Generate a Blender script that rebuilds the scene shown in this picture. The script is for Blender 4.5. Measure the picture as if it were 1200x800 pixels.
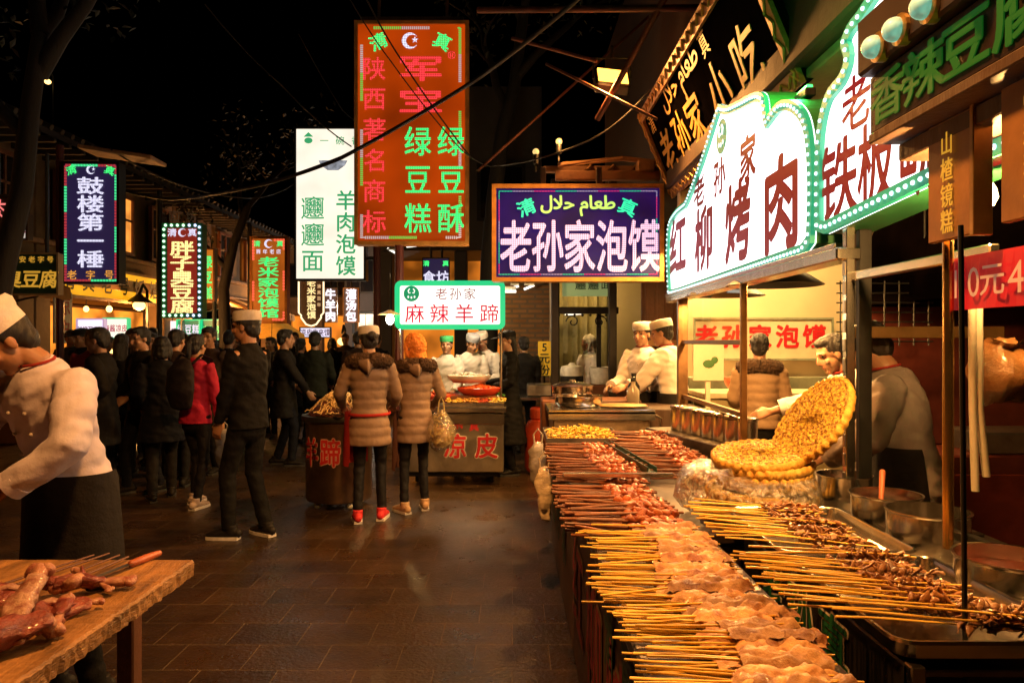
import bpy, math, random
import numpy as np
from mathutils import Vector, Matrix, noise

random.seed(7)
scene = bpy.context.scene
for _o in list(bpy.data.objects):
    bpy.data.objects.remove(_o)
COL = scene.collection

# ------------------------------------------------------------------ camera, world, exposure
F = 850.0            # focal length in pixels of the 1200 px wide photograph
CZ = 1.52            # eye height
cam_data = bpy.data.cameras.new("camera")
cam_data.sensor_width = 36.0
cam_data.lens = 36.0 * F / 1200.0
cam_data.clip_start = 0.05
cam_data.clip_end = 500.0
cam = bpy.data.objects.new("camera", cam_data)
COL.objects.link(cam)
cam.location = (0, 0, CZ)
cam.rotation_euler = (math.radians(90), 0, 0)
scene.camera = cam

world = bpy.data.worlds.new("World")
scene.world = world
world.use_nodes = True
wn = world.node_tree
for n in list(wn.nodes):
    wn.nodes.remove(n)
w_out = wn.nodes.new("ShaderNodeOutputWorld")
w_bg = wn.nodes.new("ShaderNodeBackground")
w_sky = wn.nodes.new("ShaderNodeTexSky")
w_sky.sky_type = 'NISHITA'
w_sky.sun_disc = False
w_sky.sun_elevation = math.radians(-8)      # night: the sun is well below the horizon
w_sky.sun_rotation = math.radians(200)
wn.links.new(w_sky.outputs[0], w_bg.inputs[0])
w_bg.inputs[1].default_value = 0.05
wn.links.new(w_bg.outputs[0], w_out.inputs[0])

vs = scene.view_settings
vs.view_transform = 'Standard'
vs.look = 'None'
vs.gamma = 1.0
vs.exposure = 0.22
vs.use_curve_mapping = False
cy = scene.cycles
cy.use_denoising = True
cy.max_bounces = 6
cy.diffuse_bounces = 3
cy.glossy_bounces = 3
cy.transmission_bounces = 4
cy.transparent_max_bounces = 8
cy.caustics_reflective = False
cy.caustics_refractive = False
cy.sample_clamp_indirect = 4.0


def P(px, py, Y):
    """world point that stands at depth Y behind pixel px, py of the photograph"""
    return Vector(((px - 600.0) / F * Y, Y, CZ - (py - 400.0) / F * Y))


# ------------------------------------------------------------------ lamps (most have a fixture built further down; grill, shop and awning lamps none)
def lamp(name, kind, loc, energy, col, size=0.1, aim=None, spot=None, blend=0.5):
    d = bpy.data.lights.new(name, kind)
    d.energy = energy
    d.color = col
    if kind == 'AREA':
        d.shape = 'DISK'
        d.size = size
    else:
        d.shadow_soft_size = size
    if kind == 'SPOT':
        d.spot_size = math.radians(spot)
        d.spot_blend = blend
    o = bpy.data.objects.new(name, d)
    COL.objects.link(o)
    o.location = loc
    if aim is not None:
        o.rotation_euler = (Vector(aim) - Vector(loc)).to_track_quat('-Z', 'Y').to_euler()
    return o


SOD = (1.0, 0.42, 0.10)
WARM = (1.0, 0.50, 0.14)
YEL = (1.0, 0.60, 0.19)
WHI = (1.0, 0.86, 0.68)
FLOOD = P(718, 90, 7.0)
lamp("floodlight_lamp", 'SPOT', FLOOD + Vector((-.02, -0.16, -0.10)), 750, SOD, 0.12, aim=(-0.5, 4.8, 0.0), spot=140, blend=0.5)
SHADES = [(1.50, 4.15, 1.84), (1.50, 5.1, 1.84)]
for s_ in SHADES:
    lamp("stall_shade_lamp", 'SPOT', (s_[0], s_[1], s_[2] + 0.04), 120, WARM, 0.02, aim=(s_[0] - 0.12, s_[1], 0), spot=168, blend=0.3)
BULB = P(1155, 229, 2.02)
lamp("stall_bulb_lamp", 'POINT', BULB + Vector((0, 0, -.066)), 72, WARM, 0.025)
ADDED_FLOOD = Vector((-0.15, 1.75, 4.35))  # added out of view to light the skewers, the women and the lane
lamp("added_floodlight_lamp", 'SPOT', ADDED_FLOOD + Vector((0, 0, -.12)), 690, (1.0, .42, .10), 0.12, aim=(.10, 3.1, 0.0), spot=112, blend=0.45)
lamp("grill_tube_lamp", 'AREA', (1.75, 7.1, 2.5), 90, YEL, 0.5, aim=(1.5, 6.7, 0))
lamp("dining_ceiling_lamp", 'AREA', (2.6, 6.2, 2.85), 62, YEL, 0.5, aim=(2.5, 6.5, 0))
lamp("booth_tube_lamp", 'POINT', (0.98, 9.9, 2.25), 22, YEL, 0.1)
lamp("cart_bulb_lamp", 'POINT', P(457, 374, 7.9) + Vector((0, 0, -.10)), 22, YEL, 0.03)
lamp("cart_tube_lamp", 'POINT', (-0.5, 8.6, 2.05), 60, (1.0, .7, .38), 0.1)
lamp("left_street_lamp", 'POINT', P(163, 358, 13.6) + Vector((0, 0, -.16)), 230, SOD, 0.1)
lamp("far_shop_lamp", 'POINT', (-4.6, 21.4, 2.5), 160, WHI, 0.15)
lamp("left_shop_lamp", 'POINT', (-6.5, 16.6, 2.4), 190, SOD, 0.15)
lamp("far_awning_lamp", 'POINT', (-6.6, 21.0, 2.4), 220, SOD, 0.15)
lamp("truss_bulb_lamp", 'POINT', P(655, 178, 7.8) + Vector((.02, -.12, .10)), 14, SOD, 0.03)
lamp("green_trim_lamp", 'POINT', (1.36, 3.42, 2.74), 9, (0.05, 1.0, 0.15), 0.04)


# ------------------------------------------------------------------ materials
MATS = {}


def mat(key, col, rough=0.6, metal=0.0, var=0.25, nscale=8.0, bump=0.0, bscale=40.0, coat=0.0, emis=None, estr=0.0,
        spec=0.5, rand=0.0, col2=None, stretch=None, sheen=0.0, trans=0.0, sss=0.0):
    if key in MATS:
        return MATS[key]
    m = bpy.data.materials.new(key)
    m.use_nodes = True
    nt = m.node_tree
    b = nt.nodes["Principled BSDF"]
    b.inputs["Roughness"].default_value = rough
    b.inputs["Metallic"].default_value = metal
    b.inputs["Coat Weight"].default_value = coat
    b.inputs["Coat Roughness"].default_value = 0.12
    b.inputs["Specular IOR Level"].default_value = spec
    b.inputs["Sheen Weight"].default_value = sheen
    if sss:
        b.inputs["Subsurface Weight"].default_value = sss
        b.inputs["Subsurface Scale"].default_value = 0.02
    if trans:
        b.inputs["Transmission Weight"].default_value = trans
    tc = nt.nodes.new("ShaderNodeTexCoord")
    vec = tc.outputs["Object"]
    if stretch:
        mp = nt.nodes.new("ShaderNodeMapping")
        mp.inputs["Scale"].default_value = stretch
        nt.links.new(vec, mp.inputs[0])
        vec = mp.outputs[0]
    if rand:
        oi = nt.nodes.new("ShaderNodeObjectInfo")
        av = nt.nodes.new("ShaderNodeVectorMath")
        av.operation = 'ADD'
        sc = nt.nodes.new("ShaderNodeVectorMath")
        sc.operation = 'SCALE'
        sc.inputs[0].default_value = (37.0, 51.0, 23.0)
        nt.links.new(oi.outputs["Random"], sc.inputs["Scale"])
        nt.links.new(vec, av.inputs[0])
        nt.links.new(sc.outputs[0], av.inputs[1])
        vec = av.outputs[0]
    nz = nt.nodes.new("ShaderNodeTexNoise")
    nz.inputs["Scale"].default_value = nscale
    nz.inputs["Detail"].default_value = 5.0
    nz.inputs["Roughness"].default_value = 0.62
    nt.links.new(vec, nz.inputs["Vector"])
    rp = nt.nodes.new("ShaderNodeValToRGB")
    c = Vector(col[:3])
    if col2 is None:
        lo, hi = c * (1 - var), c * (1 + var)
    else:
        lo, hi = c, Vector(col2)
    rp.color_ramp.elements[0].position = 0.32
    rp.color_ramp.elements[1].position = 0.68
    rp.color_ramp.elements[0].color = (*lo, 1)
    rp.color_ramp.elements[1].color = (*hi, 1)
    nt.links.new(nz.outputs["Fac"], rp.inputs[0])
    colout = rp.outputs[0]
    if rand:
        hs = nt.nodes.new("ShaderNodeHueSaturation")
        mr = nt.nodes.new("ShaderNodeMapRange")
        mr.inputs["To Min"].default_value = 1.0 - rand
        mr.inputs["To Max"].default_value = 1.0 + rand
        nt.links.new(oi.outputs["Random"], mr.inputs["Value"])
        nt.links.new(mr.outputs[0], hs.inputs["Value"])
        nt.links.new(colout, hs.inputs["Color"])
        colout = hs.outputs[0]
    nt.links.new(colout, b.inputs["Base Color"])
    rr = nt.nodes.new("ShaderNodeMapRange")
    rr.inputs["To Min"].default_value = max(0.03, rough * 0.75)
    rr.inputs["To Max"].default_value = min(1.0, rough * 1.3)
    nt.links.new(nz.outputs["Fac"], rr.inputs["Value"])
    nt.links.new(rr.outputs[0], b.inputs["Roughness"])
    if bump:
        n2 = nt.nodes.new("ShaderNodeTexNoise")
        n2.inputs["Scale"].default_value = bscale
        n2.inputs["Detail"].default_value = 8.0
        n2.inputs["Roughness"].default_value = 0.6
        nt.links.new(vec, n2.inputs["Vector"])
        bp = nt.nodes.new("ShaderNodeBump")
        bp.inputs["Strength"].default_value = bump
        bp.inputs["Distance"].default_value = 0.02
        nt.links.new(n2.outputs["Fac"], bp.inputs["Height"])
        nt.links.new(bp.outputs[0], b.inputs["Normal"])
    if emis:
        b.inputs["Emission Color"].default_value = (*emis, 1)
        b.inputs["Emission Strength"].default_value = estr
    MATS[key] = m
    return m


def glow(key, col, strength, led=0.0, base=None, uneven=0.0, unscale=1.2):
    """lit surface; led > 0 breaks it into a grid of small diodes led metres apart; uneven: tubes behind the panel"""
    if key in MATS:
        return MATS[key]
    m = bpy.data.materials.new(key)
    m.use_nodes = True
    nt = m.node_tree
    b = nt.nodes["Principled BSDF"]
    b.inputs["Base Color"].default_value = (*(base or (col[0] * .3 + .01, col[1] * .3 + .01, col[2] * .3 + .01)), 1)
    b.inputs["Roughness"].default_value = 0.35
    b.inputs["Emission Color"].default_value = (*col, 1)
    b.inputs["Emission Strength"].default_value = strength
    tc = nt.nodes.new("ShaderNodeTexCoord")
    if led:
        mp = nt.nodes.new("ShaderNodeMapping")
        mp.inputs["Scale"].default_value = (1 / led, 0.0, 1 / led)
        nt.links.new(tc.outputs["Object"], mp.inputs[0])
        vo = nt.nodes.new("ShaderNodeTexVoronoi")
        vo.inputs["Scale"].default_value = 1.0
        vo.inputs["Randomness"].default_value = 0.0
        nt.links.new(mp.outputs[0], vo.inputs["Vector"])
        mr = nt.nodes.new("ShaderNodeMapRange")
        mr.inputs["From Min"].default_value = 0.2
        mr.inputs["From Max"].default_value = 0.55
        mr.inputs["To Min"].default_value = strength * 1.5
        mr.inputs["To Max"].default_value = strength * 0.25
        nt.links.new(vo.outputs["Distance"], mr.inputs["Value"])
        nt.links.new(mr.outputs[0], b.inputs["Emission Strength"])
    elif uneven:
        nz = nt.nodes.new("ShaderNodeTexNoise")
        nz.inputs["Scale"].default_value = unscale
        nz.inputs["Detail"].default_value = 2.0
        nt.links.new(tc.outputs["Object"], nz.inputs["Vector"])
        mr = nt.nodes.new("ShaderNodeMapRange")
        mr.inputs["From Min"].default_value = 0.3
        mr.inputs["From Max"].default_value = 0.7
        mr.inputs["To Min"].default_value = strength * (1 - uneven)
        mr.inputs["To Max"].default_value = strength * (1 + uneven)
        nt.links.new(nz.outputs["Fac"], mr.inputs["Value"])
        nt.links.new(mr.outputs[0], b.inputs["Emission Strength"])
    MATS[key] = m
    return m


def brick_mat(key, c1, c2, mortar, scale, bw=0.5, bh=0.25, rough=0.55, bump=0.4, axis='XZ', msize=0.02, blotch=0.0, grit=0.35):
    if key in MATS:
        return MATS[key]
    m = bpy.data.materials.new(key)
    m.use_nodes = True
    nt = m.node_tree
    b = nt.nodes["Principled BSDF"]
    tc = nt.nodes.new("ShaderNodeTexCoord")
    mp = nt.nodes.new("ShaderNodeMapping")
    if axis == 'XZ':
        mp.inputs["Rotation"].default_value = (math.radians(90), 0, 0)
    elif axis == 'YZ':
        mp.inputs["Rotation"].default_value = (math.radians(90), 0, math.radians(90))
    nt.links.new(tc.outputs["Object"], mp.inputs[0])
    br = nt.nodes.new("ShaderNodeTexBrick")
    br.inputs["Color1"].default_value = (*c1, 1)
    br.inputs["Color2"].default_value = (*c2, 1)
    br.inputs["Mortar"].default_value = (*mortar, 1)
    br.inputs["Scale"].default_value = scale
    br.inputs["Mortar Size"].default_value = msize
    br.inputs["Mortar Smooth"].default_value = 0.3
    br.inputs["Brick Width"].default_value = bw
    br.inputs["Row Height"].default_value = bh
    nt.links.new(mp.outputs[0], br.inputs["Vector"])
    nz = nt.nodes.new("ShaderNodeTexNoise")
    nz.inputs["Scale"].default_value = 1.7
    nz.inputs["Detail"].default_value = 8.0
    nz.inputs["Roughness"].default_value = 0.7
    nt.links.new(tc.outputs["Object"], nz.inputs["Vector"])
    mx = nt.nodes.new("ShaderNodeMix")
    mx.data_type = 'RGBA'
    mx.blend_type = 'MULTIPLY'
    mx.inputs[0].default_value = 1.0
    rp = nt.nodes.new("ShaderNodeValToRGB")
    rp.color_ramp.elements[0].position = 0.3
    rp.color_ramp.elements[1].position = 0.7
    rp.color_ramp.elements[0].color = (1 - blotch - .3, 1 - blotch - .3, 1 - blotch - .3, 1)
    rp.color_ramp.elements[1].color = (1.1, 1.1, 1.1, 1)
    nt.links.new(nz.outputs["Fac"], rp.inputs[0])
    nt.links.new(br.outputs["Color"], mx.inputs[6])
    nt.links.new(rp.outputs[0], mx.inputs[7])
    nt.links.new(mx.outputs[2], b.inputs["Base Color"])
    nz2 = nt.nodes.new("ShaderNodeTexNoise")
    nz2.inputs["Scale"].default_value = 3.1
    nz2.inputs["Detail"].default_value = 9.0
    nz2.inputs["Roughness"].default_value = 0.75
    nt.links.new(tc.outputs["Object"], nz2.inputs["Vector"])
    mr = nt.nodes.new("ShaderNodeMapRange")
    mr.inputs["From Min"].default_value = 0.3
    mr.inputs["From Max"].default_value = 0.7
    mr.inputs["To Min"].default_value = rough * 0.55
    mr.inputs["To Max"].default_value = min(1, rough * 1.5)
    nt.links.new(nz2.outputs["Fac"], mr.inputs["Value"])
    nt.links.new(mr.outputs[0], b.inputs["Roughness"])
    n3 = nt.nodes.new("ShaderNodeTexNoise")
    n3.inputs["Scale"].default_value = 45.0
    n3.inputs["Detail"].default_value = 4.0
    nt.links.new(tc.outputs["Object"], n3.inputs["Vector"])
    ad = nt.nodes.new("ShaderNodeMath")
    ad.operation = 'MULTIPLY_ADD'
    ad.inputs[1].default_value = -1.0
    nt.links.new(br.outputs["Fac"], ad.inputs[0])
    ml = nt.nodes.new("ShaderNodeMath")
    ml.operation = 'MULTIPLY'
    ml.inputs[1].default_value = grit
    nt.links.new(n3.outputs["Fac"], ml.inputs[0])
    nt.links.new(ml.outputs[0], ad.inputs[2])
    bp = nt.nodes.new("ShaderNodeBump")
    bp.inputs["Strength"].default_value = bump
    bp.inputs["Distance"].default_value = 0.01
    nt.links.new(ad.outputs[0], bp.inputs["Height"])
    nt.links.new(bp.outputs[0], b.inputs["Normal"])
    MATS[key] = m
    return m


def glass_mat(key, tint=(1, 1, 1), gloss=0.12, rough=0.03):
    if key in MATS:
        return MATS[key]
    m = bpy.data.materials.new(key)
    m.use_nodes = True
    nt = m.node_tree
    for n in list(nt.nodes):
        nt.nodes.remove(n)
    o = nt.nodes.new("ShaderNodeOutputMaterial")
    t = nt.nodes.new("ShaderNodeBsdfTransparent")
    t.inputs[0].default_value = (*tint, 1)
    g = nt.nodes.new("ShaderNodeBsdfGlossy")
    g.inputs["Roughness"].default_value = rough
    g.inputs["Color"].default_value = (.9, .9, .9, 1)
    lw = nt.nodes.new("ShaderNodeLayerWeight")
    lw.inputs[0].default_value = 0.35
    ma = nt.nodes.new("ShaderNodeMath")
    ma.operation = 'MULTIPLY_ADD'
    ma.inputs[1].default_value = 0.7
    ma.inputs[2].default_value = gloss
    nt.links.new(lw.outputs["Fresnel"], ma.inputs[0])
    mx = nt.nodes.new("ShaderNodeMixShader")
    nt.links.new(ma.outputs[0], mx.inputs[0])
    nt.links.new(t.outputs[0], mx.inputs[1])
    nt.links.new(g.outputs[0], mx.inputs[2])
    nt.links.new(mx.outputs[0], o.inputs[0])
    MATS[key] = m
    return m




def film_mat(key, gloss=.35, milk=.18, col=(.8, .7, .55), bscale=22):
    """clear crinkled plastic film"""
    m = bpy.data.materials.new(key)
    m.use_nodes = True
    nt = m.node_tree
    for n in list(nt.nodes):
        nt.nodes.remove(n)
    L = nt.links.new
    o = nt.nodes.new("ShaderNodeOutputMaterial")
    tc = nt.nodes.new("ShaderNodeTexCoord")
    nz = nt.nodes.new("ShaderNodeTexNoise")
    nz.inputs["Scale"].default_value = bscale
    nz.inputs["Detail"].default_value = 6.0
    nz.inputs["Distortion"].default_value = 1.5
    L(tc.outputs["Object"], nz.inputs["Vector"])
    bp = nt.nodes.new("ShaderNodeBump")
    bp.inputs["Strength"].default_value = 1.0
    bp.inputs["Distance"].default_value = 0.03
    L(nz.outputs["Fac"], bp.inputs["Height"])
    t = nt.nodes.new("ShaderNodeBsdfTransparent")
    g = nt.nodes.new("ShaderNodeBsdfGlossy")
    g.inputs["Roughness"].default_value = 0.18
    L(bp.outputs[0], g.inputs["Normal"])
    d = nt.nodes.new("ShaderNodeBsdfDiffuse")
    d.inputs["Color"].default_value = (*col, 1)
    L(bp.outputs[0], d.inputs["Normal"])
    rp = nt.nodes.new("ShaderNodeMapRange")
    rp.inputs["From Min"].default_value = .42
    rp.inputs["From Max"].default_value = .68
    rp.inputs["To Min"].default_value = milk * .3
    rp.inputs["To Max"].default_value = milk * 2.6
    L(nz.outputs["Fac"], rp.inputs["Value"])
    m1 = nt.nodes.new("ShaderNodeMixShader")
    L(rp.outputs[0], m1.inputs[0])
    L(t.outputs[0], m1.inputs[1])
    L(d.outputs[0], m1.inputs[2])
    lw = nt.nodes.new("ShaderNodeLayerWeight")
    lw.inputs[0].default_value = 0.4
    L(bp.outputs[0], lw.inputs["Normal"])
    ma = nt.nodes.new("ShaderNodeMath")
    ma.operation = 'MULTIPLY'
    ma.inputs[1].default_value = gloss * 2
    L(lw.outputs["Facing"], ma.inputs[0])
    m2 = nt.nodes.new("ShaderNodeMixShader")
    L(ma.outputs[0], m2.inputs[0])
    L(m1.outputs[0], m2.inputs[1])
    L(g.outputs[0], m2.inputs[2])
    L(m2.outputs[0], o.inputs[0])
    MATS[key] = m
    return m


STEEL = mat('steel', (.66, .62, .56), 0.20, 1.0, 0.10, 3.0, 0.0, stretch=(6, 6, 1))
STEEL_D = mat('worn_steel', (.36, .33, .3), 0.30, 0.95, 0.3, 6.0, 0.03, 30)
BLACKMET = mat('black_metal', (.02, .02, .02), 0.45, 0.4, 0.3)
WOOD_D = mat('dark_wood', (.07, .035, .018), 0.6, 0, 0.45, 3.0, 0.25, 30, stretch=(1, 1, .2))
WOOD_R = mat('red_wood', (.16, .055, .022), 0.5, 0, 0.4, 3.0, 0.2, 30)
TIMBER = mat('timber', (.34, .17, .07), 0.65, 0, 0.4, 4.0, 0.25, 30)
CABLE = mat('cable_rubber', (.012, .010, .010), 0.6)


# ------------------------------------------------------------------ scratch scene for text and remeshing
TMP = bpy.data.scenes.new("scratch")


def evaluated(ob):
    TMP.collection.objects.link(ob)
    vl = TMP.view_layers[0]
    vl.update()
    me = bpy.data.meshes.new_from_object(ob.evaluated_get(vl.depsgraph))
    TMP.collection.objects.unlink(ob)
    return me


GLY = {}


def glyph(ch, bold=0.0, ex=0.0, res=3):
    k = (ch, bold, ex)
    if k in GLY:
        return GLY[k]
    cu = bpy.data.curves.new('g', 'FONT')
    cu.body = ch
    cu.resolution_u = res
    cu.offset = bold
    cu.extrude = ex
    ob = bpy.data.objects.new('g', cu)
    me = evaluated(ob)
    n = len(me.vertices)
    co = np.zeros(n * 3)
    me.vertices.foreach_get('co', co)
    co = co.reshape(-1, 3)
    fs = [tuple(p.vertices) for p in me.polygons]
    bpy.data.objects.remove(ob)
    bpy.data.curves.remove(cu)
    bpy.data.meshes.remove(me)
    if n:
        c = (co.min(0) + co.max(0)) / 2
        c[2] = 0
        sz = co.max(0) - co.min(0)
        if ord(ch[0]) < 0x2E80:
            pass
        co = co - c
        GLY[k] = (co, fs, sz)
    else:
        GLY[k] = (co, fs, np.zeros(3))
    return GLY[k]


class MB:
    """collects shapes and links them as ONE mesh object"""

    def __init__(self):
        self.v, self.f, self.m = [], [], []

    def add(self, vs_, fs_, mi=0, M=None):
        o = len(self.v)
        if M is not None:
            vs_ = [M @ Vector(a) for a in vs_]
        self.v.extend([tuple(a) for a in vs_])
        self.f.extend([tuple(i + o for i in q) for q in fs_])
        self.m.extend([mi] * len(fs_))
        return self

    def box(self, c, s, bev=0.004, M=None, mi=0):
        hx, hy, hz = s[0] / 2, s[1] / 2, s[2] / 2
        b = min(bev, hx * .45, hy * .45, hz * .45)
        vs_, idx = [], {}
        for sx in (-1, 1):
            for sy in (-1, 1):
                for sz in (-1, 1):
                    for ax in range(3):
                        h = [hx - b, hy - b, hz - b]
                        h[ax] += b
                        idx[(sx, sy, sz, ax)] = len(vs_)
                        vs_.append((c[0] + sx * h[0], c[1] + sy * h[1], c[2] + sz * h[2]))
        fs_ = []
        for s1 in (-1, 1):
            q = [idx[(s1, a, d, 0)] for a, d in ((-1, -1), (1, -1), (1, 1), (-1, 1))]
            fs_.append(q if s1 > 0 else q[::-1])
            q = [idx[(a, s1, d, 1)] for a, d in ((-1, -1), (-1, 1), (1, 1), (1, -1))]
            fs_.append(q if s1 > 0 else q[::-1])
            q = [idx[(a, d, s1, 2)] for a, d in ((-1, -1), (1, -1), (1, 1), (-1, 1))]
            fs_.append(q if s1 > 0 else q[::-1])
        for s1 in (-1, 1):
            for s2 in (-1, 1):
                q = [idx[(s1, s2, -1, 0)], idx[(s1, s2, -1, 1)], idx[(s1, s2, 1, 1)], idx[(s1, s2, 1, 0)]]
                fs_.append(q if s1 * s2 > 0 else q[::-1])
                q = [idx[(s1, -1, s2, 0)], idx[(s1, 1, s2, 0)], idx[(s1, 1, s2, 2)], idx[(s1, -1, s2, 2)]]
                fs_.append(q if s1 * s2 > 0 else q[::-1])
                q = [idx[(-1, s1, s2, 1)], idx[(-1, s1, s2, 2)], idx[(1, s1, s2, 2)], idx[(1, s1, s2, 1)]]
                fs_.append(q if s1 * s2 > 0 else q[::-1])
        for sx in (-1, 1):
            for sy in (-1, 1):
                for sz in (-1, 1):
                    q = [idx[(sx, sy, sz, 0)], idx[(sx, sy, sz, 1)], idx[(sx, sy, sz, 2)]]
                    fs_.append(q if sx * sy * sz > 0 else q[::-1])
        return self.add(vs_, fs_, mi, M)

    def sweep(self, pts, rad, n=10, mi=0, side=(1, 0, 0), cap=True, M=None, roundcap=False):
        pts = [Vector(p) for p in pts]
        R = [(r, r) if not isinstance(r, (tuple, list)) else r for r in (rad if isinstance(rad, list) else [rad] * len(pts))]
        rings = []
        sd = Vector(side)
        for i, p in enumerate(pts):
            t = (pts[min(i + 1, len(pts) - 1)] - pts[max(i - 1, 0)])
            if t.length < 1e-9:
                t = Vector((0, 0, 1))
            t.normalize()
            u = sd - sd.dot(t) * t
            if u.length < 0.05:
                u = Vector((0, 1, 0)) - t.y * t
                if u.length < .05:
                    u = Vector((0, 0, 1)) - t.z * t
            u.normalize()
            w = t.cross(u)
            rings.append((p, t, u, w, R[i]))
        if roundcap:
            p, t, u, w, r = rings[0]
            mr = min(r)
            ext = [(p - t * mr * math.sin(a), t, u, w, (r[0] * math.cos(a), r[1] * math.cos(a))) for a in (1.35, .9, .45)]
            p, t, u, w, r = rings[-1]
            mr = min(r)
            ext2 = [(p + t * mr * math.sin(a), t, u, w, (r[0] * math.cos(a), r[1] * math.cos(a))) for a in (.45, .9, 1.35)]
            rings = ext + rings + ext2
        vs_, fs_ = [], []
        for p, t, u, w, r in rings:
            for k in range(n):
                a = 2 * math.pi * k / n
                vs_.append(p + u * (r[0] * math.cos(a)) + w * (r[1] * math.sin(a)))
        for i in range(len(rings) - 1):
            for k in range(n):
                k2 = (k + 1) % n
                fs_.append((i * n + k, i * n + k2, (i + 1) * n + k2, (i + 1) * n + k))
        if cap:
            fs_.append(tuple(range(n))[::-1])
            fs_.append(tuple((len(rings) - 1) * n + k for k in range(n)))
        return self.add(vs_, fs_, mi, M)

    def ell(self, c, r, n=14, m=9, mi=0, M=None, R=None):
        vs_, fs_ = [(0, 0, -1)], []
        for j in range(1, m):
            a = -math.pi / 2 + math.pi * j / m
            for k in range(n):
                b = 2 * math.pi * k / n
                vs_.append((math.cos(a) * math.cos(b), math.cos(a) * math.sin(b), math.sin(a)))
        vs_.append((0, 0, 1))
        for k in range(n):
            fs_.append((0, 1 + (k + 1) % n, 1 + k))
            fs_.append((len(vs_) - 1, 1 + (m - 2) * n + k, 1 + (m - 2) * n + (k + 1) % n))
        for j in range(m - 2):
            for k in range(n):
                k2 = (k + 1) % n
                fs_.append((1 + j * n + k, 1 + j * n + k2, 1 + (j + 1) * n + k2, 1 + (j + 1) * n + k))
        r = (r, r, r) if not isinstance(r, (tuple, list)) else r
        out = []
        for a in vs_:
            q = Vector((a[0] * r[0], a[1] * r[1], a[2] * r[2]))
            if R is not None:
                q = R @ q
            out.append(q + Vector(c))
        return self.add(out, fs_, mi, M)

    def lathe(self, prof, n=32, c=(0, 0, 0), mi=0, M=None, wob=None):
        """profile [(r, z)] turned about z; start/end at r 0 to close it"""
        vs_, fs_, rows = [], [], []
        for r, z in prof:
            if r < 1e-6:
                rows.append([len(vs_)])
                vs_.append((c[0], c[1], c[2] + z))
            else:
                row = []
                for k in range(n):
                    a = 2 * math.pi * k / n
                    rr = r * (wob(a, r, z) if wob else 1)
                    row.append(len(vs_))
                    vs_.append((c[0] + rr * math.cos(a), c[1] + rr * math.sin(a), c[2] + z))
                rows.append(row)
        for a, b in zip(rows, rows[1:]):
            for k in range(n):
                k2 = (k + 1) % n
                if len(a) == 1 and len(b) == 1:
                    continue
                if len(a) == 1:
                    fs_.append((a[0], b[k2], b[k]))
                elif len(b) == 1:
                    fs_.append((a[k], a[k2], b[0]))
                else:
                    fs_.append((a[k], a[k2], b[k2], b[k]))
        return self.add(vs_, fs_, mi, M)

    def prism(self, poly, y0, y1, mi=0, M=None):
        """outline in x, z extruded from y0 (front) to y1"""
        n = len(poly)
        vs_ = [(p[0], y0, p[1]) for p in poly] + [(p[0], y1, p[1]) for p in poly]
        fs_ = [tuple(range(n)), tuple(range(2 * n - 1, n - 1, -1))]
        for k in range(n):
            k2 = (k + 1) % n
            fs_.append((k, n + k, n + k2, k2))
        return self.add(vs_, fs_, mi, M)

    def char(self, ch, x, z, sx, sz, y=0.0, bold=0.012, ex=0.0, mi=0, rot=0.0, M=None, fn=None, shear=0.0):
        co, fs_, size = glyph(ch, 0.0, 0.02 if ex else 0.0)
        if not len(co):
            return self
        c, s = math.cos(rot), math.sin(rot)
        nb = 0 if bold < .003 else (4 if bold < .014 else 8)
        offs = [(0.0, 0.0)] + [(bold * math.cos(math.pi / 4 + 2 * math.pi * k / nb), bold * math.sin(math.pi / 4 + 2 * math.pi * k / nb)) for k in range(nb)]
        for k, (bu, bw) in enumerate(offs):         # strokes thickened by laying shifted copies 0.25 mm apart
            out = []
            for a in co:
                u, w = (a[0] + bu) * sx, (a[1] + bw) * sz
                u += shear * w
                q = (x + u * c - w * s, y - .00025 * k - (a[2] / 0.02 * ex if ex else 0.0), z + u * s + w * c)
                out.append(fn(q) if fn else q)
            self.add(out, fs_, mi, M)
        return self

    def text(self, body, x, z, size, pitch, y=0.0, vertical=False, wide=1.0, **k):
        """characters centred on x, z, one after the other"""
        n = len(body)
        for i, ch in enumerate(body):
            d = (i - (n - 1) / 2) * pitch
            self.char(ch, x + (0 if vertical else d), z - (d if vertical else 0), size * wide, size, y, **k)
        return self

    def build(self, name, mats, parent=None, smooth=None, kind=None):
        me = bpy.data.meshes.new(name)
        me.from_pydata(self.v, [], self.f)
        for m in (mats if isinstance(mats, list) else [mats]):
            me.materials.append(m)
        if any(self.m):
            me.polygons.foreach_set('material_index', self.m)
        if smooth is not None:
            me.shade_smooth()
            if smooth < 180:
                me.set_sharp_from_angle(angle=math.radians(smooth))
        me.update()
        o = bpy.data.objects.new(name, me)
        COL.objects.link(o)
        if parent is not None:
            o.parent = parent
        if kind:
            o['kind'] = kind
        return o


def tag(o, label, cat, group=None, kind=None):
    o['label'] = label
    o['category'] = cat
    if group:
        o['group'] = group
    if kind:
        o['kind'] = kind
    return o


def thing(name, label, cat, loc=(0, 0, 0), rz=0.0, group=None):
    o = bpy.data.objects.new(name, None)
    COL.objects.link(o)
    o.empty_display_size = 0.1
    o.location = loc
    o.rotation_euler = (0, 0, rz)
    return tag(o, label, cat, group)


def copy_tree(o, parent=None):
    c = o.copy()
    COL.objects.link(c)
    if parent is not None:
        c.parent = parent
    for ch in o.children:
        copy_tree(ch, c)
    return c


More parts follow.
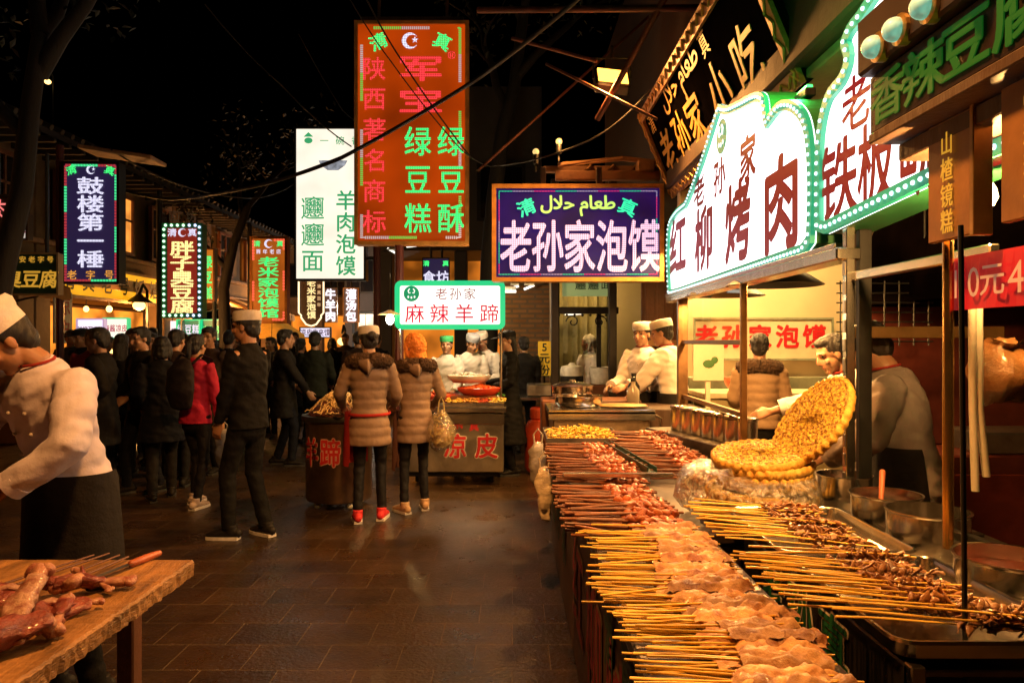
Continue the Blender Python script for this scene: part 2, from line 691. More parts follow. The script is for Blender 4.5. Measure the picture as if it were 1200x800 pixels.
def moon(mb, x, z, r, y, mi=0, star=True):
    pts = []
    for k in range(21):
        a = math.radians(40 + 280 * k / 20)
        pts.append((x + r * math.cos(a), z + r * math.sin(a)))
    for k in range(21):
        a = math.radians(320 - 280 * k / 20)
        pts.append((x + .28 * r + .8 * r * math.cos(a) * .95, z + .8 * r * math.sin(a) * .95))
    mb.prism(pts, y - .004, y, mi)
    if star:
        sp = []
        for k in range(10):
            q = (.42 if k % 2 == 0 else .17) * r
            a = math.radians(90 + 36 * k)
            sp.append((x + .62 * r + q * math.cos(a), z + .12 * r + q * math.sin(a)))
        mb.prism(sp, y - .004, y, mi)


def rrect(w, h, r, n=6, cx=0, cz=0):
    out = []
    for (sx, sz, a0) in ((1, -1, -90), (1, 1, 0), (-1, 1, 90), (-1, -1, 180)):
        for k in range(n + 1):
            a = math.radians(a0 + 90 * k / n)
            out.append((cx + sx * (w / 2 - r) + r * math.cos(a), cz + sz * (h / 2 - r) + r * math.sin(a)))
    return out


def frame_strip(mb, poly, w, y0, y1, mi=0):
    """closed band that follows an outline, w wide inwards"""
    n = len(poly)
    pts = [Vector((p[0], 0, p[1])) for p in poly]
    area = sum(pts[i].x * pts[(i + 1) % n].z - pts[(i + 1) % n].x * pts[i].z for i in range(n))
    sg = 1 if area > 0 else -1
    inn = []
    for i in range(n):
        a = (pts[i] - pts[i - 1]).normalized()
        b = (pts[(i + 1) % n] - pts[i]).normalized()
        na = Vector((-a.z, 0, a.x)) * sg
        nb = Vector((-b.z, 0, b.x)) * sg
        d = (na + nb)
        d = d.normalized() * (w / max(.45, (d.normalized().dot(na)))) if d.length > 1e-6 else na * w
        inn.append(pts[i] + d)
    vs_, fs_ = [], []
    for y in (y0, y1):
        vs_ += [(p.x, y, p.z) for p in pts] + [(p.x, y, p.z) for p in inn]
    for i in range(n):
        j = (i + 1) % n
        fs_ += [(i, j, n + j, n + i), (2 * n + i, 3 * n + i, 3 * n + j, 2 * n + j), (i, 2 * n + i, 2 * n + j, j), (n + i, n + j, 3 * n + j, 3 * n + i)]
    mb.add(vs_, fs_, mi)


def along(poly, step):
    """points every step metres along a closed outline"""
    out, carry = [], 0.0
    n = len(poly)
    for i in range(n):
        a, b = Vector(poly[i]), Vector(poly[(i + 1) % n])
        L = (b - a).length
        d = carry
        while d < L:
            out.append(a + (b - a) * (d / L))
            d += step
        carry = d - L
    return out


# sign face directions: local x runs to the reader's right, local -y is the front
FACE_CAM = 0.0
FACE_STREET_FROM_RIGHT = -math.pi / 2     # a sign on the right-hand row that faces the street
FACE_STREET_FROM_LEFT = math.pi / 2
# ================================================================== SETTING
def structure(name, mb, mats, **k):
    o = mb.build(name, mats, **k)
    o['kind'] = 'structure'
    return o


PAVE = brick_mat('paving_stone', (.060, .032, .014), (.036, .019, .009), (.13, .085, .045), 1.0, 0.36, 0.28, 0.34, 0.55, 'XY', 0.0035, 0.38, grit=.8)
mb = MB()
mb.add([(-60, -12, 0), (60, -12, 0), (60, 160, 0), (-60, 160, 0)], [(0, 1, 2, 3)])
structure('street_paving', mb, PAVE)

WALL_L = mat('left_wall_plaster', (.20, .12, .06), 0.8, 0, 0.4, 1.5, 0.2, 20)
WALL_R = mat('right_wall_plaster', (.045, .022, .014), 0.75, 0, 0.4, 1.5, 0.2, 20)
CREAM = mat('cream_wall', (.62, .50, .33), 0.6, 0, 0.1, 1.2, 0.03, 20)
TILE_R = mat('roof_tile', (.030, .022, .017), 0.75, 0, 0.4, 3, 0.3, 18)
GREYW = mat('grey_render', (.07, .066, .07), 0.8, 0, 0.2, 1.5, 0.1, 20)
BRICK_O = brick_mat('orange_brick', (.42, .20, .07), (.34, .15, .05), (.22, .14, .08), 1.0, .24, .075, .8, .4)
DARKGL = mat('dark_window_glass', (.012, .012, .014), 0.08, 0, 0.1)
LITWIN = glow('lit_window', (1.0, .34, .05), .9, uneven=.7, unscale=2.0)
LITSHOP = glow('lit_shop_interior', (1.0, .27, .02), 0.6, uneven=.8, unscale=1.1)
LITSHOPW = glow('lit_white_interior', (1.0, .82, .6), 1.2, uneven=.7, unscale=1.4)


def tiled_roof(mb, x0, x1, y0, y1, ze, zr, along_y=True, mi=0, pitch=.24):
    """single slope from eave line x0 at ze up to x1 at zr, with half-round tile ridges"""
    th = .09
    n = max(2, int(abs((y1 - y0) if along_y else (x1 - x0)) / pitch))
    a = [(x0, y0, ze), (x1, y0, zr), (x1, y1, zr), (x0, y1, ze)]
    mb.add(a + [(p[0], p[1], p[2] - th) for p in a], [(0, 1, 2, 3), (7, 6, 5, 4), (0, 4, 5, 1), (1, 5, 6, 2), (2, 6, 7, 3), (3, 7, 4, 0)], mi)
    for i in range(n + 1):
        y = y0 + (y1 - y0) * i / n
        mb.sweep([(x0 - .03 * np.sign(x1 - x0), y, ze + .02), (x1, y, zr + .02)], .045, 6, mi)


# ---- left row of two storey shops: facade on the plane x = -7.2
def left_shop(y0, y1, label, upper_lit, eave=4.5, open_mat=None, wallcol=None):
    t = thing('shop_building', label, 'building', (-7.2, (y0 + y1) / 2, 0))
    L = y1 - y0
    wm = wallcol or WALL_L
    mb = MB()
    mb.box((-2.6, 0, eave / 2 + 1.25), (5.0, L - .02, eave - 2.5), .02)            # upper storey block
    for yy in (-L / 2 + .2, L / 2 - .2):
        mb.box((-.30, yy, 1.24), (.40, .38, 2.48), .02)                     # corner piers
    mb.box((-4.6, 0, 1.24), (.9, L - .04, 2.48), .02)
    mb.build('wall', wm, t)
    mb = MB()
    mb.add([(-4.1, -L / 2 + .4, .02), (-4.1, L / 2 - .4, .02), (-4.1, L / 2 - .4, 2.4), (-4.1, -L / 2 + .4, 2.4)], [(0, 1, 2, 3)])
    mb.build('shop_interior', open_mat or LITSHOP, t)
    # timber posts and lintel
    mb = MB()
    mb.box((-.02, 0, 2.55), (.22, L - .05, .22), .01)
    mb.box((.0, 0, 3.05), (.12, L - .05, .08), .01)
    mb.build('lintel', TIMBER, t)
    k = max(2, int(L / 1.5))
    for i in range(k):
        yy = -L / 2 + L * (i + .5) / k
        w = MB()
        frame_strip(w, [(-.42, -.55), (.42, -.55), (.42, .55), (-.42, .55)], .06, -.04, .04)
        w.box((0, 0, 0), (.04, .05, 1.0), .003)
        w.box((0, 0, .1), (.74, .05, .04), .003)
        wo = w.build('window', WOOD_R, t)
        wo.location = (.0, yy, 3.68)
        wo.rotation_euler = (0, 0, math.pi / 2)
        pn = MB()
        pn.add([(-.36, .0, -.5), (.36, .0, -.5), (.36, .0, .5), (-.36, .0, .5)], [(0, 1, 2, 3)])
        pn.build('pane', LITWIN if (i in upper_lit) else DARKGL, wo)
    r = MB()
    tiled_roof(r, .75, -2.6, -L / 2, L / 2, eave - .02, eave + 1.5)
    for i in range(int(L / .35)):
        r.box((.30, -L / 2 + .2 + .35 * i, eave - .12), (.9, .07, .09), .01)
    r.build('roof', TILE_R, t)
    return t


left_shop(6.2, 11.1, 'dark timber shop house behind the leaning tree trunk', {0})
left_shop(11.1, 15.6, 'timber shop house carrying the long yellow fascia sign', {1})
left_shop(15.6, 22.6, 'tile roofed shop house behind the red and yellow hanging sign', {0, 2}, open_mat=glow('lit_amber_interior', (1.0, .30, .025), .95, uneven=.8))

# ---- far end of the street
def end_block(x0, x1, y, h, wall_m, label, open_m, open_h=2.5, bays=3, win_rows=1, d=5.0):
    t = thing('street_building', label, 'building', ((x0 + x1) / 2, y, 0))
    W = x1 - x0
    mb = MB()
    mb.box((0, d / 2, (h + open_h) / 2), (W, d, h - open_h), .02)
    for i in range(bays + 1):
        mb.box((-W / 2 + .14 + (W - .28) * i / bays, .2, open_h / 2 - .005), (.26, .4, open_h - .01), .015)
    mb.build('wall', wall_m, t)
    mb = MB()
    mb.add([(-W / 2 + .05, 2.0, .02), (W / 2 - .05, 2.0, .02), (W / 2 - .05, 2.0, open_h), (-W / 2 + .05, 2.0, open_h)], [(0, 1, 2, 3)])
    mb.build('shop_interior', open_m, t)
    for r_ in range(win_rows):
        for i in range(bays):
            w = MB()
            frame_strip(w, [(-.5, -.6), (.5, -.6), (.5, .6), (-.5, .6)], .07, -.05, .05)
            w.box((0, 0, 0), (.05, .05, 1.06), .003)
            wo = w.build('window', BLACKMET, t)
            wo.location = (-W / 2 + W * (i + .5) / bays, 0, open_h + 1.2 + 2.2 * r_)
            pn = MB()
            pn.add([(-.43, -.02, -.53), (.43, -.02, -.53), (.43, -.02, .53), (-.43, -.02, .53)], [(0, 1, 2, 3)])
            pn.build('pane', DARKGL, wo)
    return t


end_block(-9.5, -5.6, 26.0, 5.0, WALL_L, 'low amber lit building closing the street beyond the green signs', LITSHOP)
end_block(-5.55, -2.4, 24.0, 6.5, GREYW, 'grey street front behind the neon framed menus', LITSHOPW)
end_block(-2.75, .62, 15.0, 6.8, GREYW, 'grey rendered block behind the white lit trotter sign', LITSHOP, open_h=3.4, bays=2)
mb = MB()
mb.box((0, .3, 1.35), (.75, .6, 2.7), .01)
t = tag(mb.build('brick_pillar', BRICK_O), 'orange brick pillar standing beside the yellow price board', 'pillar')
t.location = P(618, 400, 11.0) * Vector((1, 1, 0)) if False else Vector((P(618, 400, 11.2).x, 11.2, 0))

# ---- right row: dining room behind the stalls
t = thing('restaurant_building', 'dark restaurant front with a cream dining room behind the stalls', 'building', (3.3, 6.0, 0))
mb = MB()
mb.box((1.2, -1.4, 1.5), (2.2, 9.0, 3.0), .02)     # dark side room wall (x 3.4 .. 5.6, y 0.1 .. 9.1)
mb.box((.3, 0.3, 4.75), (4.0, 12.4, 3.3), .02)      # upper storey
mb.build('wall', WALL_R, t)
mb = MB()
mb.box((-.72, 1.28, 1.55), (1.82, .12, 3.08), .01)     # poster wall, faces the camera (y 7.2)
mb.build('poster_wall', CREAM, t)
mb = MB()
mb.box((-1.3, 4.66, 1.55), (2.9, .12, 3.08), .01)    # kitchen wall behind the two cooks (y 10)
mb.build('kitchen_wall', CREAM, t)
mb = MB()
mb.box((-.1, -2.0, 3.07), (3.0, 6.4, .06), .01)
mb.build('ceiling', mat('ceiling_paint', (.3, .22, .14), .7), t)
mb = MB()
mb.box((-.7, 1.15, .6), (1.75, .1, 1.15), .01)
mb.build('wainscot', mat('green_grey_dado', (.22, .22, .15), .5, 0, .2), t)

# ------------------------------------------------------------------ trees
BARK = mat('bark', (.012, .008, .006), 0.85, 0, 0.4, 6, 0.6, 14, stretch=(1, 1, .25))
LEAF = mat('night_leaf', (.008, .012, .004), 0.6, 0, 0.5, 2)


def tree(label, base, path, r0, limbs, n_leaf, seed):
    rnd = random.Random(seed)
    t = thing('street_tree', label, 'tree', base)
    mb = MB()
    n = len(path)
    mb.sweep(path, [r0 * (1 - .5 * i / (n - 1)) for i in range(n)], 12)
    mb.build('trunk', BARK, t, smooth=60)
    lm, lf = MB(), MB()
    ends = []
    for st, dirs, L, r in limbs:
        p = Vector(st)
        d = Vector(dirs).normalized()
        pts, rs = [p.copy()], [r]
        for k in range(6):
            d = (d + Vector((rnd.uniform(-.22, .22), rnd.uniform(-.22, .22), rnd.uniform(-.05, .2)))).normalized()
            p = p + d * (L / 6)
            pts.append(p.copy())
            rs.append(r * (1 - .13 * (k + 1)))
            if k >= 1:
                q = p.copy()
                e = (d + Vector((rnd.uniform(-1, 1), rnd.uniform(-1, 1), rnd.uniform(-.3, .6)))).normalized()
                tw = [q.copy()]
                for j in range(4):
                    e = (e + Vector((rnd.uniform(-.3, .3), rnd.uniform(-.3, .3), rnd.uniform(-.2, .2)))).normalized()
                    q = q + e * L * .09
                    tw.append(q.copy())
                    ends.append(q.copy())
                lm.sweep(tw, [r * .3, r * .25, r * .2, r * .14, r * .08], 5)
        lm.sweep(pts, rs, 8)
    lm.build('limb', BARK, t, smooth=60)
    for i in range(n_leaf):
        c = rnd.choice(ends) + Vector((rnd.gauss(0, .22), rnd.gauss(0, .22), rnd.gauss(0, .2)))
        M = Matrix.Translation(c) @ Matrix.Rotation(rnd.uniform(0, 6.3), 4, 'Z') @ Matrix.Rotation(rnd.uniform(-1.2, 1.2), 4, 'X')
        s = rnd.uniform(.04, .075)
        lf.add([(0, -s, 0), (s * .5, 0, s * .15), (0, s, 0), (-s * .5, 0, s * .15)], [(0, 1, 2, 3)], 0, M)
    lf.build('crown', LEAF, t)
    return t


b0 = P(-10, 400, 7.2)
tree('dark leaning tree trunk in front of the green tofu board', (b0.x, 7.2, 0),
     [(-.15, 0, 0), (-.1, 0, .8), (-.02, 0, 1.5), (.12, 0, 2.3), (.3, 0, 3.0), (.38, 0, 3.8), (.42, .1, 4.6)], .15,
     [((.4, .1, 4.2), (.7, -.1, .8), 2.6, .09), ((.42, .1, 4.6), (-.5, .4, 1), 2.4, .09), ((.3, 0, 3.6), (-.9, -.3, .7), 2.0, .07), ((.42, .1, 4.6), (.2, .8, .9), 2.2, .08)], 900, 3)
b1 = P(572, 400, 11.5)
tree('bare dim tree trunk rising behind the purple sign', (b1.x, 11.5, 0),
     [(-.1, 0, 0), (0, 0, 1.5), (.02, 0, 2.8), (.1, 0, 3.8), (.22, 0, 4.8), (.42, 0, 5.6), (.55, 0, 6.6)], .17,
     [((.3, 0, 5.2), (-.6, .1, 1), 2.4, .08), ((.45, 0, 5.7), (.9, 0, .8), 2.4, .08), ((.55, 0, 6.6), (.1, -.3, 1), 2.2, .08)], 350, 5)
b2 = P(262, 400, 15.0)
tree('thin dark tree between the two tall hanging signs', (b2.x, 15.0, 0),
     [(0, 0, 0), (.05, 0, 1.4), (0, 0, 2.6), (.2, 0, 3.5), (.5, 0, 4.3)], .15,
     [((.1, 0, 3.0), (-.8, 0, .9), 1.6, .07), ((.5, 0, 4.3), (.8, .2, .8), 2.0, .06), ((.4, 0, 4.0), (-.2, .3, 1), 2.0, .06)], 500, 8)

# ------------------------------------------------------------------ overhead cables
def cable(label, pts, r, sag=0.0, name='overhead_cable', group=None):
    a = [Vector(p) for p in pts]
    out = []
    for i in range(len(a) - 1):
        for k in range(12):
            f = k / 12
            out.append(a[i].lerp(a[i + 1], f) - Vector((0, 0, sag * 4 * f * (1 - f))))
    out.append(a[-1])
    mb = MB()
    mb.sweep(out, r, 6)
    o = mb.build(name, CABLE, smooth=60)
    return tag(o, label, 'cable', group)


cable('thickest black cable slanting across the orange sign', [P(690, -12, 6.0), P(560, 92, 6.6), P(400, 185, 7.4), P(300, 218, 8.4), P(200, 234, 10), P(140, 222, 11.5)], .021, .02)
cable('upper thin black wire falling over the red lettering', [P(425, -10, 7.5), P(470, 70, 7.8), P(552, 185, 8.4)], .009, .03)
cable('lower thin black wire paired with another over the orange sign', [P(405, -10, 7.5), P(458, 72, 7.8), P(540, 175, 8.4), P(575, 195, 9)], .007, .03)
cable('thin wire drooping to the top of the white noodle sign', [P(240, 5, 9.0), P(330, 100, 9.5), P(412, 172, 9.8)], .009, .05)
cable('thin wire slung from the flood lamp towards the purple sign roof', [P(762, 105, 6.8), P(690, 165, 7.2), P(575, 195, 8.2)], .008, .05)
cable('faint wire crossing the dark sky left of the orange sign', [P(350, 40, 10), P(402, 130, 10.5), P(470, 180, 11)], .008, .03)
cable('dark service wire hanging between the left roofs', [P(130, 175, 9.9), P(215, 218, 11), P(300, 232, 13), P(345, 215, 14)], .012, .05)


# ================================================================== SIGNS
def panel_sign(label, centre, w, h, d, rz=0.0, face=None, frame=None, frame_w=.05, name='hanging_sign', group=None, posts=()):
    """box sign: root at the middle of its bottom edge"""
    t = thing(name, label, 'sign', (centre[0], centre[1], centre[2] - h / 2), rz, group)
    mb = MB()
    mb.box((0, d * .5, h / 2), (w - .01, d, h - .01), .006)
    mb.build('casing', BLACKMET if frame is None else frame, t)
    mb = MB()
    mb.add([(-w / 2 + frame_w, -.006, frame_w), (w / 2 - frame_w, -.006, frame_w), (w / 2 - frame_w, -.006, h - frame_w), (-w / 2 + frame_w, -.006, h - frame_w)], [(0, 1, 2, 3)])
    mb.build('lit_face', face, t)
    mb = MB()
    frame_strip(mb, [(-w / 2, 0), (w / 2, 0), (w / 2, h), (-w / 2, h)], frame_w, -.03, .0)
    mb.build('frame', BLACKMET if frame is None else frame, t)
    return t


def px_size(w, h, Y):
    return w / F * Y, h / F * Y


def hanger(t, x, z0, z1, r=.03, y=.08, m=None, name='post'):
    mb = MB()
    mb.sweep([(x, y, z0), (x, y, z1)], r, 10)
    mb.build(name, m or BLACKMET, t)


LED_G = glow('led_green', (.06, 1.0, .22), 1.1, led=.022)
LED_R = glow('led_red', (1.0, .05, .06), 1.0, led=.022)
LED_W = glow('led_white', (.80, .78, 1.0), 1.0, led=.02)
LED_P = glow('led_pink', (.95, .62, .86), .95, led=.02)
LED_A = glow('led_amber', (1.0, .42, .06), .8, led=.02)
LED_Y = glow('led_yellow', (1.0, .82, .30), 1.3, led=.03)
PLAIN_R = glow('lit_red_letter', (.62, .006, .03), .20, base=(.10, .004, .01))
PLAIN_G = glow('lit_green_letter', (.05, .42, .16), .75)
PLAIN_B = mat('black_letter', (.01, .01, .01), .5)
GOLD = mat('gold_letter', (.75, .42, .08), .35, .35, .2, 6)

# --- purple black LED sign: seven white characters in a column
Y = 10.0
w, h = px_size(66, 143, Y)
c = P(107, 261.5, Y)
NAVY = glow('navy_face', (.030, .020, .085), .45, base=(.02, .015, .05))
t = panel_sign('navy sign with a column of large white characters and amber footer', c, w, h, .18, 0.04, NAVY, BLACKMET, .035)
m = MB()
m.text('鼓楼第一棰', 0, h * .505, .25, .252, -.022, vertical=True, wide=1.5, bold=.022)
m.build('lettering', LED_W, t)
m = MB()
for sx, ch, ro in ((-1, '清', .35), (1, '真', -.35)):
    m.char(ch, sx * .26, h * .93, .15, .13, -.022, bold=.018, rot=ro)
m.build('small_lettering', LED_G, t)
m = MB()
moon(m, 0, h * .935, .06, -.014)
m.build('moon_emblem', LED_W, t)
m = MB()
m.text('老字号', 0, h * .075, .135, .25, -.022, bold=.015)
m.build('footer_lettering', LED_A, t)
m = MB()
poly = [(-w / 2 + .05, .05), (w / 2 - .05, .05), (w / 2 - .05, h - .05), (-w / 2 + .05, h - .05)]
pts = along(poly, .04)
for k, p in enumerate(pts):
    m.box((p.x, -.018, p.y), (.03, .012, .03), .002, mi=0 if (k // 9) % 2 else 1)
m.build('led_border', [glow('led_green_s', (.08, 1, .35), .7), glow('led_red_s', (1.0, .08, .1), .35)], t)
hanger(t, -w / 2 - .09, -(c.z - h / 2), h + .25, .05, .1, mat('red_paint_post', (.10, .018, .016), .5))
m = MB()
m.box((.1, .15, h + .16), (1.0, .5, .05), .01, Matrix.Rotation(.14, 4, 'Y'))
m.build('rain_hood', TIMBER, t)
m = MB()
m.box((-w / 2 - .04, .1, h * .9), (.12, .04, .04), .004)
m.box((-w / 2 - .04, .1, h * .1), (.12, .04, .04), .004)
m.build('bracket', BLACKMET, t)

# --- red and yellow bulb-framed sign
Y = 13.0
w, h = px_size(47, 111, Y)
c = P(214, 317, Y)
t = panel_sign('red sign with five yellow characters inside a border of bulbs', c, w, h, .2, 0.02,
               glow('deep_red_face', (.38, .03, .015), .5), mat('green_trim', (.02, .16, .06), .5), .09)
m = MB()
m.text('胖子臭豆腐', 0, h * .425, .275, .262, -.02, vertical=True, wide=1.6, bold=.026)
m.build('lettering', LED_Y, t)
m = MB()
m.char('清', -.18, h * .90, .17, .15, -.02, bold=.02)
m.char('真', .18, h * .90, .17, .15, -.02, bold=.02)
moon(m, 0, h * .90, .075, -.014, star=False)
m.build('small_lettering', LED_W, t)
m = MB()
for p in along([(-w / 2 + .045, .045), (w / 2 - .045, .045), (w / 2 - .045, h - .045), (-w / 2 + .045, h - .045)], .105):
    m.ell((p.x, -.045, p.y), .027, 8, 5, mi=0 if p.x < .1 else 1)
m.build('bulb_border', [glow('bulb_mint', (.55, 1.0, .62), 1.6), glow('bulb_blue', (.6, .72, 1.0), 1.5)], t)
hanger(t, -w / 2 - .1, -(c.z - h / 2), h + .6, .05, .1)
m = MB()
m.text('回坊', 0, h + .12, .2, .3, .0, bold=.01)
m.build('roof_lettering', mat('dull_white', (.35, .3, .25), .6), t)

# --- the green and orange sign behind it
Y = 14.2
c = P(243, 322, Y)
w, h = px_size(18, 62, Y)
t = panel_sign('narrow orange sign with green neon seen behind the bulb-framed sign', c, w, h, .15, 0, glow('amber_face', (.85, .25, .02), .5), WOOD_R, .03)
m = MB()
m.text('绿豆糕', -.02, h * .45, .26, .3, -.02, vertical=True, bold=.02)
m.build('lettering', LED_G, t)
hanger(t, w / 2 - .05, -(c.z - h / 2), .0, .04, .1)

# --- orange sign with green characters
Y = 15.0
w, h = px_size(44, 102, Y)
c = P(315, 328, Y)
ORF = glow('orange_face', (.62, .14, .012), .50, uneven=.35, unscale=1.5)
t = panel_sign('orange sign with six green characters under a small crescent', c, w, h, .18, -.02, ORF, mat('orange_trim', (.5, .18, .03), .5), .05)
m = MB()
m.text('老米家泡馍馆', 0, h * .415, .205, .212, -.022, vertical=True, wide=2.2, bold=.022)
m.build('lettering', LED_G, t)
m = MB()
m.text('百年老店', 0, h * .825, .10, .14, -.02, bold=.02)
moon(m, .0, h * .915, .09, -.014, star=False)
m.build('small_lettering', LED_W, t)
m = MB()
for sx, ch in ((-1, '清'), (1, '真')):
    m.char(ch, sx * .24, h * .915, .15, .13, -.02, bold=.02)
m.build('halal_lettering', LED_G, t)
m = MB()
for k, p in enumerate(along([(-w / 2 + .07, .08), (w / 2 - .07, .08), (w / 2 - .07, h - .08), (-w / 2 + .07, h - .08)], .06)):
    if (k // 7) % 2:
        m.box((p.x, -.02, p.y), (.045, .012, .045), .002)
m.build('led_border', glow('led_red_b', (1.0, .12, .06), 1.0), t)
hanger(t, -w / 2 - .05, -(c.z - h / 2), h + .3, .045, .1)

# --- white noodle sign
Y = 12.0
w, h = px_size(84, 180, Y)
c = P(387, 239, Y)
t = panel_sign('tall white lit sign with two columns of green characters', c, w, h, .22, .0, glow('white_panel', (1.0, .88, .72), .98, uneven=.12, unscale=1.8), BLACKMET, .035)
m = MB()
m.text('𰻝𰻝面', -w * .24, h * .30, .39, .44, -.02, vertical=True, bold=.010)
m.build('lettering', PLAIN_G, t)
m = MB()
m.text('羊肉泡馍', w * .22, h * .31, .34, .36, -.02, vertical=True, bold=.018)
m.build('lettering', PLAIN_G, t)
m = MB()
m.text('一碗香', w * .14, h * .91, .15, .26, -.02, bold=.01)
m.ell((-w * .3, -.02, h * .91), (.07, .01, .05), 10, 6)
m.prism([(-w * .3 - .08, h * .935), (-w * .3 + .08, h * .935), (-w * .3, h * .965)], -.02, -.012)
m.build('small_lettering', PLAIN_G, t)
m = MB()
m.lathe([(0, -.16), (.09, -.16), (.2, -.08), (.24, 0), (.22, 0), (0, -.02)], 24, M=Matrix.Translation((.05, -.02, h * .78)) @ Matrix.Diagonal((1, .08, 1, 1)))
m.build('bowl_picture', glow('bowl_print', (.42, .44, .5), .55, uneven=.5, unscale=14), t)
hanger(t, w / 2 + .16, -(c.z - h / 2), h + .3, .06, .1, mat('red_paint_post', (.1, .02, .02), .5))
m = MB()
m.box((w / 2 + .08, .1, h * .85), (.2, .05, .05), .004)
m.box((w / 2 + .08, .1, h * .15), (.2, .05, .05), .004)
m.build('bracket', BLACKMET, t)

# --- big orange sign
Y = 9.0
w, h = px_size(134, 262, Y)
c = P(482.5, 156, Y)
ORF2 = glow('big_orange_face', (.50, .048, .001), .66, uneven=.55, unscale=.9, base=(.12, .03, .006))
t = panel_sign('tallest orange sign with red and green diode characters under crossing wires', c, w, h, .2, .0, ORF2, mat('brass_trim', (.55, .24, .06), .4, .3), .045)
m = MB()
m.text('陕西著名商标', -w * .325, h * .445, .30, .378, -.022, vertical=True, bold=.012)
m.build('lettering', LED_R, t)
m = MB()
m.text('军宝', w * .08, h * .715, .33, .385, -.022, vertical=True, wide=1.75, bold=.022)
m.build('lettering', LED_R, t)
m = MB()
m.char('®', w * .35, h * .845, .13, .13, -.022, bold=.01)
m.build('registered_mark', LED_R, t)
m = MB()
m.text('绿豆糕', w * .055, h * .29, .385, .475, -.022, vertical=True, wide=.9, bold=.012)
m.build('lettering', LED_G, t)
m = MB()
m.text('绿豆酥', w * .345, h * .29, .385, .475, -.022, vertical=True, wide=.9, bold=.012)
m.build('lettering', LED_G, t)
m = MB()
for sx, ch, ro in ((-.29, '清', .45), (.27, '真', -.45)):
    m.char(ch, sx * w, h * .905, .23, .21, -.022, bold=.02, rot=ro)
m.build('small_lettering', LED_G, t)
m = MB()
moon(m, -.02, h * .91, .10, -.014)
m.build('moon_emblem', LED_W, t)
m = MB()
for k, p in enumerate(along([(-w / 2 + .09, .09), (w / 2 - .11, .09), (w / 2 - .11, h - .09), (-w / 2 + .09, h - .09)], .025)):
    q = (k // 14) % 3
    if q < 2:
        m.box((p.x, -.016, p.y), (.035 if abs(p.x) > w / 2 - .13 else .016, .01, .016 if abs(p.x) > w / 2 - .13 else .035), .002, mi=q)
m.build('led_border', [glow('bord_w', (.9, .75, .75), .42), glow('bord_g', (.25, .9, .12), .5)], t)
hanger(t, -w * .12, -(c.z - h / 2), .02, .055, .1, mat('red_paint_post', (.1, .02, .02), .5))
m = MB()
for xx in (-.3, .3):
    m.sweep([(xx * w, .1, h), (xx * w + .02, .1, h + 1.2)], .02, 8)
m.box((0, .1, h + .05), (w * .9, .08, .07), .005)
m.build('hanging_bracket', WOOD_D, t)

# --- purple sign
Y = 7.6
w, h = px_size(201, 114, Y)
c = P(677, 273, Y)
PUR = glow('purple_face', (.026, .004, .13), .52, uneven=.5, unscale=2.2, base=(.004, .002, .014))
t = panel_sign('wide purple sign with five large pink white characters in a row', c, w, h, .22, -.01, PUR, mat('amber_trim', (.62, .30, .07), .4, .2), .045)
m = MB()
m.text('老孙家泡馍', .02, h * .365, .57, .335, -.022, wide=.60, bold=.020)
m.build('lettering', LED_P, t)
m = MB()
m.char('清', -w * .30, h * .76, .20, .18, -.022, bold=.02, rot=.4)
m.char('真', w * .29, h * .76, .20, .18, -.022, bold=.02, rot=-.4)
m.build('small_lettering', glow('led_mint', (.03, .85, .42), 1.0), t)
m = MB()
m.char('ﻝﻼﺣ ﻡﺎﻌﻃ', 0, h * .775, .19, .19, -.022, bold=.028)
m.build('arabic_lettering', glow('led_lime', (.5, .85, .16), .95), t)
m = MB()
for k, p in enumerate(along([(-w / 2 + .075, .075), (w / 2 - .075, .075), (w / 2 - .075, h - .075), (-w / 2 + .075, h - .075)], .016)):
    m.box((p.x, -.016, p.y), (.011, .01, .011), .002, mi=(k // 14) % 3)
m.build('led_border', [glow('bg', (.02, .7, .35), .7), glow('br', (.8, .04, .2), .7), glow('bw', (.7, .6, .9), .4)], t)
m = MB()
m.box((-w * .2, .1, h + .10), (.06, .06, .2), .006)
m.box((w * .13, .1, h + .10), (.06, .06, .2), .006)
m.build('hanging_bracket', WOOD_D, t)

# --- small dark blue sign peeking over the white trotter sign
Y = 12.5
w, h = px_size(32, 40, Y)
c = P(511, 322, Y)
t = panel_sign('small dark blue sign showing white characters above the trotter sign', c, w, h, .12, 0, NAVY, BLACKMET, .02)
m = MB()
m.text('食坊', 0, h * .42, .24, .24, -.02, bold=.02)
m.build('lettering', LED_W, t)
m = MB()
m.char('清', -.17, h * .83, .12, .1, -.02, bold=.03)
m.char('真', .17, h * .83, .12, .1, -.02, bold=.03)
m.build('small_lettering', LED_G, t)
hanger(t, -w * .2, h, h + .8, .02)
hanger(t, w * .2, h, h + .8, .02)

# --- green framed trotter sign on the cart posts
Y = 7.9
w, h = px_size(129, 57, Y)
c = P(527.5, 357.5, Y)
t = thing('stall_sign', 'white lit sign in a green frame with red trotter lettering', 'sign', (c.x, c.y, c.z - h / 2))
MINT = glow('mint_trim', (.02, .75, .28), .75)
m = MB()
m.prism(rrect(w - .01, h - .01, .06, cz=h / 2), .005, .13)
m.build('casing', mat('green_trim', (.02, .16, .06), .5), t, smooth=40)
m = MB()
m.prism(rrect(w - .1, h - .1, .04, cz=h / 2), -.006, .004)
m.build('lit_face', glow('white_bright', (1.0, .97, .86), 1.25), t)
m = MB()
frame_strip(m, rrect(w, h, .07, cz=h / 2), .055, -.03, .002)
m.build('frame', MINT, t)
m = MB()
m.text('麻辣羊蹄', .02, h * .33, .215, .27, -.012, bold=.006)
m.build('lettering', glow('crimson_letter', (.75, .01, .06), .7), t)
m = MB()
m.text('老孙家', .06, h * .735, .135, .155, -.012, bold=.0)
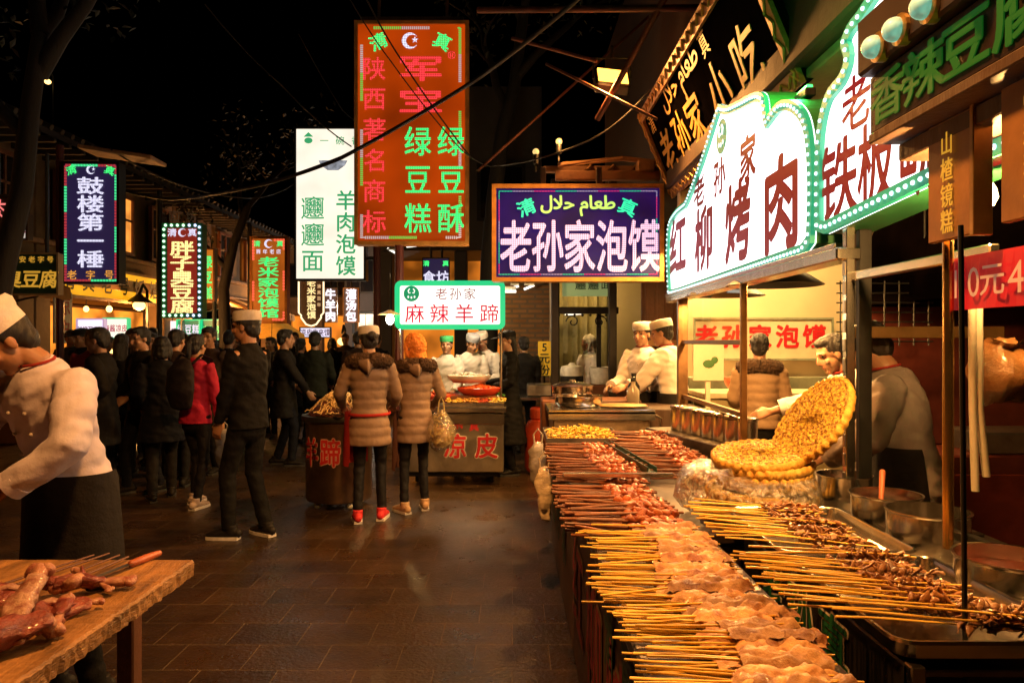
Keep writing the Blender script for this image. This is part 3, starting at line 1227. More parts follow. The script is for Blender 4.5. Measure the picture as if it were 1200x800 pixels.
m.build('small_lettering', glow('dark_crimson', (.35, .01, .04), .5), t)


def round_logo(t, x, z, r, y=-.012):
    m = MB()
    m.prism([(x + r * math.cos(a * .2618), z + r * math.sin(a * .2618)) for a in range(24)], y, y + .004, 0)
    # two facing strokes and three drops inside the disc
    s = r
    for k in (-1, 1):
        m.sweep([(x + k * .12 * s, y - .003, z + .12 * s), (x + k * .3 * s, y - .003, z + .05 * s), (x + k * .42 * s, y - .003, z + .38 * s), (x + k * .22 * s, y - .003, z + .62 * s)], .07 * s, 6, mi=1)
    for k in (-.4, 0, .4):
        m.ell((x + k * s, y - .003, z - (.42 if k else .5) * s), (.11 * s, .004, .16 * s), 8, 6, mi=1)
    m.build('round_emblem', [glow('emblem_green', (.01, .34, .14), .7), glow('emblem_white', (1, 1, .95), 1.0)], t)


round_logo(t, -.42, h * .735, .085)

# ---- small signs low on the left
def small_sign(label, x0, y0, x1, y1, Y, face, trim, txt, tm, sz=.75, bold=.015, post=True, rz=0, vertical=False, wide=1.0):
    w, h = px_size(x1 - x0, y1 - y0, Y)
    c = P((x0 + x1) / 2, (y0 + y1) / 2, Y)
    t = panel_sign(label, c, w, h, .1, rz, face, trim, .03)
    m = MB()
    n = len(txt)
    if vertical:
        p = (h * .94) / n
        m.text(txt, 0, h / 2, p * sz, p, -.02, vertical=True, bold=bold, wide=wide)
    else:
        p = (w * .94) / n
        m.text(txt, 0, h / 2, min(h * .75, p * 1.5) * sz, p, -.02, bold=bold, wide=min(1.0, wide * p / (min(h * .75, p * 1.5) * sz)))
    m.build('lettering', tm, t)
    if post:
        hanger(t, 0, -(c.z - h / 2), 0, .025, .06)
    return t


WB = glow('cool_white_panel', (.78, .74, .95), 1.0)
small_sign('small cool white sign lettered for pomegranate juice', 90, 373, 123, 400, 14.5, WB, glow('lilac_trim', (.5, .45, .8), .5), '鲜榨石榴汁', glow('plum_letter', (.10, .01, .07), .3), .95)
small_sign('small mint edged white sign beside the juice sign', 121, 372, 151, 397, 14.9, glow('mint_white', (.75, .85, .75), .9), glow('mint_edge', (.05, .6, .25), .8), '麻酱凉皮', glow('rose_letter', (.5, .03, .12), .4), .85)
GP = glow('green_panel', (.01, .22, .09), .7)
small_sign('small green sign with pale bean cake lettering', 207, 374, 235, 398, 15.5, GP, MINT, '绿豆糕', LED_W, .95)
small_sign('small green sign crowded with bright green lettering', 236, 374, 265, 398, 15.6, GP, MINT, '八宝粥甜', LED_G, .9)
# arrow shaped
Y = 15.5
t = thing('arrow_sign', 'small white house shaped arrow sign next to the green signs', 'sign', P(198, 398, Y))
w, h = px_size(17, 22, Y)
m = MB()
m.prism([(w / 2, .02), (w / 2, h), (-.02, h), (-w / 2, h * .62), (-w / 2, h * .38), (-w * .25, .02)], .0, .07)
m.build('casing', glow('arrow_white', (.95, .85, .9), .9), t)
m = MB()
m.text('醪糟', .04, h * .48, .12, .13, -.006, bold=.01)
m.build('lettering', glow('plum_letter', (.1, .01, .07), .3), t)
hanger(t, .05, -P(198, 398, Y).z, 0.03, .025, .04)

# fascia over the left shops
t = panel_sign('long yellow lit fascia board above the left shop opening', (-7.12, 13.0, 2.52), 3.6, .58, .12, FACE_STREET_FROM_LEFT,
               glow('yellow_fascia', (1.0, .42, .008), .85, uneven=.4, unscale=1.2), TIMBER, .05, name='fascia_sign')
m = MB()
m.text('清真老号饭馆', 0, .30, .36, .55, -.02, bold=.02, shear=.1)
m.build('lettering', PLAIN_B, t)
# dark green board
Y = 8.6
w, h = px_size(92, 50, Y)
c = P(22, 321, Y)
t = panel_sign('dark green board with gold stinky tofu lettering by the tree', c, w, h, .1, .06, mat('green_board', (.012, .05, .035), .4), mat('tan_trim', (.35, .22, .1), .5), .02, name='shop_board')
m = MB()
m.text('臭豆腐', .15, h * .38, .22, .205, -.02, bold=.02, shear=.15)
m.text('西安老字号', .16, h * .84, .08, .105, -.02, bold=.02)
m.build('lettering', glow('gold_lit', (.85, .42, .04), .55), t)
hanger(t, -w * .3, h, h + 1.2, .02)
hanger(t, w * .3, h, h + 1.2, .02)
# pink neon and banner at the far left
Y = 9.2
t = small_sign('pink red neon sign at the edge by the tree', -34, 228, 14, 268, 8.0, mat('dark_board', (.03, .01, .01), .5), BLACKMET, '烤肉', glow('pink_neon', (1.0, .22, .2), .9), 1.0, bold=.0, post=False)
hanger(t, 0.0, px_size(1, 40, 8.0)[1], 1.6, .02)
t = small_sign('white and crimson paper banner under the eave by the tree', 24, 250, 34, 282, 9.9, glow('banner_white', (.8, .7, .6), .6), WOOD_D, '酒', glow('rose_letter', (.5, .03, .12), .4), 1.2, post=False)
hanger(t, 0.0, px_size(1, 32, 9.9)[1], 1.6, .015)

# neon menus at the far end
Y = 19.0
c = P(365, 352, Y)
w, h = px_size(29, 58, Y)
t = thing('neon_sign', 'dark hanging sign outlined by warm neon tubing with a pointed bowl foot', 'sign', (c.x, c.y, c.z - h / 2))
ol = [(w / 2, h), (w / 2, h * .25), (w * .40, h * .2), (w * .40, h * .15), (w * .2, 0.02), (0, -.02), (-w * .2, .02), (-w * .40, h * .15), (-w * .40, h * .2), (-w / 2, h * .25), (-w / 2, h)]
m = MB()
m.prism(ol, .0, .1)
m.build('casing', mat('dark_board', (.03, .02, .01), .5), t)
m = MB()
m.sweep([(p[0], -.03, p[1]) for p in ol], .022, 6)
m.build('neon_tube', glow('warm_neon', (1.0, .78, .45), 1.5), t)
m = MB()
m.text('老米家泡馍', 0, h * .53, .2, .21, -.015, vertical=True, wide=1.2, bold=.03)
m.build('lettering', glow('pale_yellow_letter', (1.0, .8, .36), .95), t)
m = MB()
m.text('清真百年', w * .31, h * .60, .11, .16, -.015, vertical=True, bold=.02)
m.build('small_lettering', glow('tan_letter', (.9, .6, .3), .6), t)
hanger(t, -w * .3, h, h + 1.0, .02)
for (x0, x1, lab, tx) in ((380, 395, 'narrow menu light box with white blocks nearest the neon sign', '牛羊肉'), (402, 421, 'narrow menu light box with white blocks farthest from the neon sign', '灌汤包')):
    t = small_sign(lab, x0, 337, x1, 378, 19.5, glow('brown_panel', (.28, .15, .1), .35), mat('copper_trim', (.5, .3, .18), .4, .5), tx, glow('block_white', (.95, .88, .95), 1.2), 1.0, bold=.04, post=False, vertical=True)
    hanger(t, 0.0, px_size(1, 41, 19.5)[1], 1.5, .02)
t = small_sign('slim lilac lit strip sign below the neon outlined sign', 351, 383, 388, 396, 18.8, WB, BLACKMET, '凉皮肉夹馍', glow('plum_letter', (.1, .01, .07), .3), .9, post=True)


# ================================================================== STREET-FACING SIGNS OF THE RIGHT STALL (plane x = 1.3)
def on_plane(px, py, X):
    """(y, z) of the point of plane x = X seen at that pixel"""
    Yd = F * X / (px - 600.0)
    return Yd, CZ - (py - 400.0) / F * Yd


def cloud_sign(label, X, pix, letters, trimx=.05, bulb_step=.043, name='cloud_sign', d=.16):
    """outline given in photograph pixels on the plane x = X; local x = -(y - y0)"""
    pts = [on_plane(a, b, X) for a, b in pix]
    y0 = sum(p[0] for p in pts) / len(pts)
    z0 = min(p[1] for p in pts)
    poly = [(-(p[0] - y0), p[1] - z0) for p in pts]
    t = thing(name, label, 'sign', (X, y0, z0), FACE_STREET_FROM_RIGHT)
    m = MB()
    m.prism([(p[0], p[1]) for p in poly], .004, d)
    m.build('casing', mat('green_trim', (.02, .16, .06), .5), t)
    m = MB()
    m.prism([(p[0], p[1]) for p in poly], -.004, .002)
    m.build('lit_face', glow('cloud_white', (1.0, .93, .96), 2.7), t)
    m = MB()
    frame_strip(m, poly, trimx, -.025, .003)
    m.build('frame', glow('emerald_trim', (.01, .36, .22), .5, base=(.02, .3, .16)), t)
    m = MB()
    f3 = MB()
    frame_strip(f3, poly, trimx * .5, 0, 0)
    n_ = len(poly)
    for p in along([(q[0], q[2]) for q in f3.v[n_:2 * n_]], bulb_step):
        m.ell((p.x, -.027, p.y), .0085, 8, 5)
    m.build('led_dot_border', glow('led_dot', (.62, .92, 1.0), 1.6), t)

    def T(px, py):
        a, b = on_plane(px, py, X)
        return -(a - y0), b - z0
    return t, T, poly


def smooth_pts(pts, n=5):
    out = []
    for i in range(len(pts) - 1):
        p0, p1, p2, p3 = [Vector(pts[max(0, min(len(pts) - 1, j))]) for j in (i - 1, i, i + 1, i + 2)]
        for k in range(n):
            s = k / n
            out.append(tuple(.5 * ((2 * p1) + (p2 - p0) * s + (2 * p0 - 5 * p1 + 4 * p2 - p3) * s * s + (3 * p1 - p0 - 3 * p2 + p3) * s ** 3)))
    out.append(tuple(pts[-1]))
    return out


XS = 1.3
pix = [(783, 350), (784, 268), (794, 247), (810, 234)] 
left = smooth_pts([(784, 300), (786, 264), (794, 247), (806, 236)], 4)
leftb = smooth_pts([(806, 236), (812, 222), (828, 178), (845, 123)], 4)
top = smooth_pts([(846, 122), (856, 124), (872, 117), (890, 108), (900, 112), (903, 132)], 4)
right = smooth_pts([(904, 136), (918, 119), (934, 118), (948, 132), (955, 160), (958, 210), (957, 262)], 4)
bot = [(956, 285), (946, 299), (800, 344), (786, 347)]
pix = left[:-1] + leftb[:-1] + top + right + bot
t, T, poly = cloud_sign('largest cloud shaped white sign with red roast meat lettering', XS, pix, None)
m = MB()
for ch, px, py, hh, ww in (('红', 795.5, 286, .44, .52), ('柳', 826, 279, .43, .44), ('烤', 866, 259, .46, .44), ('肉', 917, 238, .46, .46)):
    a, b = T(px, py)
    m.char(ch, a, b, ww * 1.08, hh * 1.04, -.010, bold=.036)
m.build('lettering', PLAIN_R, t)
m = MB()
for ch, px, py, hh, ww in (('老', 821, 224, .21, .27), ('孙', 845, 207, .225, .24), ('家', 878.5, 185, .25, .26)):
    a, b = T(px, py)
    m.char(ch, a, b, ww * 1.08, hh * 1.04, -.010, bold=.034)
m.build('small_lettering', PLAIN_R, t)
a, b = T(847.5, 160)
round_logo(t, a, b, .105)
m = MB()
for a in (-.9, .9):
    m.box((a, .2, .25), (.05, .12, .05), .004)
m.build('bracket', BLACKMET, t)

# second cloud sign, nearer, partly behind the wooden sign box
top2 = smooth_pts([(961, 270), (961, 200), (964, 150), (974, 110), (990, 88), (996, 70), (992, 52), (1000, 30), (1012, 14)], 4)
y2, z2 = on_plane(1230, 168, XS)
pix2 = top2 + [(1060, -60), (1240, -60), (1240, 158), (1100, 214), (972, 274)]
t, T, poly = cloud_sign('white cloud sign with red iron plate squid lettering behind the wooden box', XS, pix2, None)
m = MB()
for ch, px, py, hh, ww in (('铁', 984.5, 211, .33, .34), ('板', 1029, 192, .335, .27), ('鱿', 1080, 170, .335, .25), ('鱼', 1148, 138, .335, .26)):
    a, b = T(px, py)
    m.char(ch, a, b, ww, hh, -.010, bold=.022)
m.build('lettering', PLAIN_R, t)
m = MB()
for ch, px, py, hh, ww in (('老', 1006, 119, .22, .24), ('孙', 1045, 95, .22, .22), ('家', 1096, 65, .22, .22)):
    a, b = T(px, py)
    m.char(ch, a, b, ww, hh, -.010, bold=.016)
m.build('small_lettering', PLAIN_R, t)
m = MB()
m.box((0, .2, .25), (.05, .12, .05), .004)
m.build('bracket', BLACKMET, t)

# gutter rail below the first cloud sign
m = MB()
ya, za = on_plane(783, 353, XS - .01)
yb, zb = on_plane(986, 290, XS - .01)
m.box((0, (ya + yb) / 2, 0), (.10, ya - yb, .05), .006)
m.box((-.055, (ya + yb) / 2, .03), (.008, ya - yb, .02), .002)
o = tag(m.build('steel_rail', STEEL), 'long bright steel rail under the largest cloud sign', 'rail')
o.location = (XS + .02, 0, (za + zb) / 2 - .005)

# ---- carved black board with gold calligraphy, leaning out above
xb, xt = 1.70, 1.34
zb_, zt_ = 3.02, 3.89
ynear, yfar = 4.19, 7.6
L = yfar - ynear
H_ = math.hypot(xb - xt, zt_ - zb_)
t = thing('carved_board', 'black carved board with gold calligraphy leaning out over the stalls', 'sign', (xb, (ynear + yfar) / 2, zb_), FACE_STREET_FROM_RIGHT)
lean = math.atan2(xb - xt, zt_ - zb_)
RL = Matrix.Rotation(lean, 4, 'X')
m = MB()
m.box((0, .03, H_ / 2), (L, .05, H_), .006, RL)
m.build('panel', mat('black_lacquer', (.004, .003, .003), .6, 0, .3, spec=0), t)
m = MB()
fr = [(-L / 2, 0), (L / 2, 0), (L / 2, H_), (-L / 2, H_)]
f2 = MB()
frame_strip(f2, fr, .10, -.03, .0)
m.add(f2.v, f2.f, 0, RL)
# fretwork: zigzag slips along the frame
for (p, q) in zip(fr, fr[1:] + fr[:1]):
    p, q = Vector(p), Vector(q)
    n = int((q - p).length / .075)
    dn = Vector((-(q - p).y, (q - p).x)).normalized()
    pts = []
    for k in range(n + 1):
        b = p.lerp(q, k / n) + dn * (.02 if k % 2 else .08)
        pts.append((b.x, -.037, b.y))
    f2 = MB()
    f2.sweep(pts, .008, 4)
    m.add(f2.v, f2.f, 1, RL)
m.build('carved_frame', [mat('gilt_frame', (.36, .17, .055), .45, .3, .3, 20), mat('gilt_light', (.55, .3, .1), .45, .3)], t)
m = MB()
for ch, x in (('老', -1.25), ('孙', -.70), ('家', -.2), ('小', .5), ('吃', 1.12)):
    m.char(ch, x, H_ * .42, .46, .46, -.004, bold=.012, ex=.003, rot=.0, shear=.12, M=RL)
m.build('lettering', mat('gilt_letter', (.85, .48, .09), .5, .0, .15), t)
m = MB()
m.char('清', -1.42, H_ * .80, .2, .2, -.004, bold=.01, M=RL)
m.char('ﻝﻼﺣ ﻡﺎﻌﻃ', -.25, H_ * .79, .30, .25, -.004, bold=.02, M=RL)
m.char('真', .55, H_ * .80, .2, .2, -.004, bold=.01, M=RL)
m.build('small_lettering', mat('gilt_letter', (.85, .48, .09), .5), t)
m = MB()
for a in (-1.2, 1.2):
    m.box((a, .35, .35), (.06, .9, .05), .005)
m.build('bracket', BLACKMET, t)

# ---- wooden sign box with green spicy tofu lettering and round bulbs
XW = 1.08
t = thing('wooden_sign_box', 'brown sign box with green spicy tofu lettering and round bulbs', 'sign', (XW, 1.65, 2.14), FACE_STREET_FROM_RIGHT)
ynf, yff = .75, 2.19
Lw = yff - ynf
off = 1.65 - (ynf + yff) / 2
RUST = mat('brown_board', (.014, .0045, .003), .45, 0, .35, 3.0, .1, 20)
m = MB()
m.box((off, .10, .0875), (Lw, .2, .175), .006)
m.build('casing', RUST, t)
m = MB()
m.box((off, .12, -.015), (Lw - .02, .26, .03), .004)
m.box((off, .18, -.06), (Lw - .06, .22, .05), .004)
m.build('lower_moulding', WOOD_D, t)
m = MB()
m.box((off, .05, .262), (Lw + .02, .17, .17), .008)
m.build('upper_band', mat('olive_band', (.018, .007, .004), .5, 0, .3), t)
m = MB()
m.box((off + .03, .08, .62), (Lw - .08, .05, .54), .006)
m.build('lit_face', glow('peach_face', (1.0, .72, .52), .8), t)
m = MB()
for ch, x in (('香', .0), ('辣', 0), ('豆', 0), ('腐', 0)):
    pass
lx = [on_plane(1041, 101, XW), on_plane(1083, 72, XW), on_plane(1132, 38, XW), on_plane(1200, -6, XW)]
for ch, (yy, zz) in zip('香辣豆腐', lx):
    m.char(ch, -(yy - 1.65), .088, .20, .145, -.003, bold=.024, ex=.0015)
m.build('lettering', glow('spicy_green', (.02, .22, .02), .24), t)
for (px, py) in ((1021, 57), (1046, 36), (1079, 10), (1122, -24)):
    yy, zz = on_plane(px, py, XW - .06)
    b = MB()
    b.ell((0, 0, 0), .032, 16, 10)
    o = b.build('bulb', glow('pearl_bulb', (.30, .85, .58), .38, base=(.35, .5, .42), uneven=.8, unscale=26), t, smooth=180)
    o.location = (-(yy - 1.65), -.055, .215)
    b = MB()
    b.lathe([(0, 0), (.042, 0), (.042, .025), (.03, .03)], 16, M=Matrix.Rotation(math.radians(90), 4, 'X'))
    b.build('bulb_socket', mat('brass', (.6, .38, .14), .3, .9), o).location = (0, .035, 0)

# ---- brown hanging plate signs
def plate(label, pxs, X, txt, rz=FACE_STREET_FROM_RIGHT, edge=True, lit=.5, toff=0):
    (x0, yt0, yb0), (x1, yt1, yb1) = pxs
    ya, zt = on_plane(x0, yt0, X)
    _, zb = on_plane(x0, yb0, X)
    yb, _z = on_plane(x1, yt1, X)
    w, h = ya - yb, zt - zb
    t = thing('plate_sign', label, 'sign', (X, (ya + yb) / 2, zb), rz)
    m = MB()
    m.box((0, .012, h / 2), (w, .022, h), .003)
    m.build('plate', mat('brown_plate', (.30, .14, .045), .42, .2, .3, 5, .05, 30), t)
    if edge:
        m = MB()
        m.box((w / 2 + .008, .02, h / 2), (.016, .05, h + .01), .002)
        m.build('edge_profile', mat('bronze_edge', (.45, .26, .1), .3, .8), t)
    m = MB()
    n = len(txt)
    m.text(txt, toff * w, h * .47, h * .205, h * .215, -.004, vertical=True, wide=.85, bold=.014)
    m.build('lettering', glow('plate_yellow', (.85, .42, .03), .55), t)
    m = MB()
    for xx in (-.3, .3):
        m.sweep([(xx * w, .01, h), (xx * w, .01, h + .09)], .003, 6)
    m.build('hanging_hook', STEEL, t)
    return t


plate('brown plate sign with four yellow hawthorn cake characters', ((1087, 151, 286), (1138, 118, 268)), 1.15, '山楂镜糕')
plate('brown plate sign cut by the picture edge, nearest the camera', ((1172, 105, 262), (1262, 40, 244)), 1.12, '甑糕粽子', toff=-.02)

# ---- red price banner on the rail
XB = 1.22
ya, za = on_plane(1113, 304, XB)
yb, zb = on_plane(1262, 268, XB)
_, zc = on_plane(1113, 364, XB)
w, h = ya - yb, za - zc
t = thing('price_banner', 'red banner with pale ten yuan price hanging from the rail', 'banner', (XB, (ya + yb) / 2, zc), FACE_STREET_FROM_RIGHT)
m = MB()
nn = 14
vs_, fs_ = [], []
for i in range(nn + 1):
    for j in (0, 1):
        vs_.append((-w / 2 + w * i / nn, .006 * math.sin(i * .9) * (1 - j), h * j))
for i in range(nn):
    fs_.append((2 * i, 2 * i + 2, 2 * i + 3, 2 * i + 1))
m.add(vs_, fs_)
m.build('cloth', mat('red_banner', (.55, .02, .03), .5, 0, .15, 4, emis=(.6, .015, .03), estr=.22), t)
m = MB()
for ch, px, sx in (('1', 1125, .12), ('0', 1146, .13), ('元', 1168, .125), ('4', 1196, .15), ('串', 1232, .12)):
    yy, zz = on_plane(px, 330, XB)
    m.char(ch, -(yy - (ya + yb) / 2), h * .49, sx * .8, h * .78 if ch in '104' else h * .62, -.012, bold=-.005 if ch in '104' else .01)
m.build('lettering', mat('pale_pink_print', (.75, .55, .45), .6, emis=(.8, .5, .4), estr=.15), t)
# ================================================================== ROOF STRUCTURE OVER THE STALLS, LAMPS
BEAM = mat('sooty_beam', (.20, .085, .035), .7, 0, .4, 3, .3, 25)
t = thing('roof_truss', 'timber and pipe truss lit orange above the purple sign', 'truss', (1.0, 7.9, 0))
m = MB()
a, b = P(640, 197, 7.9), P(800, 186, 7.9)
z = 3.32
m.box((.22, 0, z), (1.5, .09, .10), .008)
m.box((.45, .25, z + .13), (2.2, .08, .07), .008)
m.build('beam', BEAM, t)
m = MB()
for k in range(5):
    x = -.25 + k * .25
    m.sweep([(x, -.02, z - .02), (x + .13, .2, z + .16)], .022, 6)
m.sweep([(-.5, 0, z + .12), (.2, 0, z + .19), (1.1, .1, z + .12)], .028, 6)
m.build('brace', TIMBER, t)
m = MB()
for x in (.45, .70):
    m.box((x, .05, z + .10), (.18, .25, .12), .01)
m.build('roof_board', TIMBER, t)
m = MB()
for x in (-.525, .115):
    m.box((x, .15, z / 2), (.085, .085, z), .006)
m.build('post', mat('black_iron', (.018, .014, .012), .4, .5, .3), t)
for k, (px, py) in enumerate(((628, 190), (655, 178))):
    p = P(px, py, 7.8)
    m = MB()
    m.sweep([(0, 0, -.02), (0, 0, .08)], .03, 10)
    m.ell((0, 0, .11), (.036, .036, .036), 10, 8, mi=1)
    m.sweep([(0, 0, -.10), (0, .02, -.02)], .012, 6)
    o = tag(m.build('spot_lamp', [BLACKMET, glow('bulb_warm', (1.0, .66, .22), .9)], smooth=50),
            ('larger spot lamp clamped on the truss above the purple sign', 'smaller bare bulb standing on the truss above the purple sign')[k], 'lamp')
    o.location = p
# high canopy pipes
m = MB()
for (p, q, r) in ((P(560, 12, 7.0), P(1000, 8, 5.6), .03), (P(600, 45, 7.2), P(700, 72, 7.0), .018), (P(640, 75, 7.0), P(770, 140, 6.6), .014), (P(700, 140, 7.0), P(800, -40, 6.0), .03), (P(560, 200, 8), P(760, 20, 8.5), .016)):
    m.sweep([p, q], r, 8)
tag(m.build('canopy_frame', mat('rusty_pipe', (.12, .04, .025), .6, .3, .4), smooth=50), 'dim rusty pipe frame of the canopy around the flood lamp', 'frame')

t = thing('flood_lamp', 'bright rectangular orange flood lamp under the canopy pipes', 'lamp', FLOOD)
m = MB()
RX = Matrix.Rotation(math.radians(-38), 4, 'X') @ Matrix.Rotation(.12, 4, 'Z')
m.box((0, .06, 0), (.34, .12, .26), .02, RX)
m.build('housing', BLACKMET, t)
m = MB()
m.box((0, -.008, 0), (.29, .012, .21), .002, RX)
m.build('lens', glow('flood_lens', (1.0, .42, .05), 5.0), t)
m = MB()
m.sweep([(-.18, .06, 0), (-.18, .06, .2), (.18, .06, .2), (.18, .06, 0)], .012, 6)
m.sweep([(0, .06, .2), (0, .06, .32)], .015, 6)
m.build('yoke', BLACKMET, t)

for k, s_ in enumerate(SHADES):
    t = thing('shaded_lamp', ('nearer wide black shade lamp hanging below the largest cloud sign', 'farther wide black shade lamp hanging below the largest cloud sign')[k], 'lamp', (s_[0], s_[1], s_[2]))
    m = MB()
    m.lathe([(.02, .13), (.05, .12), (.16, .075), (.27, .0), (.265, -.002), (.15, .068), (.03, .10)], 32)
    m.build('lamp_shade', BLACKMET, t, smooth=40)
    m = MB()
    m.ell((0, 0, .088), (.02, .02, .02), 12, 8)
    m.build('bulb', glow('bulb_hot', (1.0, .7, .32), 8.0), t, smooth=180)
    m = MB()
    m.sweep([(0, 0, .12), (0, 0, .75)], .006, 6)
    m.build('cord', CABLE, t)

t = thing('hanging_bulb', 'bare glowing bulb hanging between the two brown plate signs', 'lamp', BULB)
m = MB()
m.lathe([(0, -.036), (.02, -.03), (.031, -.008), (.026, .018), (.014, .04), (.012, .05), (0, .05)], 20)
m.build('bulb', glow('bulb_hot2', (1.0, .72, .36), 9.0), t, smooth=180).visible_shadow = True
m = MB()
m.lathe([(0, .05), (.016, .05), (.017, .085), (.012, .095), (0, .095)], 16)
m.build('socket', mat('brass', (.6, .38, .14), .3, .9), t)
m = MB()
m.sweep([(0, 0, .09), (.01, .02, .3), (.05, .08, .6)], .005, 6)
m.build('cord', CABLE, t)

t = thing('flood_lamp', 'added unseen orange flood lamp lighting the nearest skewers from above', 'lamp', ADDED_FLOOD)
m = MB()
m.box((0, 0, .06), (.34, .26, .12), .02)
m.build('housing', BLACKMET, t)
m = MB()
m.box((0, 0, -.006), (.29, .21, .012), .002)
m.build('lens', glow('flood_lens', (1.0, .42, .05), 5.0), t)
m = MB()
m.sweep([(0, 0, .12), (0, 0, .4)], .015, 6)
m.sweep([(-1.2, 0, .4), (2.4, 0, .4)], .025, 8)
m.build('yoke', BLACKMET, t)

# green strip lamp on top of the first cloud sign
t = thing('green_lamp', 'small green strip lamp on the humped top of the largest cloud sign', 'lamp', (1.38, 3.42, 2.655))
m = MB()
m.box((0, 0, .02), (.05, .14, .04), .004)
m.build('housing', BLACKMET, t)
m = MB()
m.box((0, 0, .048), (.03, .12, .016), .004)
m.build('tube', glow('green_tube', (.05, 1.0, .15), 3.0), t)

# bulb hanging at the trotter cart
p = P(457, 374, 7.9)
t = thing('hanging_bulb', 'bright white bulb hanging off the corner of the trotter sign', 'lamp', p)
m = MB()
m.ell((0, 0, 0), (.045, .045, .06), 14, 10)
m.build('bulb', glow('bulb_cart', (1.0, .9, .7), 12.0), t, smooth=180)
m = MB()
m.lathe([(.02, .10), (.05, .085), (.13, .055), (.128, .05), (.03, .07)], 20)
m.build('lamp_shade', mat('enamel', (.6, .55, .4), .3), t, smooth=40)
m = MB()
m.sweep([(0, 0, .09), (0, 0, .5)], .006, 6)
m.build('cord', CABLE, t)

# street lamps at the left
def street_lamp(label, p, r, e, shade=True):
    t = thing('street_lamp', label, 'street lamp', (p.x, p.y, 0))
    m = MB()
    m.sweep([(0, .3, 0), (0, .3, p.z + .3), (0, .15, p.z + .4), (0, 0, p.z + .2)], .03, 8)
    m.build('pole', BLACKMET, t)
    m = MB()
    m.ell((0, 0, p.z), (r, r, r * .8), 14, 8)
    m.build('globe', glow('lamp_amber', (1.0, .62, .18), 3.0), t, smooth=180)
    if shade:
        m = MB()
        m.lathe([(.03, p.z + .22), (.08, p.z + .18), (.24, p.z + .06), (.235, p.z + .05), (.06, p.z + .14)], 20)
        m.build('lamp_shade', BLACKMET, t, smooth=40)


street_lamp('glowing amber lamp with a wide shade beside the yellow fascia', P(163, 358, 13.6), .11, 1)
street_lamp('tiny distant lamp alone in the black sky', P(56, 96, 26.0), .11, 1, False)
street_lamp('small amber globe lamp above the crowd beneath the mint edged sign', P(130, 412, 16.0), .07, 1, False)
street_lamp('amber globe lamp above the crowd beneath the green signs', P(246, 405, 17.0), .08, 1, False)
street_lamp('white lit globe by the narrow menu boxes', P(401, 400, 18.0), .12, 1, False)

# fluorescent tubes
def tube(label, a, b, r=.018, m_=None):
    t = thing('fluorescent_tube', label, 'lamp', (a + b) / 2)
    m = MB()
    d = (b - a) / 2
    m.sweep([-d, d], r, 10)
    m.build('tube', m_ or glow('tube_white', (1.0, .95, .82), 1.6), t, smooth=60)
    m = MB()
    m.box((0, 0, r + .025), (max(abs(d.x) * 2, .05), max(abs(d.y) * 2, .05), .03), .004)
    m.build('fitting', mat('white_enamel', (.7, .68, .62), .4), t)


tube('lit tube slanting under the orange sign, lower of the pair', P(454, 291, 13.0), P(468, 299, 13.0))
tube('lit tube lying level under the orange sign, upper of the pair', P(477, 289, 13.0), P(488, 288, 13.2))
tube('tube lit above the brick pillar, nearer the trotter sign', P(598, 338, 10.6), P(608, 335, 10.6))
tube('tube lit above the brick pillar, farther from the trotter sign', P(614, 339, 10.6), P(626, 334, 10.6))
tube('short lit tube inside the black kitchen booth', P(662, 368, 10.2), P(681, 367, 10.2))
tube('white tube on the ceiling of the dining room', Vector((2.4, 6.0, 2.98)), Vector((2.9, 6.0, 2.98)))
for k, x in enumerate((-.9, -.35)):
    tube(('lit tube under the back edge of the trotter sign, by the bulb', 'lit tube under the back edge of the trotter sign, away from the bulb')[k], Vector((x, 8.7, 2.12)), Vector((x + .4, 8.7, 2.12)))

# ================================================================== LEFT BUTCHER TABLE
TZ = .76
t = thing('butcher_table', 'worn wooden butcher table with ragged plank edge and raw meat on it', 'table', (-1.65, 1.75, 0))
WOODTOP = mat('chopping_wood', (.26, .125, .04), .45, 0, .55, 5.0, .45, 30, stretch=(4, 1.0, 6))
m = MB()
rnd = random.Random(4)
# top: planks running away from the camera with a chipped right edge
x0 = -.62
edge = []
n = 110
for i in range(n + 1):
    y = -.78 + 1.56 * i / n
    edge.append((.545 + rnd.uniform(-.004, .002), y))
vs_, fs_ = [], []
for i, (x, y) in enumerate(edge):
    dz = rnd.uniform(-.003, .002)
    vs_ += [(x0, y, TZ), (x - .006, y, TZ + dz * .5), (x, y, TZ - .008 + dz), (x + rnd.uniform(-.005, .001), y, TZ - .030), (x - .003 + rnd.uniform(-.005, .001), y, TZ - .056), (x0, y, TZ - .056)]
for i in range(n):
    for k in range(6):
        k2 = (k + 1) % 6
        fs_.append((6 * i + k, 6 * i + k2, 6 * i + 6 + k2, 6 * i + 6 + k))
fs_.append(tuple(range(6)))
fs_.append(tuple(6 * n + k for k in range(6))[::-1])
m.add(vs_, fs_)
m.build('table_top', WOODTOP, t)
for sx, sy in ((.40, .62), (.40, -.62), (-.5, .62), (-.5, -.62), (.40, -.05)):
    m = MB()
    m.box((sx, sy, (TZ - .058) / 2), (.055, .06, TZ - .06), .005)
    m.build('leg', WOOD_R, t)
m = MB()
m.box((.40, .0, .36), (.035, 1.18, .05), .004)
m.box((-.5, .0, .36), (.035, 1.18, .05), .004)
m.build('stretcher', WOOD_R, t)

RAW = mat('raw_meat', (.085, .005, .005), .34, 0, .5, 34, .7, 60, coat=.25, col2=(.30, .065, .04), stretch=(1, .5, 1.5))
FAT = mat('bone_fat', (.17, .018, .014), .36, 0, .3, 26, .6, 60, coat=.25, col2=(.50, .32, .23))
BONE = mat('bone', (.22, .035, .022), .4, 0, .4, 24, .5, 60, coat=.15, col2=(.46, .25, .16))


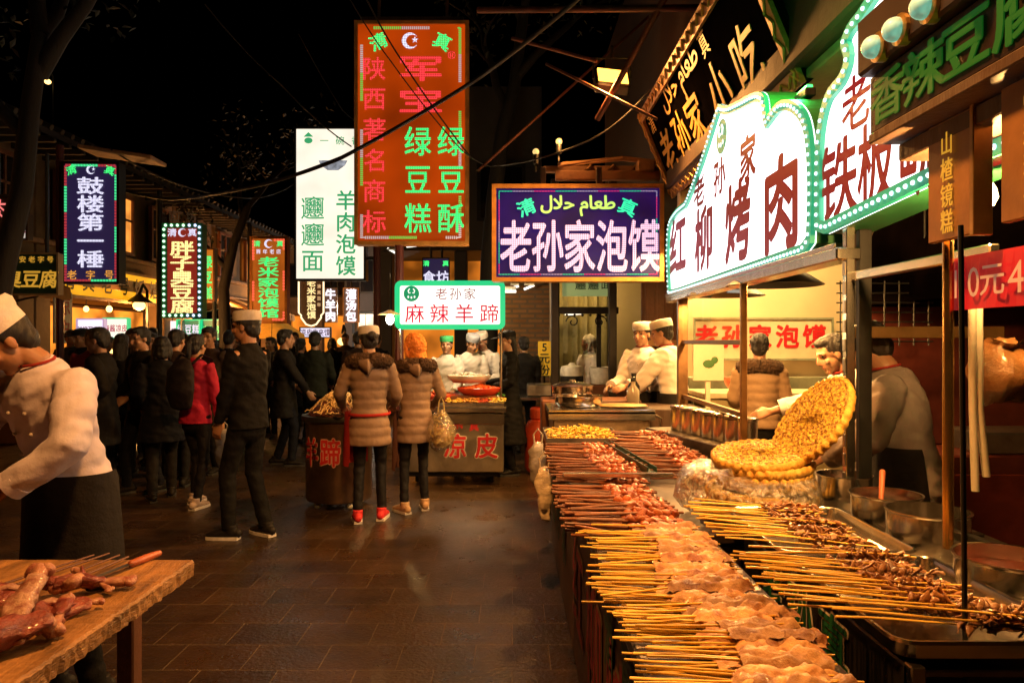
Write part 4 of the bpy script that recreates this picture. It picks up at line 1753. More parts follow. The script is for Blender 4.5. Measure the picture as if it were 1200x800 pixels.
def noisy(mb, amp, sc, seed=0.0):
    for i, v in enumerate(mb.v):
        p = Vector(v)
        d = noise.noise_vector(p * sc + Vector((seed, seed * 1.7, 0)))
        mb.v[i] = tuple(p + d * amp)


def tpt(px, py, dz=.0):
    z = TZ + dz
    Yd = F * (CZ - z) / (py - 400.0)
    return Vector(((px - 600) / F * Yd, Yd, z))


def leg_bone(label, a, b, ra, rb, flesh=None, mt=None):
    """a long bone with knuckle ends and a sleeve of flesh"""
    a, b = Vector(a), Vector(b)
    d = (b - a)
    t = thing('bone_joint', label, 'meat', (a + b) / 2, group=None)
    o = (a + b) / 2
    sd = Vector((-d.y, d.x, 0)).normalized()
    m = MB()
    m.sweep([a - o + d * k for k in (0, .12, .3, .55, .8, .93, 1.0)], [ra * 1.2, ra, ra * .75, rb * .7, rb * .8, rb * 1.1, rb * 1.1], 14, roundcap=True)
    for s in (-1, 1):
        m.ell(b - o + sd * rb * .7 * s, rb * 1.05, 12, 8)
        m.ell(a - o + sd * ra * .6 * s, ra * 1.15, 12, 8)
    noisy(m, .007, 26, a.x)
    noisy(m, .003, 70, a.x)
    m.build('bone', BONE, t, smooth=180)
    if flesh:
        m = MB()
        k0, k1, r = flesh
        n = 9
        m.sweep([a - o + d * (k0 + (k1 - k0) * k / n) + Vector((0, 0, r * .2)) for k in range(n + 1)],
                [(r * (.62 + .22 * math.sin(math.pi * (k / n) ** .8)), r * (.42 + .18 * math.sin(math.pi * (k / n) ** .8))) for k in range(n + 1)], 18, roundcap=True)
        noisy(m, .020, 18, b.x)
        noisy(m, .007, 55, b.x)
        m.build('flesh', mt or RAW, t, smooth=180)
    return t


leg_bone('long raw shank bone lying level with its red knuckle towards the street', tpt(66, 686, .035), tpt(152, 680, .025), .018, .016, (.0, .62, .036))
leg_bone('raw leg standing up with a pale knobbly end beside the chef', tpt(12, 740, .04), tpt(48, 668, .12), .026, .021, (.0, .8, .040), FAT)
leg_bone('large fleshy joint lying lowest on the butcher table', tpt(-40, 762, .045), tpt(52, 730, .05), .03, .022, (.0, .95, .060), RAW)
leg_bone('short bone with a round end pointing to the plank edge', tpt(78, 702, .04), tpt(62, 738, .025), .012, .016, (.05, .6, .024))
for k, (a, b) in enumerate((((-30, 745), (30, 700)), ((52, 716), (118, 704)), ((20, 752), (70, 726)), ((88, 668), (128, 690)))):
    leg_bone(('thin stripped bone under the upright leg', 'thin rib lying across the torn strip', 'thin rib at the plank edge beside the fleshy joint', 'small bone end behind the long shank')[k], tpt(*a, .03), tpt(*b, .022), .009, .008, (.1, .7, .018), RAW)
leg_bone('stubby joint with a pale cut end behind the long shank', tpt(30, 690, .03), tpt(88, 680, .05), .016, .020, (.0, .85, .030), RAW)
for k, (a, b, r) in enumerate((((-20, 705), (40, 700), .05), ((20, 722), (95, 712), .04))):
    m = MB()
    A, B = tpt(a[0], a[1], r * .5), tpt(b[0], b[1], r * .4)
    o = (A + B) / 2
    m.sweep([A - o, (A - o) * .4, (B - o) * .4, B - o], [(r, r * .6), (r * 1.25, r * .7), (r * 1.1, r * .6), (r * .6, r * .4)], 20, roundcap=True, side=(0, 1, 0))
    noisy(m, .024, 16, k * 3.1)
    noisy(m, .008, 50, k * 3.1)
    tt = thing('meat_cut', ('dark red slab of meat under the upright leg', 'torn strip of meat with white fat between the bones')[k], 'meat', o)
    m.build('flesh', RAW, tt, smooth=180)
    m = MB()
    m.sweep([(A - o) * .7 + Vector((0, 0, r * .55)), Vector((0, .01, r * .72)), (B - o) * .8 + Vector((0, 0, r * .4))], [(.010, .006), (.02, .008), (.008, .004)], 10, roundcap=True, side=(0, 1, 0))
    noisy(m, .006, 24, k)
    m.build('fat', FAT, tt, smooth=180)
# cleaver sharpening tools: knives and steels in a row
for k, (a, b, w, hand, lab) in enumerate((
        ((95, 682), (186, 648), .012, (.62, 1.0), 'knife with a red brown wooden handle pointing to the street'),
        ((60, 690), (150, 652), .009, None, 'thin dark steel skewer lying next to the wooden handled knife'),
        ((30, 692), (140, 650), .008, None, 'thin steel skewer lying second from the wooden handled knife'),
        ((20, 684), (128, 648), .008, None, 'thin steel skewer lying third from the wooden handled knife'),
        ((-10, 688), (110, 650), .008, None, 'thin steel skewer lying farthest from the wooden handled knife'),
        ((105, 688), (160, 678), .010, (.0, .55), 'black handled boning knife lying behind the shank bone'))):
    A, B = tpt(*a, .014), tpt(*b, .014)
    o = (A + B) / 2
    t = thing('knife' if hand else 'steel_skewer', lab, 'knife' if hand else 'skewer', o)
    d = B - A
    m = MB()
    if hand:
        s, e = ((0, hand[0]) if hand[0] > .3 else (hand[1], 1))
        m.sweep([A - o + d * s, A - o + d * e], [(w * .9, .0015), (w * 1.2, .0015)], 8)
    else:
        m.sweep([A - o, B - o], w * .45, 8)
    m.build('blade', STEEL_D if hand else mat('rusty_skewer', (.13, .06, .04), .5, .5, .3), t)
    if hand:
        m = MB()
        m.sweep([A - o + d * hand[0], A - o + d * (hand[0] + hand[1]) / 2, A - o + d * hand[1]], [.012, .014, .011], 12, roundcap=True)
        m.build('handle', mat('handle_red', (.34, .085, .03), .4, 0, .3) if hand[0] > .3 else BLACKMET, t, smooth=60)

# ================================================================== MAIN SKEWER COUNTER
SZ = .83          # surface of the long counter
XL, XR = .27, 1.02
t = thing('skewer_counter', 'long brown fronted counter heaped with meat skewers beside the lane', 'counter', (.65, 3.2, 0))
CLOTH_B = mat('brown_counter_front', (.13, .06, .025), .55, 0, .45, 2.2, .15, 12)
m = MB()
m.box((0, .88, SZ - .02), (XR - XL, 2.94, .04), .006)
m.box((-.16, -1.475, SZ - .02), (.43, 1.75, .04), .006)
m.build('counter_top', mat('greasy_top', (.05, .035, .025), .4, .3, .5, 6), t)
m = MB()
m.box((-.325, 0, (SZ - .05) / 2), (.05, 4.6, SZ - .05), .006)
m.build('front_panel', CLOTH_B, t)
m = MB()
m.box((.345, .88, .40), (.05, 2.86, .76), .006)
m.box((.03, -1.47, .40), (.04, 1.70, .76), .006)
m.box((.18, -.56, .40), (.28, .04, .76), .006)
m.box((-.15, -2.29, .40), (.30, .04, .76), .006)
m.box((0, 2.28, .40), (.62, .05, .76), .006)
m.build('side_panel', mat('dark_panel', (.05, .03, .02), .5, 0, .3), t)
m = MB()
m.box((-.355, 0, SZ - .055), (.02, 4.62, .025), .003)
m.build('edge_strip', STEEL_D, t)
# lettering on the lane side: red characters with a pale outline, then green
RZ = Matrix.Rotation(-math.pi / 2, 4, 'Z')
m, mo = MB(), MB()
for i, ch in enumerate('红柳烤肉'):
    M = Matrix.Translation((-.3535, .05 - i * .62, .43)) @ RZ
    m.char(ch, 0, 0, .52, .46, -.004, bold=.010, M=M)
    mo.char(ch, 0, 0, .52, .46, -.001, bold=.035, M=M)
mo.build('lettering_outline', mat('pale_outline', (.36, .22, .12), .6), t)
m.build('lettering', mat('front_red', (.42, .015, .02), .5, 0, .2), t)
m = MB()
for i, ch in enumerate('老孙家'):
    M = Matrix.Translation((-.3535, 1.9 - i * .5, .46)) @ RZ
    m.char(ch, 0, 0, .36, .40, -.003, bold=.02, M=M)
for i, ch in enumerate('清真'):
    M = Matrix.Translation((-.3535, -1.0 - i * .35, .62)) @ RZ
    m.char(ch, 0, 0, .22, .26, -.003, bold=.02, M=M)
m.build('side_lettering', mat('dull_green_print', (.04, .10, .04), .6), t)

# ---- skewers
BAMBOO = mat('bamboo', (.80, .50, .075), .5, 0, .25, 9, .1, 60, rand=.22, stretch=(.3, 6, 6))
WILLOW = mat('willow_stick', (.19, .060, .020), .55, 0, .4, 12, .3, 70, rand=.35)
PINKMEAT = mat('marinated_sheet', (.20, .052, .010), .52, 0, .3, 17, .4, 40, coat=.06, col2=(.66, .37, .16), rand=.38)
REDMEAT = mat('chili_meat', (.26, .038, .010), .34, 0, .4, 26, .5, 50, coat=.35, col2=(.52, .16, .05), rand=.3)
DARKMEAT = mat('grilled_meat', (.13, .042, .014), .35, 0, .5, 34, .4, 60, coat=.35, col2=(.46, .21, .075), rand=.25)


def stick_mesh(L, r, seed, bend=.006):
    rnd = random.Random(seed)
    m = MB()
    n = 7
    m.sweep([(L * k / n, bend * math.sin(2.4 * k / n + seed) + rnd.uniform(-.0008, .0008), bend * .6 * math.sin(3 * k / n + seed * 2)) for k in range(n + 1)],
            [r * (1 - .25 * k / n) * rnd.uniform(.92, 1.08) for k in range(n + 1)], 6)
    return m


def chunk_meat(x0, x1, r, seed, n=6):
    rnd = random.Random(seed)
    m = MB()
    for k in range(n):
        x = x0 + (x1 - x0) * (k + .5) / n
        R = Matrix.Rotation(rnd.uniform(0, 6), 3, 'X') @ Matrix.Rotation(rnd.uniform(-.6, .6), 3, 'Z')
        m.ell((x, rnd.uniform(-.004, .004), rnd.uniform(-.002, .004)), ((x1 - x0) / n * .62, r * rnd.uniform(.75, 1.25), r * rnd.uniform(.6, 1.0)), 10, 7, R=R)
    noisy(m, .010, 45, seed * 1.3)
    return m


def shred_meat(x0, x1, seed):
    """thin curled shreds of meat threaded along a stick"""
    rnd = random.Random(seed)
    m = MB()
    for k in range(20):
        x = x0 + (x1 - x0) * (k + rnd.random()) / 20
        a = rnd.uniform(-1.2, 1.2)
        L = rnd.uniform(.009, .018)
        d = Vector((math.cos(a) * L, math.sin(a) * L, rnd.uniform(-.003, .006)))
        c = Vector((x, rnd.uniform(-.006, .006), rnd.uniform(-.003, .008)))
        m.sweep([c - d, c + Vector((0, 0, rnd.uniform(0, .006))), c + d], [(.005, .0020), (.0075, .0032), (.0045, .0018)], 8, side=(0, 0, 1) if rnd.random() < .3 else (1, 1, 0), roundcap=True)
    noisy(m, .006, 70, seed * 1.3)
    return m


def sheet_meat(x0, x1, w, seed):
    rnd = random.Random(seed)
    m = MB()
    nx, ny = 18, 8
    vs_, fs_ = [], []
    for s in (1, -1):
        for i in range(nx + 1):
            for j in range(ny + 1):
                u, v = i / nx, j / ny
                e = math.sin(math.pi * min(1, max(0, v * 1.0))) ** .35
                rim = (min(u, 1 - u, .12) / .12) ** .5
                wv = w * (1 + .18 * noise.noise(Vector((u * 3, seed, 0))))
                x = x0 + (x1 - x0) * u + .006 * noise.noise(Vector((v * 4, seed + 5, 1)))
                y = (v - .5) * wv + .006 * noise.noise(Vector((u * 5, v * 2, seed + 9)))
                z = .004 * math.sin(u * 13 + seed) * (.5 + v) + .011 * noise.noise(Vector((u * 7, v * 4, seed))) - .018 * (2 * v - 1) ** 2 * .5
                vs_.append((x, y, z + s * (.0085 + .004 * noise.noise(Vector((u * 9, v * 5, seed * 2)))) * e * rim))
    nn = (nx + 1) * (ny + 1)
    for s in (0, 1):
        for i in range(nx):
            for j in range(ny):
                q = [s * nn + i * (ny + 1) + j, s * nn + (i + 1) * (ny + 1) + j, s * nn + (i + 1) * (ny + 1) + j + 1, s * nn + i * (ny + 1) + j + 1]
                fs_.append(tuple(q if s == 0 else q[::-1]))
    ring = [i * (ny + 1) for i in range(nx + 1)] + [nx * (ny + 1) + j for j in range(1, ny + 1)] + [i * (ny + 1) + ny for i in range(nx - 1, -1, -1)] + [j for j in range(ny - 1, 0, -1)]
    for a, b in zip(ring, ring[1:] + ring[:1]):
        fs_.append((a, nn + a, nn + b, b))
    m.add(vs_, fs_)
    return m


def skewer_proto(kind, seed):
    t = bpy.data.objects.new(kind[0], None)
    t.empty_display_size = .05
    COL.objects.link(t)
    stick_mesh(*kind[1], seed).build('stick', kind[2], t, smooth=60)
    kind[3](seed).build('meat', kind[4], t, smooth=180)
    return t


K_SHEET = ('sheet_skewer', (.375, .0029), BAMBOO, lambda s: sheet_meat(.185, .365, .050, s), PINKMEAT)
K_WILLOW = ('willow_skewer', (.40, .0060), WILLOW, lambda s: chunk_meat(.225, .385, .015, s, 5), REDMEAT)
K_DARK = ('bamboo_skewer', (.42, .0028), BAMBOO, lambda s: shred_meat(.245, .405, s), DARKMEAT)
protos = {}
for kk in (K_SHEET, K_WILLOW, K_DARK):
    protos[kk[0]] = [skewer_proto(kk, s) for s in range(1, 6)]
used = set()
cnt = {}


def put_skewer(kind, loc, rot, label, group):
    pr = protos[kind]
    c = cnt.get(kind, 0)
    cnt[kind] = c + 1
    p = pr[c % len(pr)] if c < len(pr) else copy_tree(pr[random.randrange(len(pr))])
    p.location = loc
    p.rotation_euler = rot
    tag(p, label, 'skewer', group)


rnd = random.Random(11)
# near heap of bamboo sticks with wide marinated sheets (y 1.15 .. 2.5)
N = 132
for i in range(N):
    layer = (0, 1, 2, 3)[i % 4]
    y = 1.22 + 1.26 * (i / N) + rnd.uniform(-.016, .016)
    x = .245 + rnd.uniform(-.03, .045) + .02 * math.sin(y * 9)
    if rnd.random() < .08:
        x -= .03
    put_skewer('sheet_skewer', (x, y, SZ + .018 + .013 * layer + rnd.uniform(0, .012)),
               (rnd.uniform(-.25, .25), rnd.uniform(-.012, .02), rnd.gauss(-.02, .085)),
               'pale bamboo skewer with a wide marinated meat sheet in the nearest heap', 'bamboo skewers with meat sheets at the near end of the counter')
# willow stick bundles
for (y0, y1, xx, n, zz, ang, lab) in (
        (2.50, 3.22, .20, 74, 0, -.02, 'brown willow stick skewer with red meat in the bundle next to the bamboo heap'),
        (3.36, 4.52, .21, 76, 0, .0, 'brown willow stick skewer with red meat in the middle bundle on the lane side'),
        (3.55, 5.20, .66, 78, .0, -.16, 'brown willow stick skewer with red meat in the far bundle by the steel canisters')):
    for i in range(n):
        layer = (0, 1, 2, 1)[i % 4]
        y = y0 + (y1 - y0) * i / n + rnd.uniform(-.015, .015)
        if xx > .5:
            layer = min(layer, 2)
        put_skewer('willow_skewer', (xx + rnd.uniform(-.03, .035), y, SZ + .022 + .017 * layer + zz + rnd.uniform(0, .008)),
                   (rnd.uniform(0, 6.28), rnd.uniform(-.02, .025), ang - .03 + rnd.gauss(0, .14)), lab, 'willow stick skewers along the counter')

# steel bars and a green divider between the bundles
m = MB()
m.box((0, 0, 0), (.5, .025, .02), .003)
o = tag(m.build('divider_bar', STEEL), 'thin steel bar dividing the two lane side willow bundles', 'bar')
o.location = (.48, 3.29, SZ + .085)
m = MB()
m.box((0, 0, 0), (.05, .95, .012), .003)
m.box((.022, 0, .015), (.006, .95, .03), .002)
m.box((-.022, 0, .015), (.006, .95, .03), .002)
o = tag(m.build('divider_tray', mat('dark_green_plastic', (.015, .05, .025), .35)), 'dark green plastic gutter slanting between the willow bundles', 'tray')
o.location = (.635, 4.0, SZ + .05)
o.rotation_euler = (0, 0, .10)

# tray of yellow potato strips
t = thing('steel_tray', 'shallow steel tray of yellow potato strips at the far counter end', 'tray', (.48, 5.05, SZ))
m = MB()
frame_strip(m, rrect(.52, .58, .04), .012, 0, 0)
m2 = MB()
m2.box((0, 0, .006), (.50, .60, .008), .003)
for (c, s) in (((-.25, 0, .03), (.008, .60, .055)), ((.25, 0, .03), (.008, .60, .055)), ((0, -.3, .03), (.5, .008, .055)), ((0, .3, .03), (.5, .008, .055))):
    m2.box(c, s, .002)
m2.build('pan', STEEL_D, t)
m = MB()
rnd = random.Random(2)
for i in range(420):
    a, r = rnd.uniform(-.22, .22), rnd.uniform(-.27, .27)
    h = .05 + .05 * (1 - (a / .22) ** 2) * (1 - (r / .27) ** 2)
    d = Vector((rnd.uniform(-1, 1), rnd.uniform(-1, 1), rnd.uniform(-.3, .3))).normalized() * rnd.uniform(.02, .04)
    c = Vector((a, r, h * rnd.uniform(.5, 1)))
    m.sweep([c - d, c + Vector((0, 0, .006)), c + d], .0045, 5)
o = m.build('potato_strips', mat('potato_strip', (.72, .45, .05), .4, 0, .2, 20, coat=.3), t, smooth=60)
o['kind'] = 'stuff'

# ---- nearer cart with trays on the right
t = thing('tray_cart', 'dark steel tray cart with green lettering on the side facing the skewers', 'cart', (1.2, 1.95, 0))
TZ2 = .905
m = MB()
m.box((0, .01, TZ2 - .05), (.82, 1.02, .016), .004)
m.box((.2, .42, TZ2 - .052), (.44, 1.8, .016), .004)
m.build('deck', STEEL_D, t)
m = MB()
m.box((-.40, 0, .47), (.03, 1.02, .81), .004)
m.box((0, .50, .47), (.78, .03, .81), .004)
m.box((0.02, -.30, .47), (.75, .03, .81), .004)
m.build('side_panel', mat('cart_black', (.022, .018, .016), .35, .2, .3), t)
m = MB()
for sx in (-.40, .42):
    m.box((sx, -.51, .44), (.03, .03, .88), .003)
m.sweep([(-.1, -.5, .84), (.4, -.5, .45)], .012, 8)
m.box((0.05, -.515, .36), (.78, .02, .03), .003)
m.build('frame', STEEL, t)
m, mo = MB(), MB()
for i, ch in enumerate('老孙真'):
    M = Matrix.Translation((-.4155, .22 - i * .20, .785)) @ RZ
    m.char(ch, 0, 0, .18, .15, -.003, bold=.015, M=M)
    mo.char(ch, 0, 0, .18, .15, -.0008, bold=.05, M=M)
mo.build('lettering_outline', mat('white_outline', (.85, .78, .66), .6), t)
m.build('lettering', mat('cart_green', (.015, .14, .05), .5), t)


def tray(label, cx, cy, lx, ly, z, dep=.05):
    t = thing('steel_tray', label, 'tray', (cx, cy, z))
    m = MB()
    rows = []
    for (w, h, r, zz) in ((lx - .05, ly - .05, .03, -dep + .004), (lx - .03, ly - .03, .035, -dep + .01), (lx - .018, ly - .018, .04, -.004), (lx - .012, ly - .012, .04, .0), (lx, ly, .045, .0), (lx, ly, .045, -.008)):
        rows.append([(p[0], p[1], zz) for p in rrect(w, h, r, 5)])
    n = len(rows[0])
    vs_ = [p for r in rows for p in r]
    fs_ = [tuple(range(n))]
    for i in range(len(rows) - 1):
        for k in range(n):
            fs_.append((i * n + k, i * n + (k + 1) % n, (i + 1) * n + (k + 1) % n, (i + 1) * n + k))
    m.add(vs_, fs_)
    m.build('pan', STEEL, t, smooth=35)
    return t


tray('nearest steel tray of dark meat skewers at the cart corner', .965, 1.735, .40, .59, TZ2 + .02)
tray('second steel tray of dark meat skewers in front of the crisp bread', .965, 2.34, .40, .56, TZ2 + .02)
for (y0, y1, n, lab) in ((1.52, 1.98, 38, 'bamboo skewer of dark grilled meat lying across the nearest steel tray'), (2.13, 2.55, 30, 'bamboo skewer of dark grilled meat lying across the second steel tray')):
    for i in range(n):
        y = y0 + (y1 - y0) * i / n + rnd.uniform(-.01, .01)
        la = i % 3
        put_skewer('bamboo_skewer', (.612 + rnd.uniform(-.03, .03) + (.08 if y < 1.58 else 0), y, TZ2 + .036 + .012 * la + rnd.uniform(0, .006)),
                   (rnd.uniform(0, 6.2), rnd.uniform(.015, .05), rnd.gauss(-.17, .06)), lab, 'bamboo skewers of dark meat across the steel trays')


# ---- pots along the back of the cart
POTM = mat('pot_steel', (.72, .67, .60), .17, 1.0, .10, 3.0, 0.0, stretch=(8, 8, 1))


def pot(label, c, r, h, content=None, ladle=False, lid=False, mt=None):
    t = thing('steel_pot', label, 'pot', c)
    m = MB()
    m.lathe([(0, .004), (r * .9, .004), (r * .97, .02), (r, h * .5), (r, h - .006), (r * 1.045, h), (r * 1.045, h + .004), (r * .985, h + .003), (r * .975, h * .5), (r * .9, .012), (0, .012)], 40)
    m.build('vessel', mt or POTM, t, smooth=40)
    if content:
        m = MB()
        m.lathe([(0, h * .72 + .012), (r * .4, h * .72 + .008), (r * .8, h * .72), (r * .965, h * .70)], 30)
        for i, v in enumerate(m.v):
            m.v[i] = (v[0], v[1], v[2] + .01 * noise.noise(Vector(v) * 40))
        m.build('contents', content, t, smooth=180)
    return t


SAUCE = mat('chili_sauce', (.07, .014, .007), .3, 0, .5, 30, .5, 60, coat=.4)
m = MB()
m.box((0, 0, .42), (.46, 2.3, .84), .008)
o = tag(m.build('pot_bench', mat('bench_steel', (.16, .14, .12), .4, .8, .3)), 'low steel bench carrying the row of sauce pots', 'bench')
o.location = (1.43, 2.45, 0)
PB = .842
pot('steel sauce pot cut by the picture edge, nearest of the row', (1.275, 1.86, PB), .125, .125, SAUCE)
pot('deep empty steel pot, second in the row from the camera', (1.30, 2.27, PB), .118, .15, None)
pot('steel pot with a pink ladle handle leaning out of it', (1.32, 2.56, PB), .115, .14, SAUCE)
pot('steel pot tight against the leaning crisp bread', (1.34, 2.93, PB), .105, .14, SAUCE)
m = MB()
A, B = Vector((1.31, 2.58, PB + .06)), P(1034, 553, 2.66)
m.sweep([A, A.lerp(B, .5), B], [.007, .009, .011], 10, roundcap=True, side=(0, 1, 0))
tt = thing('ladle', 'ladle with a pink brown wooden handle standing in a pot', 'ladle', (0, 0, 0))
m.build('handle', mat('pink_wood', (.48, .14, .06), .45, 0, .2), tt, smooth=60)
m = MB()
m.ell(A, (.03, .03, .02), 12, 8)
m.build('scoop', STEEL, tt, smooth=180)

# ---- spice canisters
rnd = random.Random(5)
labs = ['first steel spice canister from the far post', 'second steel spice canister from the far post', 'third steel spice canister from the far post', 'middle steel spice canister of the row', 'third steel spice canister from the crisp bread', 'second steel spice canister from the crisp bread', 'steel spice canister closest to the crisp bread']
m = MB()
m.box((0, 0, .45), (.34, 1.25, .90), .006)
o = tag(m.build('canister_bench', mat('bench_steel', (.16, .14, .12), .4, .8, .3)), 'steel bench under the row of spice canisters', 'bench')
o.location = (1.30, 4.68, 0)
o.rotation_euler = (0, 0, .28)
for i in range(7):
    f = i / 6
    x, y = 1.17 + .22 * f, 5.08 - .80 * f
    t = thing('spice_canister', labs[i], 'canister', (x, y, .902), group=None)
    m = MB()
    m.lathe([(0, 0), (.055, 0), (.057, .01), (.057, .145), (.05, .15), (0, .15)], 28)
    m.build('vessel', STEEL, t, smooth=40)
    m = MB()
    m.lathe([(.052, .148), (.063, .150), (.063, .166), (.055, .172), (0, .173)], 28)
    m.build('lid', STEEL_D if i % 2 else STEEL, t, smooth=40)

# ---- crisp bread
NUT = mat('nut_crust', (.60, .30, .035), .5, 0, .3, 70, .9, 90, col2=(.86, .60, .09))
NUT.node_tree.nodes["Color Ramp"].color_ramp.elements[0].color = (.30, .12, .012, 1)
NUT.node_tree.nodes["Color Ramp"].color_ramp.elements[0].position = .42
NUT.node_tree.nodes["Color Ramp"].color_ramp.elements[1].position = .56
CRUST = mat('bread_rim', (.58, .26, .03), .5, 0, .4, 30, .5, 60, col2=(.84, .54, .10))


def crisp(label, loc, rot, r=.187, seed=0):
    t = thing('crisp_bread', label, 'bread', loc)
    t.rotation_mode = 'QUATERNION'
    t.rotation_quaternion = rot
    rnd = random.Random(seed)
    m = MB()
    lob = 36

    def wob(a, rr, z):
        return 1 + ((.05 + .02 * math.sin(a * 3 + seed)) * abs(math.sin(a * lob / 2 + .35 * math.sin(a * 5 + seed))) - .025) * min(1, (rr / r) ** 6)
    m.lathe([(r * .92, .012), (r * .95, .018), (r * .985, .014), (r, .002), (r * .975, -.012), (r * .9, -.018), (r * .5, -.016), (0, -.016)], 150, wob=wob)
    for i, v in enumerate(m.v):
        a = math.atan2(v[1], v[0])
        q = math.hypot(v[0], v[1]) / r
        if q > .85:
            m.v[i] = (v[0], v[1], v[2] + .0032 * abs(math.sin(a * lob / 2)) * (1 if v[2] > 0 else -.3) + .003 * noise.noise(Vector((v[0] * 30, v[1] * 30, seed))))
    m.build('rim', CRUST, t, smooth=70)
    m = MB()
    m.lathe([(r * .935, .010)] + [(r * .93 * (1 - k / 26), .013) for k in range(26)] + [(0, .013)], 150)
    for i, v in enumerate(m.v):
        m.v[i] = (v[0] + rnd.uniform(-.001, .001), v[1] + rnd.uniform(-.001, .001), v[2] + rnd.choice((0, 0, .003, .005, .007)) + .003 * noise.noise(Vector(v) * 30))
    m.build('nut_topping', NUT, t, smooth=40)
    return t


cb = Vector((.985, 2.86, 0))
from mathutils import Quaternion
for k, (dx, dy, z, tx, ty) in enumerate(((0.0, 0, .995, .02, .03), (.008, -.004, 1.032, .05, .06), (-.008, .004, 1.068, .12, .10))):
    crisp(('lowest crisp nut bread of the flat pile', 'middle crisp nut bread of the flat pile', 'top crisp nut bread of the flat pile')[k], (cb.x + dx, cb.y + dy, z), Quaternion((1, 0, 0), tx) @ Quaternion((0, 1, 0), -ty), seed=k)
nrm = Vector((-.80, -.10, .574)).normalized()
pc = P(953, 494, 2.86)
crisp('crisp nut bread leaning upright against the post', pc, nrm.to_track_quat('Z', 'Y'), .205, seed=9)
# the plastic bag with more bread, under the pile
t = thing('bread_bag', 'bulging crinkled plastic bag of crisp bread under the flat pile', 'bag', (cb.x - .03, cb.y, .835))
m = MB()
m.lathe([(0, 0), (.17, 0), (.225, .03), (.25, .075), (.25, .115), (.225, .16), (.16, .17), (0, .165)], 70)
m.v = [(v[0] * (1.22 if v[0] < 0 else 1) , v[1], v[2] + (.03 if v[0] < -.1 and v[2] > .1 else 0)) for v in m.v]
noisy(m, .022, 11, 2.0)
noisy(m, .007, 38, 4.0)
BAGM = film_mat('crinkled_film', .5, .24)
m.build('plastic', BAGM, t, smooth=180)
for k_, (dx, dy, z, tx) in enumerate(((-.05, 0, .862, .03), (.03, .01, .895, -.03), (-.04, -.01, .93, .05), (.02, 0, .962, -.02))):
    crisp('crisp nut bread seen through the crinkled plastic bag', (cb.x + dx, cb.y + dy, z), Quaternion((1, 0, 0), tx), .182, seed=20 + k_)['group'] = 'crisp breads inside the bag'
m = MB()
m.box((0, 0, .41), (.40, .72, .815), .006)
o = tag(m.build('bread_stand', mat('cart_black', (.022, .018, .016), .35, .2, .3)), 'dark stand beneath the bag of crisp bread', 'stand')
o.location = (1.235, 3.05, 0)

# ================================================================== STALL FRAME
def bar(mb, a, b, w, d):
    a, b = Vector(a), Vector(b)
    mb.sweep([a, b], [(w * .7071, d * .7071)] * 2, 4, side=(1, 1, 0) if abs((b - a).normalized().z) > .9 else (0, 0, 1))


def sqpost(mb, x, y, z0, z1, w, d=None):
    mb.box((x, y, (z0 + z1) / 2), (w, d or w, z1 - z0), .003)


t = thing('stall_structure', 'bronze coloured metal stall frame below the largest cloud sign', 'frame', (XS, 5.0, 0))
m = MB()
sqpost(m, .015, .60, .0, 1.90, .075, .05)
m.build('post', mat('bronze_post', (.20, .11, .05), .35, .7, .3), t)
m = MB()
sqpost(m, .015, -.88, .0, 1.88, .035, .03)
m.build('post', mat('bronze_edge', (.45, .26, .1), .3, .8), t)
m = MB()
m.box((.02, -.14, 1.515), (.03, 1.44, .03), .003)
m.box((.02, -.14, 1.10), (.03, 1.44, .03), .003)
m.build('cross_bar', mat('bronze_post', (.20, .11, .05), .35, .7, .3), t)
m = MB()
m.add([(.018, .56, 1.53), (.018, -.86, 1.53), (.018, -.86, 1.87), (.018, .56, 1.87)], [(0, 1, 2, 3)])
m.build('glass_pane', glass_mat('clean_glass', (.97, .96, .92), .02), t)

t = thing('glass_booth', 'black edged glass booth with a steel corner post at the crisp bread', 'booth', (1.34, 2.86, 0))
m = MB()
sqpost(m, -.012, .0, .80, 2.02, .035)
m.build('corner_post', STEEL, t)
m = MB()
sqpost(m, .048, .0, .80, 1.96, .05, .03)
m.build('black_edge', BLACKMET, t)
m = MB()
m.box((.005, -.42, 1.775), (.03, .84, .035), .004)
m.build('rail', STEEL, t)
m = MB()
m.box((.03, -.42, .93), (.025, .80, .03), .003)
m.build('lower_rail', BLACKMET, t)
m = MB()
m.box((.45, .30, 1.56), (.70, .02, .05), .003)
m.build('shelf_bar', mat('bronze_edge', (.45, .26, .1), .3, .8), t)
m = MB()
for k in range(12):
    m.box((-.03, .0, .98 + .075 * k), (.006, .022, .05), .001)
m.build('rivet_strip', STEEL_D, t)

